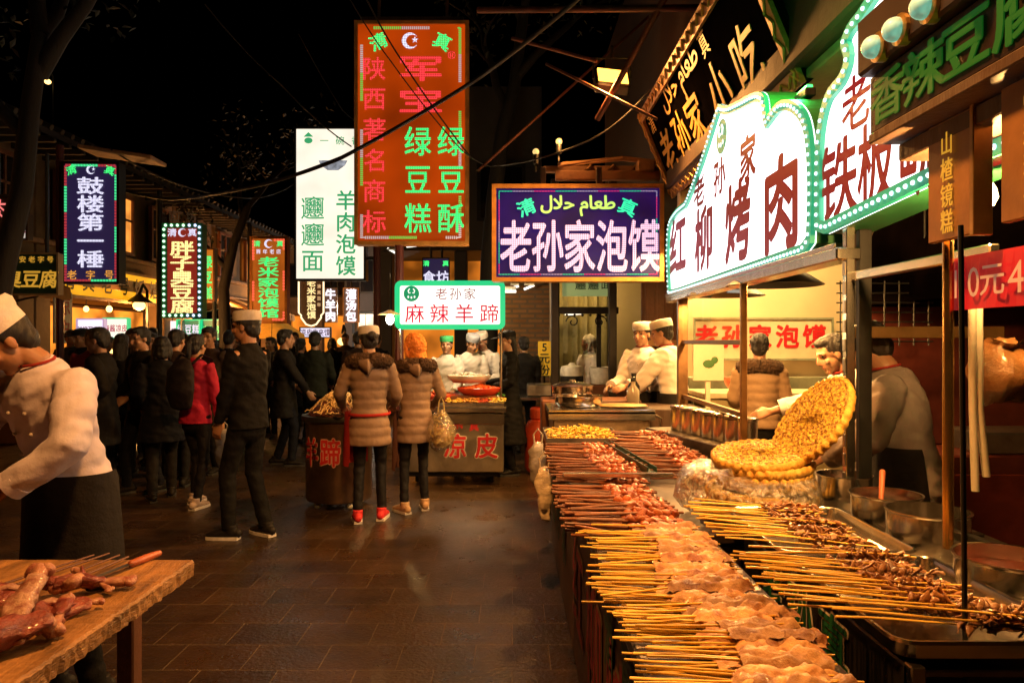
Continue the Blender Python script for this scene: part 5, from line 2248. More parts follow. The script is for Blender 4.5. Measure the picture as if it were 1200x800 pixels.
# gold pipe and the near glass guard
m = MB()
gp = P(1111, 300, 2.0)
m.sweep([(gp.x, 2.0, .95), (gp.x, 2.0, 1.80)], .014, 12)
tag(m.build('brass_pipe', mat('brass_pipe', (.62, .40, .13), .22, .95, .15), smooth=60), 'upright brass pipe in front of the price banner', 'pipe')
t = thing('glass_guard', 'clear glass guard with a thin black edge standing at the nearest tray', 'glass panel', (.94, 1.50, .60))
m = MB()
m.sweep([(0, 0, .0), (-.012, 0, 1.16)], .0055, 8)
m.build('black_edge', BLACKMET, t, smooth=60)
m = MB()
m.add([(.006, 0, .0), (.80, .0, .0), (.80, 0, 1.15), (-.006, 0, 1.15)], [(0, 1, 2, 3)])
m.build('glass_pane', glass_mat('clean_glass', (.97, .96, .92), .02), t)
for k, (px0, px1, ybot) in enumerate(((1139, 1143, 575), (1147, 1156, 558))):
    a, b, c = P(px0, 330, 2.3), P(px0 + 1, 480, 2.3), P(px1, ybot, 2.3)
    m = MB()
    m.sweep([a, b, b.lerp(c, .6), c], .0115, 12, side=(1, 0, 0))
    tag(m.build('plastic_tube', mat('white_pvc', (.62, .56, .45), .35, 0, .1), smooth=60), ('straight white plastic tube hanging by the brass pipe', 'curved shorter white plastic tube hanging by the brass pipe')[k], 'tube')

# crumpled bag hanging at the picture edge
m = MB()
p = P(1174, 432, 2.35)
m.lathe([(0, -.11), (.05, -.10), (.09, -.05), (.10, 0), (.08, .05), (.05, .07), (.07, .09)], 40)
noisy(m, .03, 12, 8)
noisy(m, .012, 34, 3)
o = tag(m.build('plastic_bag', mat('brown_plastic', (.22, .10, .035), .25, 0, .4, 8, .6, 30, coat=.6), smooth=180), 'crumpled brown plastic bag hung in the dark booth', 'bag')
o.location = p
# ================================================================== INTERIOR OF THE RIGHT STALL (behind the blurred cook)
t = thing('kitchen_cabinet', 'dark red kitchen cabinet behind the cook in the glass booth', 'cabinet', (2.92, 4.2, 0))
m = MB()
m.box((0, 0, .45), (1.5, .5, .9), .01)
m.box((0, .2, 1.5), (1.6, .1, 1.2), .01)
m.build('carcass', mat('dark_red_cabinet', (.09, .018, .012), .4, 0, .3), t)
m = MB()
m.box((-.1, -.06, .96), (.5, .35, .12), .01)
m.build('stove', STEEL_D, t)
for k in range(2):
    m = MB()
    m.box((-.35 + .7 * k, -.262, .45), (.62, .02, .7), .004)
    m.build('door', mat('dark_red_door', (.12, .02, .012), .35, 0, .3), t)
t = thing('wire_rack', 'black wire rack hanging behind the rail in the glass booth', 'rack', (1.85, 3.6, 1.5))
m = MB()
for k in range(7):
    m.sweep([(-.22 + k * .073, 0, 0), (-.22 + k * .073, 0, .32)], .004, 5)
    m.sweep([(-.24, 0, .02 + k * .048), (.24, 0, .02 + k * .048)], .004, 5)
m.build('grid', BLACKMET, t)
m = MB()
m.sweep([(-.2, 0, .32), (-.2, 0, 1.5)], .005, 5)
m.sweep([(.2, 0, .32), (.2, 0, 1.5)], .005, 5)
m.build('hanger', BLACKMET, t)

t = thing('added_hood', 'added black hood that keeps the glass booth dark above the cook', 'hood', (2.42, 3.75, 1.72))  # hood added to dim the bright patch behind the booth rail
m = MB()
m.prism([(-.45, 0), (.75, 0), (.75, .12), (.35, .75), (-.2, .75), (-.45, .12)], -.45, .45)
m.build('canopy', mat('shade_black', (.003, .002, .002), .8, 0, .3, spec=0), t)  # shade put into the colour: stays black beside the shade lamp
m = MB()
m.box((.05, 0, 1.1), (.35, .35, .75), .01)
m.build('duct', mat('shade_black', (.003, .002, .002), .8, 0, .3, spec=0), t)

# ================================================================== DINING ROOM: poster, counter
t = thing('wall_poster', 'cream wall board with five large red characters behind the diner', 'sign', (P(894, 396, 7.13).x, 7.13, P(894, 422, 7.13).z))
w, h = px_size(164, 50, 7.13)
m = MB()
m.box((0, 0, h / 2), (w, .02, h), .003)
m.build('board', mat('poster_cream', (.66, .58, .42), .5, 0, .06), t)
m = MB()
frame_strip(m, [(-w / 2, 0), (w / 2, 0), (w / 2, h), (-w / 2, h)], .02, -.025, -.008)
m.build('frame', mat('grey_green_frame', (.25, .27, .2), .5), t)
m = MB()
m.text('老孙家泡馍', -.03, h * .56, .235, .265, -.014, bold=.03)
m.build('lettering', mat('poster_red', (.55, .012, .02), .5, 0, .1), t)
t = thing('dining_counter', 'pale dining room counter below the wall board', 'counter', (2.35, 6.55, 0))
m = MB()
m.box((0, 0, .52), (1.3, .5, 1.0), .01)
m.build('cabinet', mat('olive_counter', (.28, .22, .11), .5, 0, .2), t)
m = MB()
m.box((0, 0, 1.05), (1.4, .56, .05), .006)
m.build('counter_top', mat('pale_top', (.5, .42, .28), .4), t)
m = MB()
m.lathe([(0, 1.08), (.07, 1.08), (.11, 1.14), (.13, 1.20), (.125, 1.20), (.06, 1.10), (0, 1.10)], 28, c=(-.34, -.1, 0))
o = tag(m.build('striped_bowl', mat('red_white_bowl', (.6, .12, .06), .4, 0, .7, 26), smooth=40), 'red patterned bowl standing on the dining counter', 'bowl')
o.location = (2.35, 6.55, 0)
# pale notice by the counter
t = thing('menu_notice', 'small cream notice panel beside the first bronze post', 'notice', P(830, 446, 6.1))
w, h = px_size(36, 44, 6.1)
m = MB()
m.box((0, 0, h / 2), (w, .02, h), .003)
m.box((0, .02, -.42), (.04, .03, .85), .003)
m.build('board', mat('poster_cream', (.66, .58, .42), .5, 0, .06), t)
m = MB()
m.ell((0, -.014, h * .45), (.05, .004, .035), 10, 6)
m.ell((.05, -.014, h * .55), (.03, .004, .03), 10, 6)
m.build('printed_mark', mat('green_print', (.05, .15, .04), .6), t)

# ================================================================== GRILL AND KITCHEN BOOTH UNDER THE PURPLE SIGN
g0 = P(642, 478, 6.0)
t = thing('grill_cart', 'long steel grill cart with a flat pan at the far end of the skewers', 'cart', (.72, 6.15, 0))
m = MB()
m.box((0, 0, .50), (.78, .62, .86), .01)
m.build('cabinet', mat('cart_steel_warm', (.34, .24, .15), .35, .75, .35), t)
m = MB()
m.box((0, 0, .955), (.86, .70, .04), .006)
m.box((0, -.34, .925), (.86, .02, .07), .004)
m.build('top', STEEL, t)
m = MB()
m.sweep([(.43, -.3, .93), (.48, -.3, .90), (.48, -.3, .78), (.43, -.3, .75)], .012, 8)
m.build('handle', STEEL, t)
pot('wide shallow steel pan on the grill cart', (.56, 6.1, .978), .20, .085, mat('soup', (.4, .22, .06), .2))
t = pot('steel pan with a lid behind the wide grill pan', (.56, 6.75, 1.0), .19, .11, None)
m = MB()
m.lathe([(.19, .112), (.12, .14), (.03, .15), (.03, .165), (0, .168)], 28)
m.build('lid', STEEL, t, smooth=40)
m = MB()
m.box((0, 0, .495), (.9, .4, .99), .01)
o = tag(m.build('side_bench', WOOD_R), 'reddish wooden bench behind the grill cart', 'bench')
o.location = (.72, 6.75, 0)
t = thing('flat_bread', 'flat golden bread lying on the grill cart', 'bread', (.92, 5.98, .985))
m = MB()
m.lathe([(0, 0), (.19, 0), (.20, .008), (.18, .018), (0, .022)], 40)
m.v = [(v[0], v[1] * .6, v[2]) for v in m.v]
m.build('loaf', mat('bread_brown', (.48, .22, .06), .5, 0, .3, 12), t, smooth=60)

t = thing('kitchen_booth', 'black iron kitchen booth with a green biang noodle board on its lintel', 'booth', (.98, 9.6, 0))
IRON = mat('black_iron', (.018, .014, .012), .4, .5, .3)
m = MB()
for px in (651, 717):
    x = P(px, 400, 9.6).x - .98
    m.box((x, 0, 1.3), (.10, .10, 2.6), .008)
m.box((0, .0, 1.93), (.85, .1, .09), .006)
m.box((0, .0, 2.62), (.85, .1, .06), .006)
m.box((.17, .02, 1.5), (.06, .06, .8), .004)
m.build('iron_frame', IRON, t)
m = MB()
for s in (-1, 1):
    for k in range(2):
        c = Vector((s * .18, -.03, 1.80 + .0 * k))
        pts = []
        for j in range(22):
            a = j * .35
            r = .09 * (1 - j / 26)
            pts.append(c + Vector((s * r * math.cos(a), 0, r * math.sin(a) - .02)))
        m.sweep(pts, .010, 5)
for j in range(8):
    m.ell((-.36 + j * .103, -.04, 1.865), .018, 8, 6)
m.build('iron_scroll', IRON, t)
m = MB()
m.box((0, .06, 2.28), (.62, .04, .32), .004)
m.build('board', glow('pale_green_board', (.36, .50, .20), .28, base=(.3, .4, .2)), t)
m = MB()
m.text('𰻝𰻝面', .1, 2.28, .15, .17, .034, bold=.01)
m.build('lettering', mat('dark_green_letter', (.03, .05, .02), .5), t)
m = MB()
m.box((0, -.1, .48), (1.2, .5, .96), .01)
m.build('bench', WOOD_R, t)
m = MB()
nn = 24
vs_, fs_ = [], []
for i in range(nn + 1):
    x = -.42 + .84 * i / nn
    yy = .88 + .03 * math.sin(i * 1.6)
    vs_ += [(x, yy, .9), (x, yy, 2.4)]
for i in range(nn):
    fs_.append((2 * i, 2 * i + 2, 2 * i + 3, 2 * i + 1))
m.add(vs_, fs_)
m.build('curtain', mat('olive_curtain', (.22, .19, .09), .7, 0, .2), t)
pot('white enamel stock pot on the booth bench', (1.18, 9.45, .965), .17, .22, None, mt=mat('white_enamel', (.7, .68, .62), .4))
t = thing('rice_cooker', 'squat white rice cooker with a black base on the booth bench', 'cooker', (.78, 9.45, .965))
m = MB()
m.lathe([(0, 0), (.14, 0), (.15, .02), (.15, .11), (0, .11)], 24)
m.build('base', BLACKMET, t, smooth=40)
m = MB()
m.lathe([(.155, .11), (.155, .19), (.14, .23), (.05, .25), (.03, .28), (0, .28)], 24)
m.build('lid', mat('white_enamel', (.7, .68, .62), .4), t, smooth=40)
t = thing('wooden_screen', 'brown slatted partition beside the two cooks', 'partition', (1.75, 8.4, 0))
m = MB()
m.box((.02, 0, 1.45), (.55, .06, 2.9), .006)
for k in range(5):
    m.box((-.2 + k * .11, -.036, 1.45), (.03, .02, 2.8), .003)
m.build('panel', WOOD_R, t)
m = MB()
m.box((0, -.08, 1.5), (.62, .08, .07), .006)
m.build('rail', TIMBER, t)

# bottles on the grill side
for k, (x, y, hh, lab) in enumerate(((1.10, 6.55, .26, 'black bottle standing beside the cook turning the skewers'), (1.06, 6.35, .22, 'clear jar standing beside the black bottle'))):
    t = thing('bottle', lab, 'bottle', (x, y, .95))
    m = MB()
    m.lathe([(0, 0), (.05, 0), (.055, .02), (.055, hh * .65), (.02, hh * .85), (.02, hh), (0, hh)], 20)
    m.build('vessel', mat('black_bottle', (.01, .01, .012), .1) if k == 0 else mat('jar_glass', (.5, .42, .3), .1, 0, .1), t, smooth=40)
    m = MB()
    m.lathe([(.024, hh), (.024, hh + .025), (0, hh + .025)], 16)
    m.build('cap', BLACKMET, t)
m = MB()
m.box((0, 0, .475), (.5, .6, .94), .01)
o = tag(m.build('bottle_bench', WOOD_D), 'dark bench behind the grill cart carrying bottles', 'bench')
o.location = (1.42, 6.5, 0)
o.scale = (1, 1, 1)

# red gas cylinder and small stove table at the gap
t = thing('gas_cylinder', 'red gas cylinder beside the lady in black', 'gas cylinder', (P(632, 500, 8.4).x, 8.4, 0))
m = MB()
m.lathe([(0, .02), (.14, .02), (.17, .07), (.17, .52), (.13, .60), (.05, .64), (.05, .70), (0, .70)], 28)
m.build('tank', mat('red_tank', (.55, .07, .025), .45, .1, .25), t, smooth=40)
m = MB()
m.lathe([(.09, .62), (.11, .64), (.11, .74), (.09, .76)], 20)
m.build('valve_guard', mat('red_tank', (.55, .07, .025), .45, .1, .25), t)
t = thing('stove_table', 'steel table with a gas stove left of the grill cart', 'table', (P(627, 470, 9.1).x, 9.1, 0))
m = MB()
m.box((0, 0, .82), (.62, .5, .04), .005)
m.build('table_top', STEEL, t)
for sx in (-.27, .27):
    for sy in (-.2, .2):
        m = MB()
        m.box((sx, sy, .40), (.04, .04, .80), .004)
        m.build('leg', BLACKMET, t)
m = MB()
m.box((.08, 0, .92), (.36, .34, .14), .01)
m.build('stove', STEEL_D, t)
t = thing('price_board', 'yellow upright board with black brush characters by the brick pillar', 'sign', (P(638, 440, 10.0).x, 10.0, 0))
w, h = px_size(15, 40, 10.0)
zt = P(638, 400, 10.0).z
m = MB()
m.box((0, 0, zt - h / 2), (w, .03, h), .003)
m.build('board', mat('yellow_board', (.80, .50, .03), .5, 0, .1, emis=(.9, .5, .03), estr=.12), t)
m = MB()
m.text('5元份', 0, zt - h / 2, .15, .155, -.02, vertical=True, bold=.02)
m.build('lettering', PLAIN_B, t)
m = MB()
m.sweep([(0, .04, 0), (0, .04, zt - .05)], .015, 8)
m.build('post', BLACKMET, t)

# ================================================================== CARTS IN THE MIDDLE
t = thing('noodle_cart', 'steel cold noodle cart with red lettering under the trotter sign', 'cart', (-.62, 8.0, 0))
CW = 1.06
m = MB()
m.box((0, -.02, .45), (CW, .66, .62), .01)
m.build('cabinet', mat('cart_steel', (.36, .31, .24), .33, .8, .4, 2.5), t)
m = MB()
m.box((0, -.02, .80), (CW + .06, .74, .05), .006)
m.box((0, -.36, .70), (CW + .03, .03, .10), .006)
m.build('counter_top', STEEL, t)
m = MB()
m.box((0, 0, .11), (CW - .1, .56, .05), .005)
m.build('base_frame', BLACKMET, t)
m, mo = MB(), MB()
for i, ch in enumerate('凉皮'):
    m.char(ch, .02 + .33 * i, .42, .25, .27, -.358, bold=.02)
    mo.char(ch, .02 + .33 * i, .42, .25, .27, -.354, bold=.06)
mo.build('lettering_outline', mat('white_print', (.6, .52, .42), .6), t)
m.build('lettering', mat('cart_red', (.50, .015, .02), .5, 0, .1), t)
m = MB()
m.char('QINGZHEN', -.12, .63, .085, .1, -.358, bold=.02)
m.char('真', .22, .63, .11, .11, -.358, bold=.02)
m.build('small_lettering', mat('cart_red', (.50, .015, .02), .5, 0, .1), t)
for x in (-.60, .50):
    m = MB()
    m.sweep([(x, -.05, .75), (x, -.05, 2.16)], .014, 8)
    m.build('post', STEEL, t)
for x in (-.4, .4):
    m = MB()
    m.lathe([(0, -.02), (.05, -.02), (.055, 0), (.05, .02), (0, .02)], 16, M=Matrix.Translation((x, -.15, .055)) @ Matrix.Rotation(math.pi / 2, 4, 'Y'))
    m.build('caster', BLACKMET, t)
# food on top
rnd = random.Random(9)
t = thing('garnish_tray', 'tray of yellow and green cold noodle toppings on the cart', 'tray', (-.40, 7.86, .826))
m = MB()
m.box((0, 0, .02), (.64, .36, .04), .006)
m.build('pan', STEEL, t)
for k, (x, col, kk) in enumerate(((-.22, (.66, .42, .05), 'yellow'), (-.05, (.60, .30, .06), 'amber'), (.1, (.45, .06, .02), 'red'), (.24, (.62, .46, .08), 'straw'))):
    m = MB()
    for j in range(60):
        a, b = rnd.uniform(-.09, .09), rnd.uniform(-.15, .15)
        m.ell((x + a, b, .05 + rnd.uniform(0, .035) * (1 - (abs(b) / .16) ** 2)), (.016, .012, .008), 6, 5)
    o = m.build('topping', mat('topping_' + kk, col, .4, 0, .3, 20), t, smooth=180)
    o['kind'] = 'stuff'
t = thing('herb_bowl', 'bowl of green chopped herbs behind the toppings', 'bowl', (-.20, 8.12, .826))
m = MB()
m.lathe([(0, 0), (.07, 0), (.13, .06), (.14, .09), (.13, .09), (.06, .02), (0, .02)], 24)
m.build('vessel', STEEL, t, smooth=40)
m = MB()
for j in range(80):
    a, r = rnd.uniform(0, 6.28), .12 * math.sqrt(rnd.random())
    m.ell((r * math.cos(a), r * math.sin(a), .09 + .05 * (1 - r / .12)), (.016, .012, .01), 6, 5)
o = m.build('herbs', mat('green_herb', (.05, .20, .02), .5, 0, .4, 20), t, smooth=180)
o['kind'] = 'stuff'
for k, (x, y, z, col, lab) in enumerate(((-.36, 8.05, .93, (.55, .05, .02), 'oval red food basin standing behind the toppings'), (-.48, 8.15, 1.06, (.62, .58, .52), 'pale plastic wrapped basin on top of the red basin'), (-.82, 8.1, .85, (.50, .05, .03), 'small red basin beside the woman in the orange scarf'))):
    t = thing('food_basin', lab, 'basin', (x, y, z))
    m = MB()
    m.lathe([(0, 0), (.18, 0), (.24, .05), (.25, .08), (.24, .085), (.17, .03), (0, .03)], 32)
    m.build('vessel', mat('basin_%d' % k, col, .35, 0, .15), t, smooth=40)
    m = MB()
    for j in range(50):
        a, r = rnd.uniform(0, 6.28), .2 * math.sqrt(rnd.random())
        m.ell((r * math.cos(a), r * math.sin(a), .07 + .04 * (1 - r / .2)), (.03, .02, .016), 6, 5)
    o = m.build('food', mat('basin_food_%d' % k, ((.6, .10, .02), (.6, .55, .5), (.5, .1, .04))[k], .35, 0, .4, 14), t, smooth=180)
    o['kind'] = 'stuff'
m = MB()
m.box((0, 0, .05), (.5, .4, .1), .008)
o = tag(m.build('serving_board', WOOD_R), 'wooden riser board under the red basin', 'board')
o.location = (-.42, 8.1, .828)

# barrel of trotters
bx = -1.61
t = thing('trotter_barrel', 'round steel barrel cart with red trotter lettering heaped with noodles', 'barrel', (bx, 6.75, 0))
m = MB()
m.lathe([(0, .07), (.29, .07), (.30, .09), (.30, .76), (.31, .78), (.31, .80), (.29, .80)], 48)
m.build('vessel', mat('barrel_steel', (.16, .10, .065), .35, .8, .4, 3), t, smooth=40)
m = MB()
m.lathe([(.29, .79), (.335, .80), (.34, .83), (.335, .845), (.28, .845), (0, .83)], 48)
m.build('rim_tray', BLACKMET, t, smooth=40)


def wrapf(R, zc):
    def fn(q):
        a = q[0] / R
        rr = R + (-q[1])
        return (rr * math.sin(a), -rr * math.cos(a), q[2] + zc)
    return fn


m, mo = MB(), MB()
for i, ch in enumerate('羊蹄'):
    m.char(ch, -.21 + .20 * i, 0, .19, .26, -.006, bold=.02, fn=wrapf(.30, .53))
    mo.char(ch, -.21 + .20 * i, 0, .19, .26, -.003, bold=.06, fn=wrapf(.30, .53))
mo.build('lettering_outline', mat('pink_print', (.55, .30, .24), .6), t)
m.build('lettering', mat('cart_red', (.50, .015, .02), .5, 0, .1), t)
for a in (.6, 2.2, 3.9, 5.4):
    m = MB()
    m.ell((.22 * math.cos(a), .22 * math.sin(a), .035), .035, 10, 8)
    m.build('caster', mat('white_enamel', (.7, .68, .62), .4), t, smooth=180)
t = thing('noodle_heap', 'heap of pale noodles over dark beans on the barrel', 'food', (bx, 6.75, .846))
m = MB()
for j in range(150):
    a = rnd.uniform(0, 6.28)
    r = .22 * math.sqrt(rnd.random())
    z = .03 + .17 * (1 - (r / .24) ** 2)
    pts = []
    d = rnd.uniform(0, 6.28)
    p = Vector((r * math.cos(a) + .03, r * math.sin(a), z))
    for k in range(7):
        pts.append(p.copy())
        d += rnd.uniform(-.8, .8)
        p = p + Vector((math.cos(d) * .025, math.sin(d) * .025, 0))
        rr = math.hypot(p.x, p.y)
        p.z = .035 + .17 * max(0, 1 - (rr / .25) ** 2) + rnd.uniform(-.008, .012)
    m.sweep(pts, .006, 5)
o = m.build('noodles', mat('pale_noodle', (.70, .52, .25), .4, 0, .2, 20), t, smooth=180)
o['kind'] = 'stuff'
m = MB()
m.lathe([(.28, 0), (.26, .04), (.18, .12), (.08, .17), (0, .18)], 40)
noisy(m, .018, 22, 3)
m.build('bean_bed', mat('dark_bean', (.10, .03, .02), .4, 0, .6, 40, .6, 60), t, smooth=180)
tongs = MB()

# awnings far left
for k, (px, py, Yd, w, lab) in enumerate(((150, 404, 18.5, 1.8, 'yellow lit parasol nearest the amber globe lamp'), (132, 396, 19.5, 1.6, 'small orange parasol behind the mint edged sign'), (318, 392, 18.5, 1.7, 'amber lit parasol below the orange sign'))):
    p = P(px, py, Yd)
    t = thing('parasol', lab, 'parasol', (p.x, p.y, 0))
    m = MB()
    m.lathe([(w / 2, p.z - .10), (w / 2, p.z), (w * .25, p.z + .28), (0, p.z + .42)], 8)
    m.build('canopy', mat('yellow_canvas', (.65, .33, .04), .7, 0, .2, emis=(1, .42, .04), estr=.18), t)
    m = MB()
    m.sweep([(0, 0, 0), (0, 0, p.z + .4)], .025, 8)
    m.build('pole', STEEL_D, t)

# clutter in front of the left shops: hanging bulbs, menu boards, counters
rnd = random.Random(17)
for k, (px, py, Yd, lab) in enumerate((
        (82, 398, 12.2, 'small warm bulb under the yellow fascia by the sign post'), (101, 362, 13.0, 'small warm bulb just over the juice sign'),
        (128, 362, 13.4, 'small warm bulb over the mint edged sign'), (172, 408, 14.0, 'small warm bulb low beside the wide shade lamp'),
        (183, 402, 16.2, 'small warm bulb under the arrow sign'), (226, 408, 16.8, 'small warm bulb under the bean cake sign'),
        (287, 402, 18.0, 'small warm bulb by the skullcap of the man in the lane'), (318, 406, 17.5, 'small warm bulb under the amber parasol'),
        (343, 398, 18.6, 'small warm bulb left of the slim lilac strip'), (428, 396, 18.9, 'small warm bulb past the farthest menu box'))):
    p = P(px, py, Yd)
    t = thing('hanging_bulb', lab, 'lamp', p, 0, 'small bulbs over the far stalls')
    m = MB()
    r = rnd.uniform(.04, .06)
    m.ell((0, 0, 0), (r, r, r * 1.2), 10, 8)
    m.build('bulb', glow('bulb_far', (1.0, .60, .16), 4.0), t, smooth=180)
    m = MB()
    m.sweep([(0, 0, r), (rnd.uniform(-.05, .05), 0, rnd.uniform(.5, .9))], .008, 5)
    m.build('cord', CABLE, t)
for k, (py, Yd, w_, h_, txt, lab) in enumerate((
        (376, 9.6, .5, .7, '烤肉串', 'red menu board on the pier of the dark timber shop'), (372, 11.3, .45, .8, '凉皮', 'cream menu board on the pier between the timber shops'),
        (385, 15.6, .5, .7, '米线', 'cream menu board on the pier by the bulb framed sign'))):
    z = CZ - (py - 400) / F * Yd
    t = thing('menu_board', lab, 'board', (-6.98, Yd, z - h_ / 2), FACE_STREET_FROM_LEFT)
    m = MB()
    m.box((0, .02, h_ / 2), (w_, .03, h_), .004)
    m.build('board', mat('menu_red', (.45, .03, .02), .5) if k == 0 else mat('poster_cream', (.66, .58, .42), .5), t)
    m = MB()
    m.text(txt, 0, h_ / 2, h_ / len(txt) * .8, h_ / len(txt) * .95, -.004, vertical=True, bold=.02)
    m.build('lettering', mat('menu_ink', (.85, .65, .2), .5) if k == 0 else mat('front_red', (.42, .015, .02), .5), t)
for k, (y0, lab) in enumerate(((8.2, 'dark timber sales counter of the first left shop'), (12.4, 'timber sales counter under the yellow fascia'), (14.4, 'timber sales counter beside the shade lamp'), (17.4, 'timber sales counter under the green signs'), (20.3, 'timber sales counter at the end of the left row'))):
    t = thing('sales_counter', lab, 'counter', (-7.5, y0, 0))
    m = MB()
    m.box((0, 0, .5), (.6, 1.3, 1.0), .01)
    m.build('cabinet', WOOD_D, t)
    m = MB()
    m.box((0, 0, 1.02), (.7, 1.4, .04), .005)
    m.build('counter_top', TIMBER, t)
    for j in range(3):
        m = MB()
        m.lathe([(0, 0), (.12, 0), (.15, .02), (.15, .22), (.16, .23), (0, .23)], 18)
        q = tag(m.build('stock_pot', STEEL_D, smooth=40), ('nearest', 'middle', 'farthest')[j] + ' of three stock pots ' + lab.split(' counter ')[1].replace('of the', 'at the').replace('at the end of', 'at the end of'), 'pot', 'stock pots on the left shop counters')
        q.location = (-7.5, y0 - .45 + .45 * j, 1.041)
for k, (y0, lab) in enumerate(((9.0, 'rolled canvas awning of the dark timber shop'), (16.6, 'canvas awning between the bulb framed sign and the orange sign'), (19.4, 'canvas awning beyond the thin dark tree'))):
    t = thing('shop_awning', lab, 'awning', (-7.0, y0, 2.35))
    m = MB()
    vs_, fs_ = [], []
    for i in range(13):
        yy = -1.1 + 2.2 * i / 12
        vs_ += [(0, yy, .25), (.85, yy, -.08), (.87, yy, -.24 - .03 * (i % 2))]
    for i in range(12):
        fs_ += [(3 * i, 3 * i + 1, 3 * i + 4, 3 * i + 3), (3 * i + 1, 3 * i + 2, 3 * i + 5, 3 * i + 4)]
    m.add(vs_, fs_)
    m.build('canvas', mat('ochre_canvas', (.38, .16, .03), .8, 0, .3), t)
    m = MB()
    for yy in (-1.05, 1.05):
        m.sweep([(0, yy, -.3), (.85, yy, -.1)], .015, 6)
    m.build('strut', BLACKMET, t)

# white carrier bags tied to the counter corner
def carrier(label, top, L, w, mt, seed):
    t = thing('carrier_bag', label, 'bag', top)
    rnd = random.Random(seed)
    m = MB()
    n = 10
    m.sweep([(rnd.uniform(-.012, .012), rnd.uniform(-.012, .012), -L * k / n) for k in range(n + 1)],
            [(w * (.25 + .75 * math.sin(math.pi * min(1, .12 + k / n * .8))), w * .55 * (.3 + .7 * math.sin(math.pi * min(1, .12 + .8 * k / n)))) for k in range(n + 1)], 22)
    noisy(m, .014, 14, seed)
    noisy(m, .006, 40, seed)
    m.build('plastic', mt, t, smooth=180)
    m = MB()
    m.sweep([(-.02, 0, -.03), (-.03, 0, .05), (0, 0, .09), (.03, 0, .05), (.02, 0, -.03)], .006, 6)
    m.build('handle', mt, t)
    return t


BAGW = mat('thin_white_plastic', (.72, .58, .40), .35, 0, .2, 9, .5, 30, coat=.4)
carrier('limp cream carrier bag tied to the lane corner of the counter', (.185, 4.15, .80), .30, .05, BAGW, 3)
carrier('greyer carrier bag hanging farther along the counter', (.17, 4.75, .86), .30, .06, mat('grey_plastic', (.36, .31, .26), .35, 0, .2, 9, .5, 30, coat=.4), 6)
# ================================================================== PEOPLE
SKIN = mat('skin', (.42, .22, .13), .45, 0, .12, 10, .06, 60, sss=.15)
SKIN_D = mat('skin_tanned', (.34, .165, .09), .45, 0, .12, 10, .06, 60, sss=.15)
EYE = mat('eye_dark', (.012, .009, .008), .15)
LIP = mat('lip', (.30, .09, .07), .45, 0, .1)
HAIR = mat('black_hair', (.012, .009, .008), .38, 0, .3, 30, .5, 90, stretch=(8, 8, 1))


def cloth(key, col, rough=.8, var=.2, bump=.5, bscale=13, **k):
    return mat('cloth_' + key, col, rough, 0, var, 6, bump, bscale, spec=.15, **k)


def remesh(mb, voxel, smooth_it=4, fac=.5):
    me = bpy.data.meshes.new('r')
    me.from_pydata([tuple(v) for v in mb.v], [], mb.f)
    me.update()
    ob = bpy.data.objects.new('r', me)
    md = ob.modifiers.new('r', 'REMESH')
    md.mode = 'VOXEL'
    md.voxel_size = voxel
    md.adaptivity = 0.0
    if smooth_it:
        ms = ob.modifiers.new('s', 'SMOOTH')
        ms.iterations = smooth_it
        ms.factor = fac
    out = evaluated(ob)
    bpy.data.objects.remove(ob)
    bpy.data.meshes.remove(me)
    return out


def finish(me, name, mats, parent=None, fn=None, disp=None):
    """shade, name, link; fn(co)->material index per face centre; disp(co)->offset along the normal"""
    if disp is not None:
        n_ = len(me.vertices)
        co_, no_ = np.zeros(n_ * 3), np.zeros(n_ * 3)
        me.vertices.foreach_get('co', co_)
        me.vertex_normals.foreach_get('vector', no_)
        d_ = np.array([disp(Vector(c)) for c in co_.reshape(-1, 3)])
        co_ = co_.reshape(-1, 3) + no_.reshape(-1, 3) * d_[:, None]
        me.vertices.foreach_set('co', co_.ravel())
        me.update()
    me.materials.clear()
    for m in mats:
        me.materials.append(m)
    if fn is not None:
        for p in me.polygons:
            p.material_index = fn(p.center)
    me.shade_smooth()
    me.name = name
    o = bpy.data.objects.new(name, me)
    COL.objects.link(o)
    if parent is not None:
        o.parent = parent
    return o


def ik(a, b, l1, l2, pole):
    d = b - a
    L = min(d.length, (l1 + l2) * .999)
    u = d.normalized()
    x = (l1 * l1 - l2 * l2 + L * L) / (2 * L)
    h = math.sqrt(max(0, l1 * l1 - x * x))
    p = Vector(pole)
    p = (p - p.dot(u) * u)
    p = p.normalized() if p.length > 1e-6 else Vector((0, 0, 1))
    return a + u * x + p * h, a + u * L


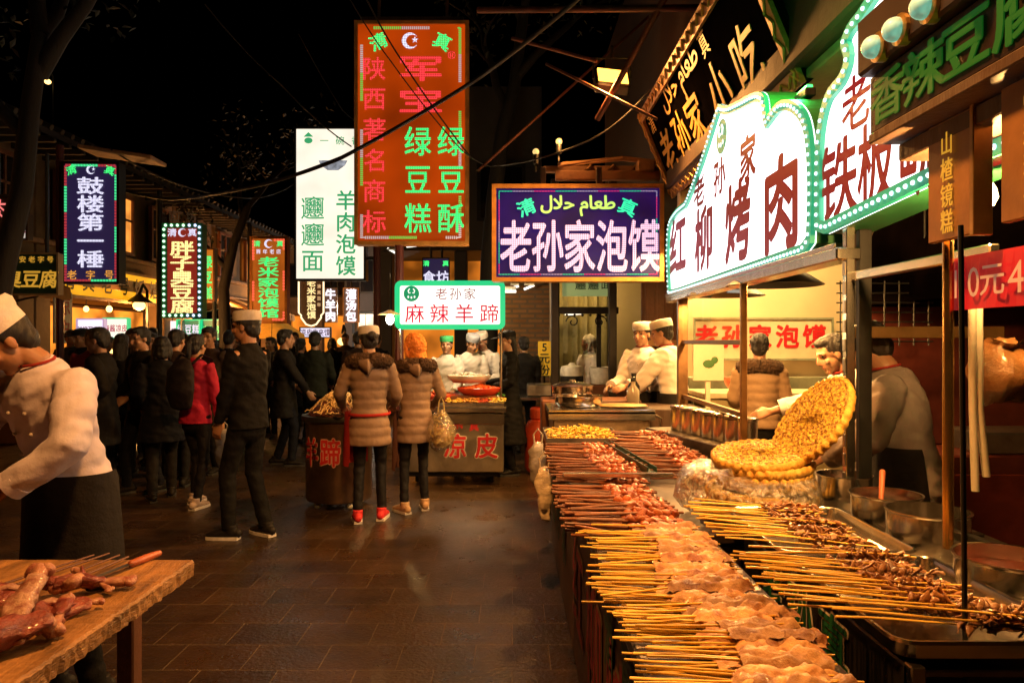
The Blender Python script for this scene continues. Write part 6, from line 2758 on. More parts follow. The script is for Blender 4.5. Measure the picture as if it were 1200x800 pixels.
def hand_shapes(mb, wrist, d, palm_n, side, s, curl=.5):
    """palm, four unequal fingers and a thumb; d: forearm direction, palm_n: the way the palm faces"""
    d = d.normalized()
    n = (palm_n - palm_n.dot(d) * d)
    n = n.normalized() if n.length > 1e-4 else d.orthogonal().normalized()
    w = d.cross(n) * side                      # towards the thumb
    k = wrist + d * .085 * s
    mb.sweep([wrist - d * .02 * s, wrist + d * .02 * s, wrist + d * .055 * s, k], [(.026 * s, .019 * s), (.030 * s, .016 * s), (.038 * s, .015 * s), (.038 * s, .013 * s)], 12, side=w, roundcap=True)
    for i, (off, L) in enumerate(((.030, .072), (.011, .080), (-.009, .074), (-.028, .058))):
        p = k + w * off * s - d * .008 * s
        q = d.copy()
        pts = [p.copy()]
        for j, fr in enumerate((.45, .32, .23)):
            q = (q * math.cos(curl * (.5 + .35 * j)) + n * math.sin(curl * (.5 + .35 * j))).normalized()
            p = p + q * L * fr * s
            pts.append(p.copy())
        mb.sweep(pts, [.0098 * s, .0092 * s, .0085 * s, .007 * s], 8, side=w, roundcap=True)
    p = wrist + d * .025 * s + w * .026 * s
    q = (d * .75 + w * .65 + n * .25).normalized()
    pts = [p, p + q * .032 * s]
    q = (d * .9 + w * .2 + n * .45).normalized()
    pts += [pts[-1] + q * .028 * s, pts[-1] + q * .05 * s]
    mb.sweep(pts, [.013 * s, .0115 * s, .010 * s, .008 * s], 8, roundcap=True)


def person(label, x, y, face, H=1.70, build=1.0, top='jacket', topm=None, legm=None, shoem=None, sole=None, skin=None, hair='short',
           hat=None, hatm=None, lean=0.0, feet=((-.10, -.02, 6), (.10, .02, -6)), hands=None, poles=None, head=(0, 0), vox=.010, group=None,
           hem=None, sleeve=1.0, curl=.5, fur=None, apron=None, puff=False, zoff=0.0, hood=False, scarf=None, tilt=0.0):
    """face: heading in degrees (0 looks away from the camera, 180 towards it, 90 towards picture left)"""
    s = H / 1.75
    skin = skin or SKIN
    V = Vector
    pel = V((0, 0, .93 * s))
    up = V((math.sin(tilt), math.sin(lean), math.cos(lean))).normalized()
    fw = V((0, math.cos(lean), -math.sin(lean)))
    sh_c = pel + up * .49 * s
    neck = pel + up * .545 * s
    hy, hp = head
    Rh = Matrix.Rotation(hy, 3, 'Z') @ Matrix.Rotation(-hp - lean * .6, 3, 'X')
    hc = neck + (Rh @ V((0, .018, .135))) * s
    sw = .175 * s * build
    SH = [sh_c + V((sd * sw, 0, 0)) - up * .015 * s for sd in (-1, 1)]
    if hands is None:
        hands = ((-.20, .06, .79), (.20, .06, .79))
    poles = poles or ((-.35, -1, -.3), (.35, -1, -.3))
    EL, WR = [], []
    for i in (0, 1):
        e, w_ = ik(SH[i], V(hands[i]) * s, .285 * s, .255 * s, poles[i])
        EL.append(e)
        WR.append(w_)
    HIP = [pel + V((sd * .088 * s * build, 0, -.02 * s)) for sd in (-1, 1)]
    KN, AN = [], []
    for i in (0, 1):
        a = V((feet[i][0] * s, feet[i][1] * s, .085 * s))
        k, a2 = ik(HIP[i], a, .425 * s, .42 * s, (0, 1, 0))
        KN.append(k)
        AN.append(a2)

    # ---- skin: one continuous body
    mb = MB()

    def hd(v):
        return hc + (Rh @ V(v)) * s
    Rm = Rh
    mb.ell(hd((0, -.012, .035)), (.076 * s, .094 * s, .085 * s), 20, 14, R=Rm)
    mb.ell(hd((0, .022, -.035)), (.062 * s, .068 * s, .078 * s), 18, 12, R=Rm)
    mb.ell(hd((0, .060, -.090)), (.030 * s, .026 * s, .024 * s), 12, 8, R=Rm)        # chin
    mb.sweep([hd((0, .086, .018)), hd((0, .105, -.018)), hd((0, .100, -.030))], [.010 * s, .015 * s, .013 * s], 8, roundcap=True)   # nose
    mb.sweep([hd((-.045, .070, .032)), hd((0, .084, .034)), hd((.045, .070, .032))], .012 * s, 8, side=(0, 0, 1), roundcap=True)     # brow
    for sd in (-1, 1):
        mb.ell(hd((sd * .040, .062, -.022)), (.022 * s, .018 * s, .02 * s), 10, 8, R=Rm)    # cheek
        mb.ell(hd((sd * .076, -.008, -.004)), (.009 * s, .020 * s, .032 * s), 10, 8, R=Rm)  # ear
    mb.ell(hd((0, .082, -.058)), (.024 * s, .012 * s, .009 * s), 10, 8, R=Rm)          # lips
    mb.sweep([neck - up * .06 * s, neck + up * .02 * s, hd((0, -.012, -.05))], [.062 * s, .056 * s, .054 * s], 14, roundcap=True)
    mb.sweep([pel - up * .05 * s, pel + up * .2 * s, sh_c - up * .04 * s, neck - up * .02 * s], [(.11 * s, .08 * s), (.10 * s, .08 * s), (.105 * s, .075 * s), (.055 * s, .052 * s)], 16, roundcap=True)
    for i, sd in ((0, -1), (1, 1)):
        mb.sweep([sh_c, SH[i], EL[i], WR[i]], [.034 * s, .036 * s, .033 * s, .025 * s], 12, roundcap=True)
        mb.sweep([HIP[i], KN[i], AN[i] - V((0, 0, .03 * s))], [.072 * s, .047 * s, .036 * s], 12, roundcap=True)
        d = (WR[i] - EL[i]).normalized()
        pn = V((-sd * .75, .15, -.65)) if abs(d.z) < .7 else V((-sd * 1.0, .2, 0))
        hand_shapes(mb, WR[i], d, pn, sd if abs(d.z) < .7 else sd, s, curl)
    me = remesh(mb, vox * .62 * s, 3, .45)
    e1, e2 = hd((-.031, .074, .014)), hd((.031, .074, .014))
    lp = hd((0, .090, -.058))
    b1, b2 = hd((-.033, .083, .037)), hd((.033, .083, .037))

    def fm(c):
        if (c - e1).length < .0095 * s or (c - e2).length < .0095 * s:
            return 1
        q = Rh.transposed() @ (c - lp)
        if abs(q.x) < .017 * s and abs(q.z) < .0042 * s and abs(q.y) < .02 * s:
            return 2
        for b_ in (b1, b2):
            q = Rh.transposed() @ (c - b_)
            if abs(q.x) < .017 * s and abs(q.z) < .0035 * s and abs(q.y) < .018 * s:
                return 1
        return 0
    root = finish(me, 'person', [skin, EYE, LIP], None, fm)
    root.location = (x, y, zoff)
    root.rotation_euler = (0, 0, math.radians(face))
    tag(root, label, 'person', group)

    # ---- trousers
    mb = MB()
    mb.sweep([pel + up * .10 * s, pel, pel - V((0, 0, .10 * s))], [(.145 * s * build, .108 * s * build), (.165 * s * build, .122 * s * build), (.155 * s * build, .11 * s * build)], 20, roundcap=True)
    slim = .80 if legm and 'slim' in legm.name else 1.0
    for i in (0, 1):
        mb.sweep([HIP[i] + V((0, 0, .02)), HIP[i].lerp(KN[i], .5), KN[i], KN[i].lerp(AN[i], .45), AN[i] - V((0, 0, .012 * s))],
                 [.094 * s * build, .082 * s * build * (slim + 1) / 2, .066 * s * slim, .060 * s * slim, .052 * s * slim], 14, roundcap=False)
    me = remesh(mb, vox * s, 3)
    lm = legm or cloth('black', (.006, .0055, .0055))
    finish(me, 'trousers', [lm], root, None, lambda c: .006 * noise.noise(V((c.x * 9, c.y * 9, c.z * 17))) + .004 * noise.noise(c * 26))

    # ---- shoes
    for i in (0, 1):
        yaw = math.radians(feet[i][2])
        R3 = Matrix.Rotation(yaw, 3, 'Z')
        a = AN[i]

        def fp(q):
            r = R3 @ V((q[0] * s, q[1] * s, 0))
            return V((a.x + r.x, a.y + r.y, q[2] * s))
        mb = MB()
        mb.sweep([fp((0, -.07, .050)), fp((0, -.03, .055)), fp((0, .04, .05)), fp((0, .11, .040)), fp((0, .165, .032))],
                 [(.034 * s, .036 * s), (.038 * s, .045 * s), (.042 * s, .040 * s), (.046 * s, .028 * s), (.036 * s, .018 * s)], 14, roundcap=True, side=R3 @ V((1, 0, 0)))
        mb.sweep([fp((0, -.02, .05)), fp((0, -.02, .115))], [.045 * s, .045 * s], 12)
        me = remesh(mb, max(vox * .7, .008) * s, 2)
        sh = finish(me, 'shoe', [shoem or cloth('shoe_black', (.015, .013, .012), .5)], root)
        mb = MB()
        pts = [(-.036, -.08), (.036, -.08), (.042, 0), (.05, .10), (.040, .165), (.0, .19), (-.040, .165), (-.05, .10), (-.042, 0)]
        n = len(pts)
        vs_ = [fp((p[0], p[1], .002)) for p in pts] + [fp((p[0], p[1], .026)) for p in pts]
        mb.add(vs_, [tuple(range(n))[::-1], tuple(range(n, 2 * n))] + [(k, (k + 1) % n, n + (k + 1) % n, n + k) for k in range(n)])
        mb.build('sole', sole or mat('dark_sole', (.03, .03, .03), .6), sh)

    # ---- upper garment
    tm = topm or cloth('black', (.006, .0055, .0055))
    zh = hem if hem is not None else {'jacket': .86, 'coat': .62, 'puffer': .66, 'chef': .80, 'long': .38}[top]
    b = build * {'jacket': 1.06, 'coat': 1.10, 'puffer': 1.06, 'chef': 1.05, 'long': 1.10}[top]
    lev = []
    P0 = lambda z: (pel + up * (z - .93) * s) if z > .93 else V((pel.x, pel.y, z * s))
    flare = {'long': .05, 'puffer': .02, 'coat': .025}.get(top, .0)
    zz = zh
    zs = []
    while zz < 1.40:
        zs.append(zz)
        zz += .0125 if puff else .05
    zs += [1.40, 1.44, 1.475]
    pts, rad = [], []
    for z in zs:
        if z < 1.1:
            f_ = (1.1 - z) / .25
            wdt, dep = .150 + .028 * min(1, f_) + flare * max(0, (.95 - z) / .3), .112 + .022 * min(1, f_) + flare * .8 * max(0, (.95 - z) / .3)
        elif z < 1.32:
            f_ = (z - 1.1) / .22
            wdt, dep = .150 + .035 * f_, .112 + .014 * f_
        else:
            f_ = min(1, (z - 1.32) / .155)
            wdt, dep = .185 - .105 * f_ ** 2.0, .126 - .050 * f_ ** 1.5
        q = 1.0
        if puff:
            q = .94 + .095 * abs(math.sin(math.pi * (z - zh) / .082)) ** .55
            if abs(z - 1.02) < .03:
                q *= .955
        pts.append(P0(z))
        rad.append((wdt * s * b * q, dep * s * b * q))
    mb = MB()
    mb.sweep(pts, rad, 28)
    # shoulders and sleeves
    for i, sd in ((0, -1), (1, 1)):
        a0 = sh_c + V((sd * .06 * s, 0, 0)) - up * .03 * s
        a1 = SH[i] - up * .01 * s
        end = EL[i].lerp(WR[i], sleeve) if sleeve <= 1 else WR[i]
        path, rr = [a0, a1], [.066 * s * b, .070 * s * b]
        N1 = 14 if puff else 4
        for k in range(1, N1 + 1):
            path.append(a1.lerp(EL[i], k / N1))
            q = (.94 + .09 * abs(math.sin(math.pi * k / 3.5)) ** .6) if puff else 1
            rr.append((.068 - .010 * k / N1 + (.010 if top == 'chef' else 0)) * s * b * q)
        for k in range(1, N1 + 1):
            path.append(EL[i].lerp(end, k / N1))
            q = (.94 + .09 * abs(math.sin(math.pi * k / 3.5)) ** .6) if puff else 1
            rr.append((.058 - .016 * k / N1 + (.010 if top == 'chef' else 0)) * s * b * q)
        mb.sweep(path, rr, 14, roundcap=False)
    if top in ('chef', 'jacket', 'coat', 'long'):
        mb.sweep([neck - up * .075 * s, neck - up * .02 * s, neck + up * .015 * s + fw * .004], [(.085 * s, .078 * s), (.070 * s, .066 * s), (.066 * s, .064 * s)], 18)
    me = remesh(mb, vox * s, 2 if puff else 4)
    amp = .004 if puff else (.011 if top == 'chef' else .010)
    wr = random.uniform(0, 50)
    g = finish(me, {'chef': 'chef_jacket', 'puffer': 'puffer_coat', 'long': 'long_coat', 'coat': 'coat'}.get(top, 'jacket'), [tm], root, None,
               lambda c: amp * noise.noise(V((c.x * 7 + wr, c.y * 7, c.z * 13 + 3 * c.x))) + amp * .8 * noise.noise(V((c.x * 15 + wr, c.y * 15 + wr, c.z * 24 + 9 * c.x))))
    if top == 'chef' and vox < .011:
        mb = MB()
        n = 28
        pts = [neck + up * .018 * s + V((.070 * math.cos(2 * math.pi * k / n) * s, 0, 0)) + fw * (.067 * math.sin(2 * math.pi * k / n) + .003) * s for k in range(n + 1)]
        mb.sweep(pts, .006 * s, 6, cap=False)
        mb.build('collar_piping', cloth('piping_red', (.30, .03, .025)), g, smooth=60)
        for i in (0, 1):
            mb = MB()
            e = EL[i].lerp(WR[i], sleeve)
            d_ = (e - EL[i]).normalized()
            mb.sweep([e - d_ * .045 * s, e - d_ * .04 * s, e + d_ * .004 * s, e + d_ * .006 * s], [.052 * s * b, .056 * s * b, .056 * s * b, .050 * s * b], 18)
            mb.build('cuff', tm, g, smooth=40)
        m = MB()
        for sd in (-1, 1):
            for k in range(4):
                p = pel + up * (.12 + .09 * k) * s + fw * (.128 * s * b) + V((sd * .045 * s, 0, 0))
                m.ell(p, .008 * s, 8, 6)
        m.build('button_row', mat('dull_button', (.35, .3, .28), .5), g)
    if fur:
        mb = MB()
        n = 40
        pts = []
        for k in range(n + 1):
            a = math.radians(-150 + 300 * k / n) - math.pi / 2
            # collar ring: wide at the back, falling to the chest
            pts.append(neck - up * (.035 + .05 * (math.sin(a) + 1) * .5) * s + V((.150 * math.cos(a) * s, 0, 0)) + fw * (.105 * math.sin(a) - .015) * s)
        mb.sweep(pts, [.060 * s] * (n + 1), 12, roundcap=True)
        me = remesh(mb, vox * .7 * s, 0)
        rr_ = random.Random(3)
        finish(me, 'fur_trim', [fur], g, None, lambda c: .010 * noise.noise(c * 70) + rr_.uniform(-.005, .011))
    if hood:
        mb = MB()
        mb.sweep([neck - fw * .10 * s + V((-.11 * s, 0, -.02)), neck - fw * .15 * s - V((0, 0, .09 * s)), neck - fw * .10 * s + V((.11 * s, 0, -.02))], [.045 * s, .075 * s, .045 * s], 14, roundcap=True)
        finish(remesh(mb, vox * s, 4), 'hood', [tm], g)
    if apron:
        mb = MB()
        za, zb_, front, am = apron
        rows = []
        nseg = 22
        for z in (zb_, zb_ + .03, (za + zb_) / 2, za - .03, za):
            f_ = max(0, (1.1 - z) / .25)
            wdt, dep = (.150 + .028 * min(1, f_) + flare + .014) * s * b, (.112 + .022 * min(1, f_) + flare * .8 + .016) * s * b
            if z < .80:
                wdt, dep = (.19 + .03 * (.8 - z)) * s * b, (.150 + .03 * (.8 - z)) * s * b
            c = P0(z)
            row = []
            for k in range(nseg + 1):
                a = math.radians((-front + 2 * front * k / nseg)) + math.pi / 2
                w2 = 1 + .02 * math.sin(k * 2.1 + z * 3) * (1 if z < za - .1 else 0)
                row.append(c + V((wdt * w2 * math.cos(a), dep * w2 * math.sin(a), 0)))
            rows.append(row)
        vs_ = [p for r in rows for p in r] + [p * 1.0 + V((p.x * .03, p.y * .03, 0)) for r in rows for p in r]
        w1 = nseg + 1
        nn = len(rows) * w1
        fs_ = []
        for i in range(len(rows) - 1):
            for k in range(nseg):
                q = (i * w1 + k, i * w1 + k + 1, (i + 1) * w1 + k + 1, (i + 1) * w1 + k)
                fs_.append(q[::-1])
                fs_.append(tuple(nn + t_ for t_ in q))
        mb.add(vs_, fs_)
        mb.build('apron', am, root, smooth=60)

    # ---- hair
    if hair and not scarf:
        mb = MB()
        mb.ell(hd((0, -.026, .045)), (.086 * s, .098 * s, .090 * s), 20, 14, R=Rm)
        mb.ell(hd((0, -.058, -.010)), (.074 * s, .055 * s, .075 * s), 16, 10, R=Rm)
        mb.ell(hd((0, .02, .098)), (.066 * s, .062 * s, .034 * s), 14, 8, R=Rm)
        if hair == 'bun':
            mb.ell(hd((.01, -.122, .03)), (.042 * s, .042 * s, .042 * s), 14, 10, R=Rm)
        if hair == 'long':
            mb.sweep([hd((0, -.05, .04)), hd((0, -.075, -.06)), hd((0, -.085, -.16)), hd((0, -.095, -.27))], [(.085 * s, .05 * s), (.088 * s, .045 * s), (.085 * s, .035 * s), (.06 * s, .02 * s)], 16, roundcap=True)
        if hair == 'pony':
            mb.sweep([hd((0, -.10, .06)), hd((0, -.135, .02)), hd((0, -.13, -.08)), hd((0, -.12, -.17))], [.022 * s, .03 * s, .026 * s, .01 * s], 10, roundcap=True)
        if hair == 'bob':
            for sd in (-1, 1):
                mb.sweep([hd((sd * .07, -.02, .03)), hd((sd * .082, -.005, -.05)), hd((sd * .075, .0, -.115))], [(.03 * s, .05 * s), (.026 * s, .05 * s), (.016 * s, .035 * s)], 10, roundcap=True)
            mb.ell(hd((0, -.06, -.06)), (.078 * s, .045 * s, .07 * s), 14, 10, R=Rm)
        finish(remesh(mb, max(.007, vox * .7) * s, 2), 'hair', [HAIR], root, None, lambda c: .005 * noise.noise(V((c.x * 60, c.y * 60, c.z * 20))))
    if scarf:
        mb = MB()
        mb.ell(hd((0, -.026, .040)), (.098 * s, .108 * s, .100 * s), 20, 14, R=Rm)
        mb.ell(hd((.0, -.075, .0)), (.085 * s, .070 * s, .095 * s), 16, 10, R=Rm)
        mb.sweep([hd((0, -.05, -.04)), hd((0, -.06, -.11)), hd((0, -.06, -.16))], [(.085 * s, .075 * s), (.080 * s, .07 * s), (.10 * s, .08 * s)], 16, roundcap=True)
        mb.sweep([hd((-.085, .02, .02)), hd((-.07, .03, -.07)), hd((0, .055, -.135)), hd((.07, .03, -.07)), hd((.085, .02, .02))], .022 * s, 10, side=(0, 0, 1), roundcap=True)
        finish(remesh(mb, .007 * s, 2), 'head_scarf', [scarf], root, None, lambda c: .010 * noise.noise(V((c.x * 26, c.y * 26, c.z * 34))) + .005 * noise.noise(c * 70))

    # ---- hat
    if hat:
        m = MB()
        hh = {'cap': .075, 'toque': .11, 'peak': .06}[hat]
        Mh = Matrix.Translation(hc) @ (Rh.to_4x4()) @ Matrix.Scale(s, 4)
        r0 = .101
        prof = [(r0 - .006, .052), (r0, .052), (r0 + .001, .075), (r0 + .002, .085), (r0 - .001, .052 + hh - .012), (r0 - .008, .052 + hh), (.05, .052 + hh + .006), (0, .052 + hh + .008)]
        if hat == 'toque':
            prof = [(r0 - .006, .045), (r0, .045), (r0 + .002, .095), (r0 + .006, .10), (r0 + .014, .13), (r0 + .004, .045 + hh), (.06, .055 + hh), (0, .05 + hh)]
        m.lathe(prof, 36, M=Mh @ Matrix.Translation((0, -.016, 0)) @ Matrix.Diagonal((.93, 1.08, 1, 1)))
        if hat == 'peak':
            m.prism([(.08 * math.cos(math.radians(a)), .13 * math.sin(math.radians(a))) for a in range(0, 181, 15)], .052, .060, M=Mh @ Matrix.Translation((0, .07, 0)) @ Matrix(((1, 0, 0, 0), (0, 0, 1, 0), (0, 1, 0, 0), (0, 0, 0, 1))))
        m.build('hat', hatm or cloth('white_cap', (.62, .56, .50), .8), root, smooth=50)
    return root


def world_of(root, p):
    R = Matrix.Rotation(root.rotation_euler[2], 3, 'Z')
    return R @ Vector(p) + Vector(root.location)


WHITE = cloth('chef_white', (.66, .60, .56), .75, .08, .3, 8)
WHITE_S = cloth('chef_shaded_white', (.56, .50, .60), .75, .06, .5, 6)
BLK = cloth('black', (.006, .0055, .0055))
BLK2 = cloth('charcoal', (.011, .010, .010))
SLIM = cloth('slim_black', (.010, .009, .010), .6)
NAVYC = cloth('navy', (.007, .008, .014))
BROWNC = cloth('brown', (.028, .015, .010))
GREENC = cloth('olive', (.013, .015, .010))
PINK = cloth('crimson', (.42, .018, .055), .7)
GREYC = cloth('grey', (.045, .040, .038))
MAROON = cloth('maroon', (.20, .022, .022))
PUFF = cloth('puffer_brown', (.24, .155, .105), .42, .15, .2, 30)
FUR = mat('brown_fur', (.040, .018, .008), .9, 0, .6, 60, .9, 160, col2=(.13, .065, .03))
ORANGE = cloth('orange_scarf', (.78, .25, .05), .7, .45, .5, 24)
WSOLE = mat('white_sole', (.62, .58, .54), .5)
APR_B = cloth('apron_black', (.012, .010, .010), .7)
APR_R = cloth('apron_red', (.36, .025, .022), .7)

# --- chef at the butcher table, nearest on the left
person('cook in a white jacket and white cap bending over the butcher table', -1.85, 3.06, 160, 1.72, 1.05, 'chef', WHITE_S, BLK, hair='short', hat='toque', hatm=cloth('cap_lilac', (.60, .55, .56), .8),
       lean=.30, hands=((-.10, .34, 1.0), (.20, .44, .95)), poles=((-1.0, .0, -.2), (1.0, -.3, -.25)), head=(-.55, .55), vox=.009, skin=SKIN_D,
       apron=(1.0, .35, 178, APR_B), hem=.84)
# --- man in white cap, standing in the lane
person('man in black clothes and a white skullcap standing alone in the lane', -2.04, 5.62, 66, 1.77, .90, 'jacket', BLK, BLK, cloth('shoe_black', (.015, .013, .012), .5), WSOLE, hair='short', hat='cap', hatm=cloth('white_cap', (.62, .56, .50), .8),
       hands=((-.15, .16, .84), (.17, .12, .83)), feet=((-.10, .10, 18), (.10, -.08, -12)), head=(.3, .05), vox=.009, skin=SKIN_D, hem=.84)
# --- two women in puffer coats
person('woman in a brown puffer coat with a white cap, hair bun and red shoes', -1.21, 6.15, 8, 1.66, .93, 'puffer', PUFF, SLIM, cloth('red_shoe', (.55, .035, .04), .5), WSOLE, hair='bun', hat='cap', hatm=cloth('white_cap', (.62, .56, .50), .8),
       hands=((-.26, .26, 1.02), (.22, .26, 1.02)), feet=((-.10, -.04, 8), (.11, .04, -10)), head=(.25, .12), vox=.009, puff=True, fur=FUR, hood=True, hem=.68)
w2 = person('woman in a brown puffer coat with an orange head scarf and tan shoes', -.865, 6.5, 16, 1.60, .90, 'puffer', PUFF, SLIM, cloth('tan_shoe', (.48, .30, .17), .6), WSOLE, scarf=ORANGE,
            hands=((-.22, .30, 1.04), (.24, .24, 1.04)), feet=((-.12, -.06, 24), (.10, .05, -4)), head=(.75, .1), vox=.009, puff=True, fur=FUR, hood=True, hem=.68)
# apron ties and hanging bag of the women
p = P(517, 500, 6.45)
t = thing('carrier_bag', 'clear yellowish plastic bag hanging at the hip of the woman in the orange scarf', 'bag', (p.x, p.y, p.z + .10))
m = MB()
m.lathe([(0, -.30), (.08, -.29), (.12, -.22), (.12, -.10), (.07, 0), (.03, .05)], 30)
noisy(m, .03, 11, 5)
noisy(m, .008, 40, 2)
m.build('plastic', film_mat('straw_film', .4, .34, (.62, .46, .2), 16), t, smooth=180)
m = MB()
m.lathe([(0, -.28), (.07, -.27), (.09, -.2), (.06, -.12), (0, -.11)], 20)
noisy(m, .02, 14, 3)
m.build('contents', mat('bag_content', (.30, .16, .05), .5, 0, .6, 30), t, smooth=180)
m = MB()
m.sweep([(-.03, 0, .02), (-.02, 0, .12), (0, 0, .17), (.02, 0, .12), (.03, 0, .02)], .006, 6)
m.build('handle', mat('straw_plastic', (.45, .32, .13), .2), t)
for k, o in enumerate([o for o in bpy.data.objects if o.name.startswith('person') and 'puffer' in o.get('label', '')]):
    m = MB()
    pts = []
    for j in range(25):
        a = 2 * math.pi * j / 24
        pts.append((.178 * math.cos(a), .140 * math.sin(a), (.985 + .01 * math.sin(a)) * .93))
    if k == 0:
        m.sweep(pts, [(.012, .004)] * 25, 6, side=(0, 0, 1), cap=False)
        # side wrap of the red apron at the left hip, falling to the hem
        rows = []
        for z, a0, a1 in ((.93, 100, 215), (.78, 98, 222), (.60, 96, 226), (.48, 96, 222)):
            rows.append([(.205 * math.cos(math.radians(a0 + (a1 - a0) * q / 10)) * (1 + (.93 - z) * .16), .162 * math.sin(math.radians(a0 + (a1 - a0) * q / 10)) * (1 + (.93 - z) * .16), z) for q in range(11)])
        vs_ = [q for r in rows for q in r]
        m.add(vs_, [(i * 11 + q, i * 11 + q + 1, (i + 1) * 11 + q + 1, (i + 1) * 11 + q) for i in range(3) for q in range(10)])
        m.build('apron', APR_R, o, smooth=60)
    else:
        rows = []
        for z, a0, a1 in ((.90, 100, 205), (.74, 98, 212), (.56, 96, 214), (.38, 100, 205)):
            rows.append([(.198 * math.cos(math.radians(a0 + (a1 - a0) * q / 10)) * (1 + (.93 - z) * .12), .158 * math.sin(math.radians(a0 + (a1 - a0) * q / 10)) * (1 + (.93 - z) * .12), z) for q in range(11)])
        vs_ = [q for r in rows for q in r]
        m.add(vs_, [(i * 11 + q, i * 11 + q + 1, (i + 1) * 11 + q + 1, (i + 1) * 11 + q) for i in range(3) for q in range(10)])
        m.build('apron', cloth('apron_mauve', (.20, .10, .085)), o, smooth=60)

# --- lady in black coat
person('woman in a long black coat and dark hat waiting between the carts', P(597, 400, 8.3).x, 8.3, 100, 1.66, .92, 'long', BLK, BLK, hair='long', hat='peak', hatm=cloth('black_hat', (.014, .012, .013)), head=(.3, .15),
       hands=((-.14, .26, 1.05), (.14, .27, 1.08)), vox=.012)
# --- white cooks behind the noodle cart
person('cook in white with a grey blue cap behind the red basin', P(549, 400, 9.3).x, 9.3, 205, 1.64, 1.0, 'chef', WHITE, BLK, hair='short', hat='cap', hatm=cloth('grey_cap', (.30, .31, .36)), hands=((-.15, .34, 1.0), (.2, .3, 1.0)), lean=.15, head=(0, .3), vox=.012)
person('cook in white bending by the lady in black', P(573, 400, 9.6).x, 9.6, 150, 1.68, 1.0, 'chef', WHITE, BLK, hair='short', hat='cap', hatm=cloth('white_cap', (.62, .56, .50), .8), hands=((-.15, .34, 1.0), (.2, .3, 1.0)), lean=.25, head=(0, .2), vox=.012)
person('cook in white with a green cap nearest the cart bulb', P(524, 400, 9.1).x, 9.1, 175, 1.60, .95, 'chef', WHITE, BLK, hair='short', hat='cap', hatm=cloth('green_cap', (.05, .35, .14)), hands=((-.15, .34, 1.0), (.2, .3, 1.0)), lean=.05, vox=.012)
person('shopper in dark clothes seen from behind beneath the yellow price board', P(614, 400, 9.9).x, 9.9, 5, 1.60, 1.05, 'jacket', BLK2, BLK, hair='short', vox=.013)
# --- two cooks at the grill
person('cook in a cream jacket and tall white cap smiling over the grill', P(757, 400, 7.35).x, 7.35, 128, 1.73, 1.06, 'chef', WHITE, BLK, hair='short', hat='cap', hatm=cloth('white_cap', (.62, .56, .50), .8),
       hands=((-.12, .42, 1.10), (.16, .36, 1.08)), lean=.08, head=(.25, .05), vox=.010, sleeve=.9, apron=(1.04, .3, 110, APR_B))
person('cook in a cream jacket with his back half turned, reaching over the grill', P(792, 400, 6.85).x, 6.85, 62, 1.75, 1.08, 'chef', WHITE, BLK, hair='short', hat='cap', hatm=cloth('white_cap', (.62, .56, .50), .8),
       hands=((-.22, .42, .96), (.10, .40, 1.02)), lean=.16, head=(.15, .15), vox=.010, sleeve=.62, apron=(1.04, .3, 175, APR_B), poles=((-1, -.3, -.5), (1, -.4, -.4)))
person('cook in white with a draped white cap inside the black kitchen booth', P(690, 400, 9.98).x, 9.98, 120, 1.62, .95, 'chef', WHITE, BLK, hair=None, scarf=cloth('white_scarf', (.6, .55, .5)), vox=.013)
# --- diner, reaching worker, cook in the glass booth
person('diner in a tan puffer jacket standing at the dining counter', P(890, 400, 6.15).x, 6.15, -20, 1.60, 1.0, 'puffer', cloth('puffer_tan', (.30, .19, .11), .5, .15, .2, 30), BLK2, hair='short', vox=.011, puff=True, fur=FUR, hem=.86,
       hands=((-.2, .25, 1.0), (.2, .25, 1.0)))
person('worker in a white jacket reaching one arm towards the spice canisters', P(1024, 400, 4.35).x, 4.35, 84, 1.62, 1.04, 'chef', WHITE, BLK, hair='short', lean=.36, hands=((-.04, .76, 1.15), (.15, .40, .98)), head=(.1, .2), vox=.010, sleeve=.75, skin=SKIN)
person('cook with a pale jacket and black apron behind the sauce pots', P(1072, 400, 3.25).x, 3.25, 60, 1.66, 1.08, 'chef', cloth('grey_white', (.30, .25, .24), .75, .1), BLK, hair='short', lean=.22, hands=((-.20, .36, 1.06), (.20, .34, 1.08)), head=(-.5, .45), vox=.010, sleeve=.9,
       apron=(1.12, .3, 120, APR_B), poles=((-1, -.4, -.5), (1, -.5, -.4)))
# --- walkers on the left
g = person('girl in a crimson jacket carrying a dark backpack in the crowd', P(229, 400, 6.7).x, 6.7, -12, 1.60, .92, 'jacket', PINK, SLIM, cloth('pale_shoe', (.38, .30, .26), .6), WSOLE, hair='pony', hem=.84, feet=((-.08, .10, 5), (.10, -.12, 0)), vox=.010, hands=((-.2, .2, 1.0), (.26, .05, .80)))
m = MB()
m.sweep([(0, -.20, .95), (0, -.22, 1.08), (0, -.21, 1.26), (0, -.17, 1.34)], [(.11, .05), (.14, .075), (.13, .07), (.08, .03)], 18, roundcap=True)
bp = finish(remesh(m, .012, 4), 'backpack', [cloth('backpack_black', (.018, .014, .016), .6)], None, None, lambda c: .005 * noise.noise(c * 20))
bp.location = g.location
bp.rotation_euler = g.rotation_euler
tag(bp, 'dark backpack on the crimson jacket of the girl', 'backpack')
m = MB()
for sx in (-.09, .09):
    m.sweep([(sx, -.17, 1.32), (sx * 1.2, -.06, 1.40), (sx * 1.2, .08, 1.36), (sx * 1.25, .125, 1.22)], [(.02, .006)] * 4, 8)
m.build('strap', cloth('backpack_black', (.018, .014, .016), .6), bp)
q = world_of(g, (.26, .05, .72))
carrier('pale carrier bag in the hand of the girl in the crimson jacket', (q.x, q.y, .70), .34, .085, mat('pale_plastic', (.42, .36, .32), .35, 0, .2, 9, .5, 30, coat=.3), 12)

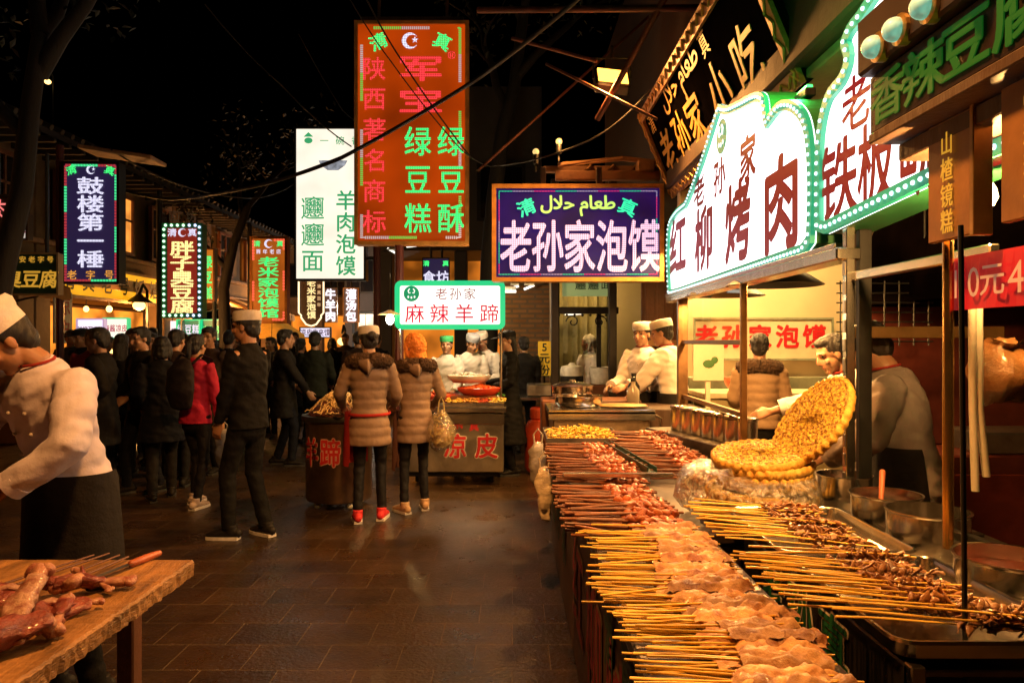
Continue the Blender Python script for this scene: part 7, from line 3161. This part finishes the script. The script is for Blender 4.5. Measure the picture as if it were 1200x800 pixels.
wk = [
    ('man in a dark coat seen from the side beside the neon menus', 333, 8.9, -75, 1.68, 'coat', BLK2, 'short', None),
    ('man in a dark olive jacket walking away by the barrel', 369, 9.3, 5, 1.66, 'jacket', GREENC, 'short', None),
    ('walker in a brown jacket just behind the girl in crimson', 205, 7.6, 12, 1.66, 'jacket', BROWNC, 'short', None),
    ('woman in a dark coat with a bob cut close to the crimson jacket', 190, 7.0, 30, 1.58, 'coat', NAVYC, 'bob', None),
    ('man in a maroon collar jacket turning towards the cook', 168, 7.3, 150, 1.68, 'jacket', BLK2, 'short', None),
    ('shopper in a charcoal coat just past the shoulder of the cook', 118, 6.6, 100, 1.66, 'coat', BLK2, 'short', None),
    ('person in a black jacket with long hair behind the charcoal coat', 142, 8.2, 20, 1.62, 'jacket', BLK, 'long', None),
    ('man with a dark peaked cap under the juice sign', 98, 9.2, 160, 1.70, 'coat', NAVYC, 'short', 'peak'),
    ('man in a grey jacket far off beneath the yellow fascia', 83, 10.5, 200, 1.70, 'jacket', GREYC, 'short', None),
    ('woman with long hair far off beneath the mint edged sign', 152, 11.0, 170, 1.62, 'coat', MAROON, 'long', None),
    ('tall man in black far off under the bulb framed sign', 178, 11.8, 10, 1.76, 'jacket', BLK, 'short', None),
    ('man in an olive coat far off under the arrow sign', 214, 12.0, 185, 1.68, 'coat', GREENC, 'short', None),
    ('girl in a maroon jacket far off under the green signs', 250, 10.0, 160, 1.56, 'jacket', MAROON, 'bob', None),
    ('man in a navy jacket half hidden by the man in the white skullcap', 268, 9.6, 20, 1.68, 'jacket', NAVYC, 'short', None),
    ('woman in a grey coat next to the man at the neon menus', 318, 11.5, 175, 1.60, 'coat', GREYC, 'long', None),
    ('distant man in black under the amber parasol', 345, 13.0, 180, 1.70, 'jacket', BLK, 'short', None),
    ('distant woman in navy before the lit white shop', 389, 14.5, 10, 1.60, 'coat', NAVYC, 'bob', None),
    ('distant man in brown before the lit white shop', 405, 15.5, 190, 1.70, 'jacket', BROWNC, 'short', None),
    ('distant man in charcoal between the sign posts', 441, 12.0, 0, 1.66, 'jacket', BLK2, 'short', None),
    ('distant walker in olive at the far end of the lane', 300, 16.0, 175, 1.68, 'coat', GREENC, 'short', None),
    ('distant walker in black at the far end near the thin tree', 232, 15.5, 185, 1.70, 'coat', BLK, 'short', None),
    ('distant walker in maroon near the amber globe lamps', 195, 15.0, 5, 1.62, 'jacket', MAROON, 'pony', None),
    ('short woman in black squeezed behind the dark backpack', 221, 8.0, 10, 1.54, 'coat', BLK, 'bob', None),
    ('man in charcoal facing the camera between the charcoal coat and the maroon collar', 155, 9.4, 190, 1.70, 'jacket', BLK2, 'short', None),
    ('woman in a brown coat passing under the arrow sign', 188, 9.8, 95, 1.60, 'coat', BROWNC, 'long', None),
    ('man in black walking away beneath the small green signs', 246, 12.5, 0, 1.70, 'coat', BLK, 'short', None),
    ('youth in navy walking away under the juice sign', 122, 10.2, -10, 1.62, 'jacket', NAVYC, 'short', None),
    ('woman in black near the olive jacket by the barrel', 352, 10.8, -20, 1.58, 'coat', BLK, 'pony', None),
    ('man in brown waiting by the tall sign post', 420, 10.5, 30, 1.68, 'coat', BROWNC, 'short', None),
    ('man in a maroon jacket deep in the crowd behind the charcoal coat', 108, 8.4, 15, 1.66, 'jacket', MAROON, 'short', None),
    ('woman in a navy coat turning sideways beneath the shade lamp', 160, 8.6, -80, 1.58, 'coat', NAVYC, 'bob', None),
    ('man in a brown coat looking back beside the crimson girl', 246, 8.4, 165, 1.70, 'coat', BROWNC, 'short', None),
    ('youth in grey between the maroon collar and the navy bob', 178, 9.0, 185, 1.64, 'jacket', GREYC, 'short', None),
    ('woman in maroon far off left of the man in the skullcap', 222, 10.6, 5, 1.58, 'coat', MAROON, 'pony', None),
    ('man in olive far off behind the man in the skullcap', 290, 10.4, 5, 1.72, 'jacket', GREENC, 'short', None),
    ('old man in grey under the thin dark tree', 276, 12.8, 170, 1.60, 'coat', GREYC, 'short', 'peak'),
]
rnd = random.Random(21)
for (lab, px, Yd, face, H, top, tm, hr, ht) in wk:
    st = rnd.uniform(-.14, .14)
    person(lab, P(px, 400, Yd).x, Yd, face, H, rnd.uniform(.95, 1.06), top, tm, rnd.choice([BLK, BLK2, NAVYC]), hair=hr, hat=ht, hatm=cloth('black_hat', (.014, .012, .013)),
           feet=((-.10, st, 6), (.10, -st, -6)), hands=((-.19, .10 + rnd.uniform(-.05, .2), .84 + rnd.uniform(0, .2)), (.19, .10 + rnd.uniform(-.05, .2), .84 + rnd.uniform(0, .2))),
           head=(rnd.uniform(-.3, .3), rnd.uniform(0, .25)), vox=.013 if Yd < 9 else .017, group='people walking in the lane', skin=rnd.choice([SKIN, SKIN_D]))

bpy.data.scenes.remove(TMP)
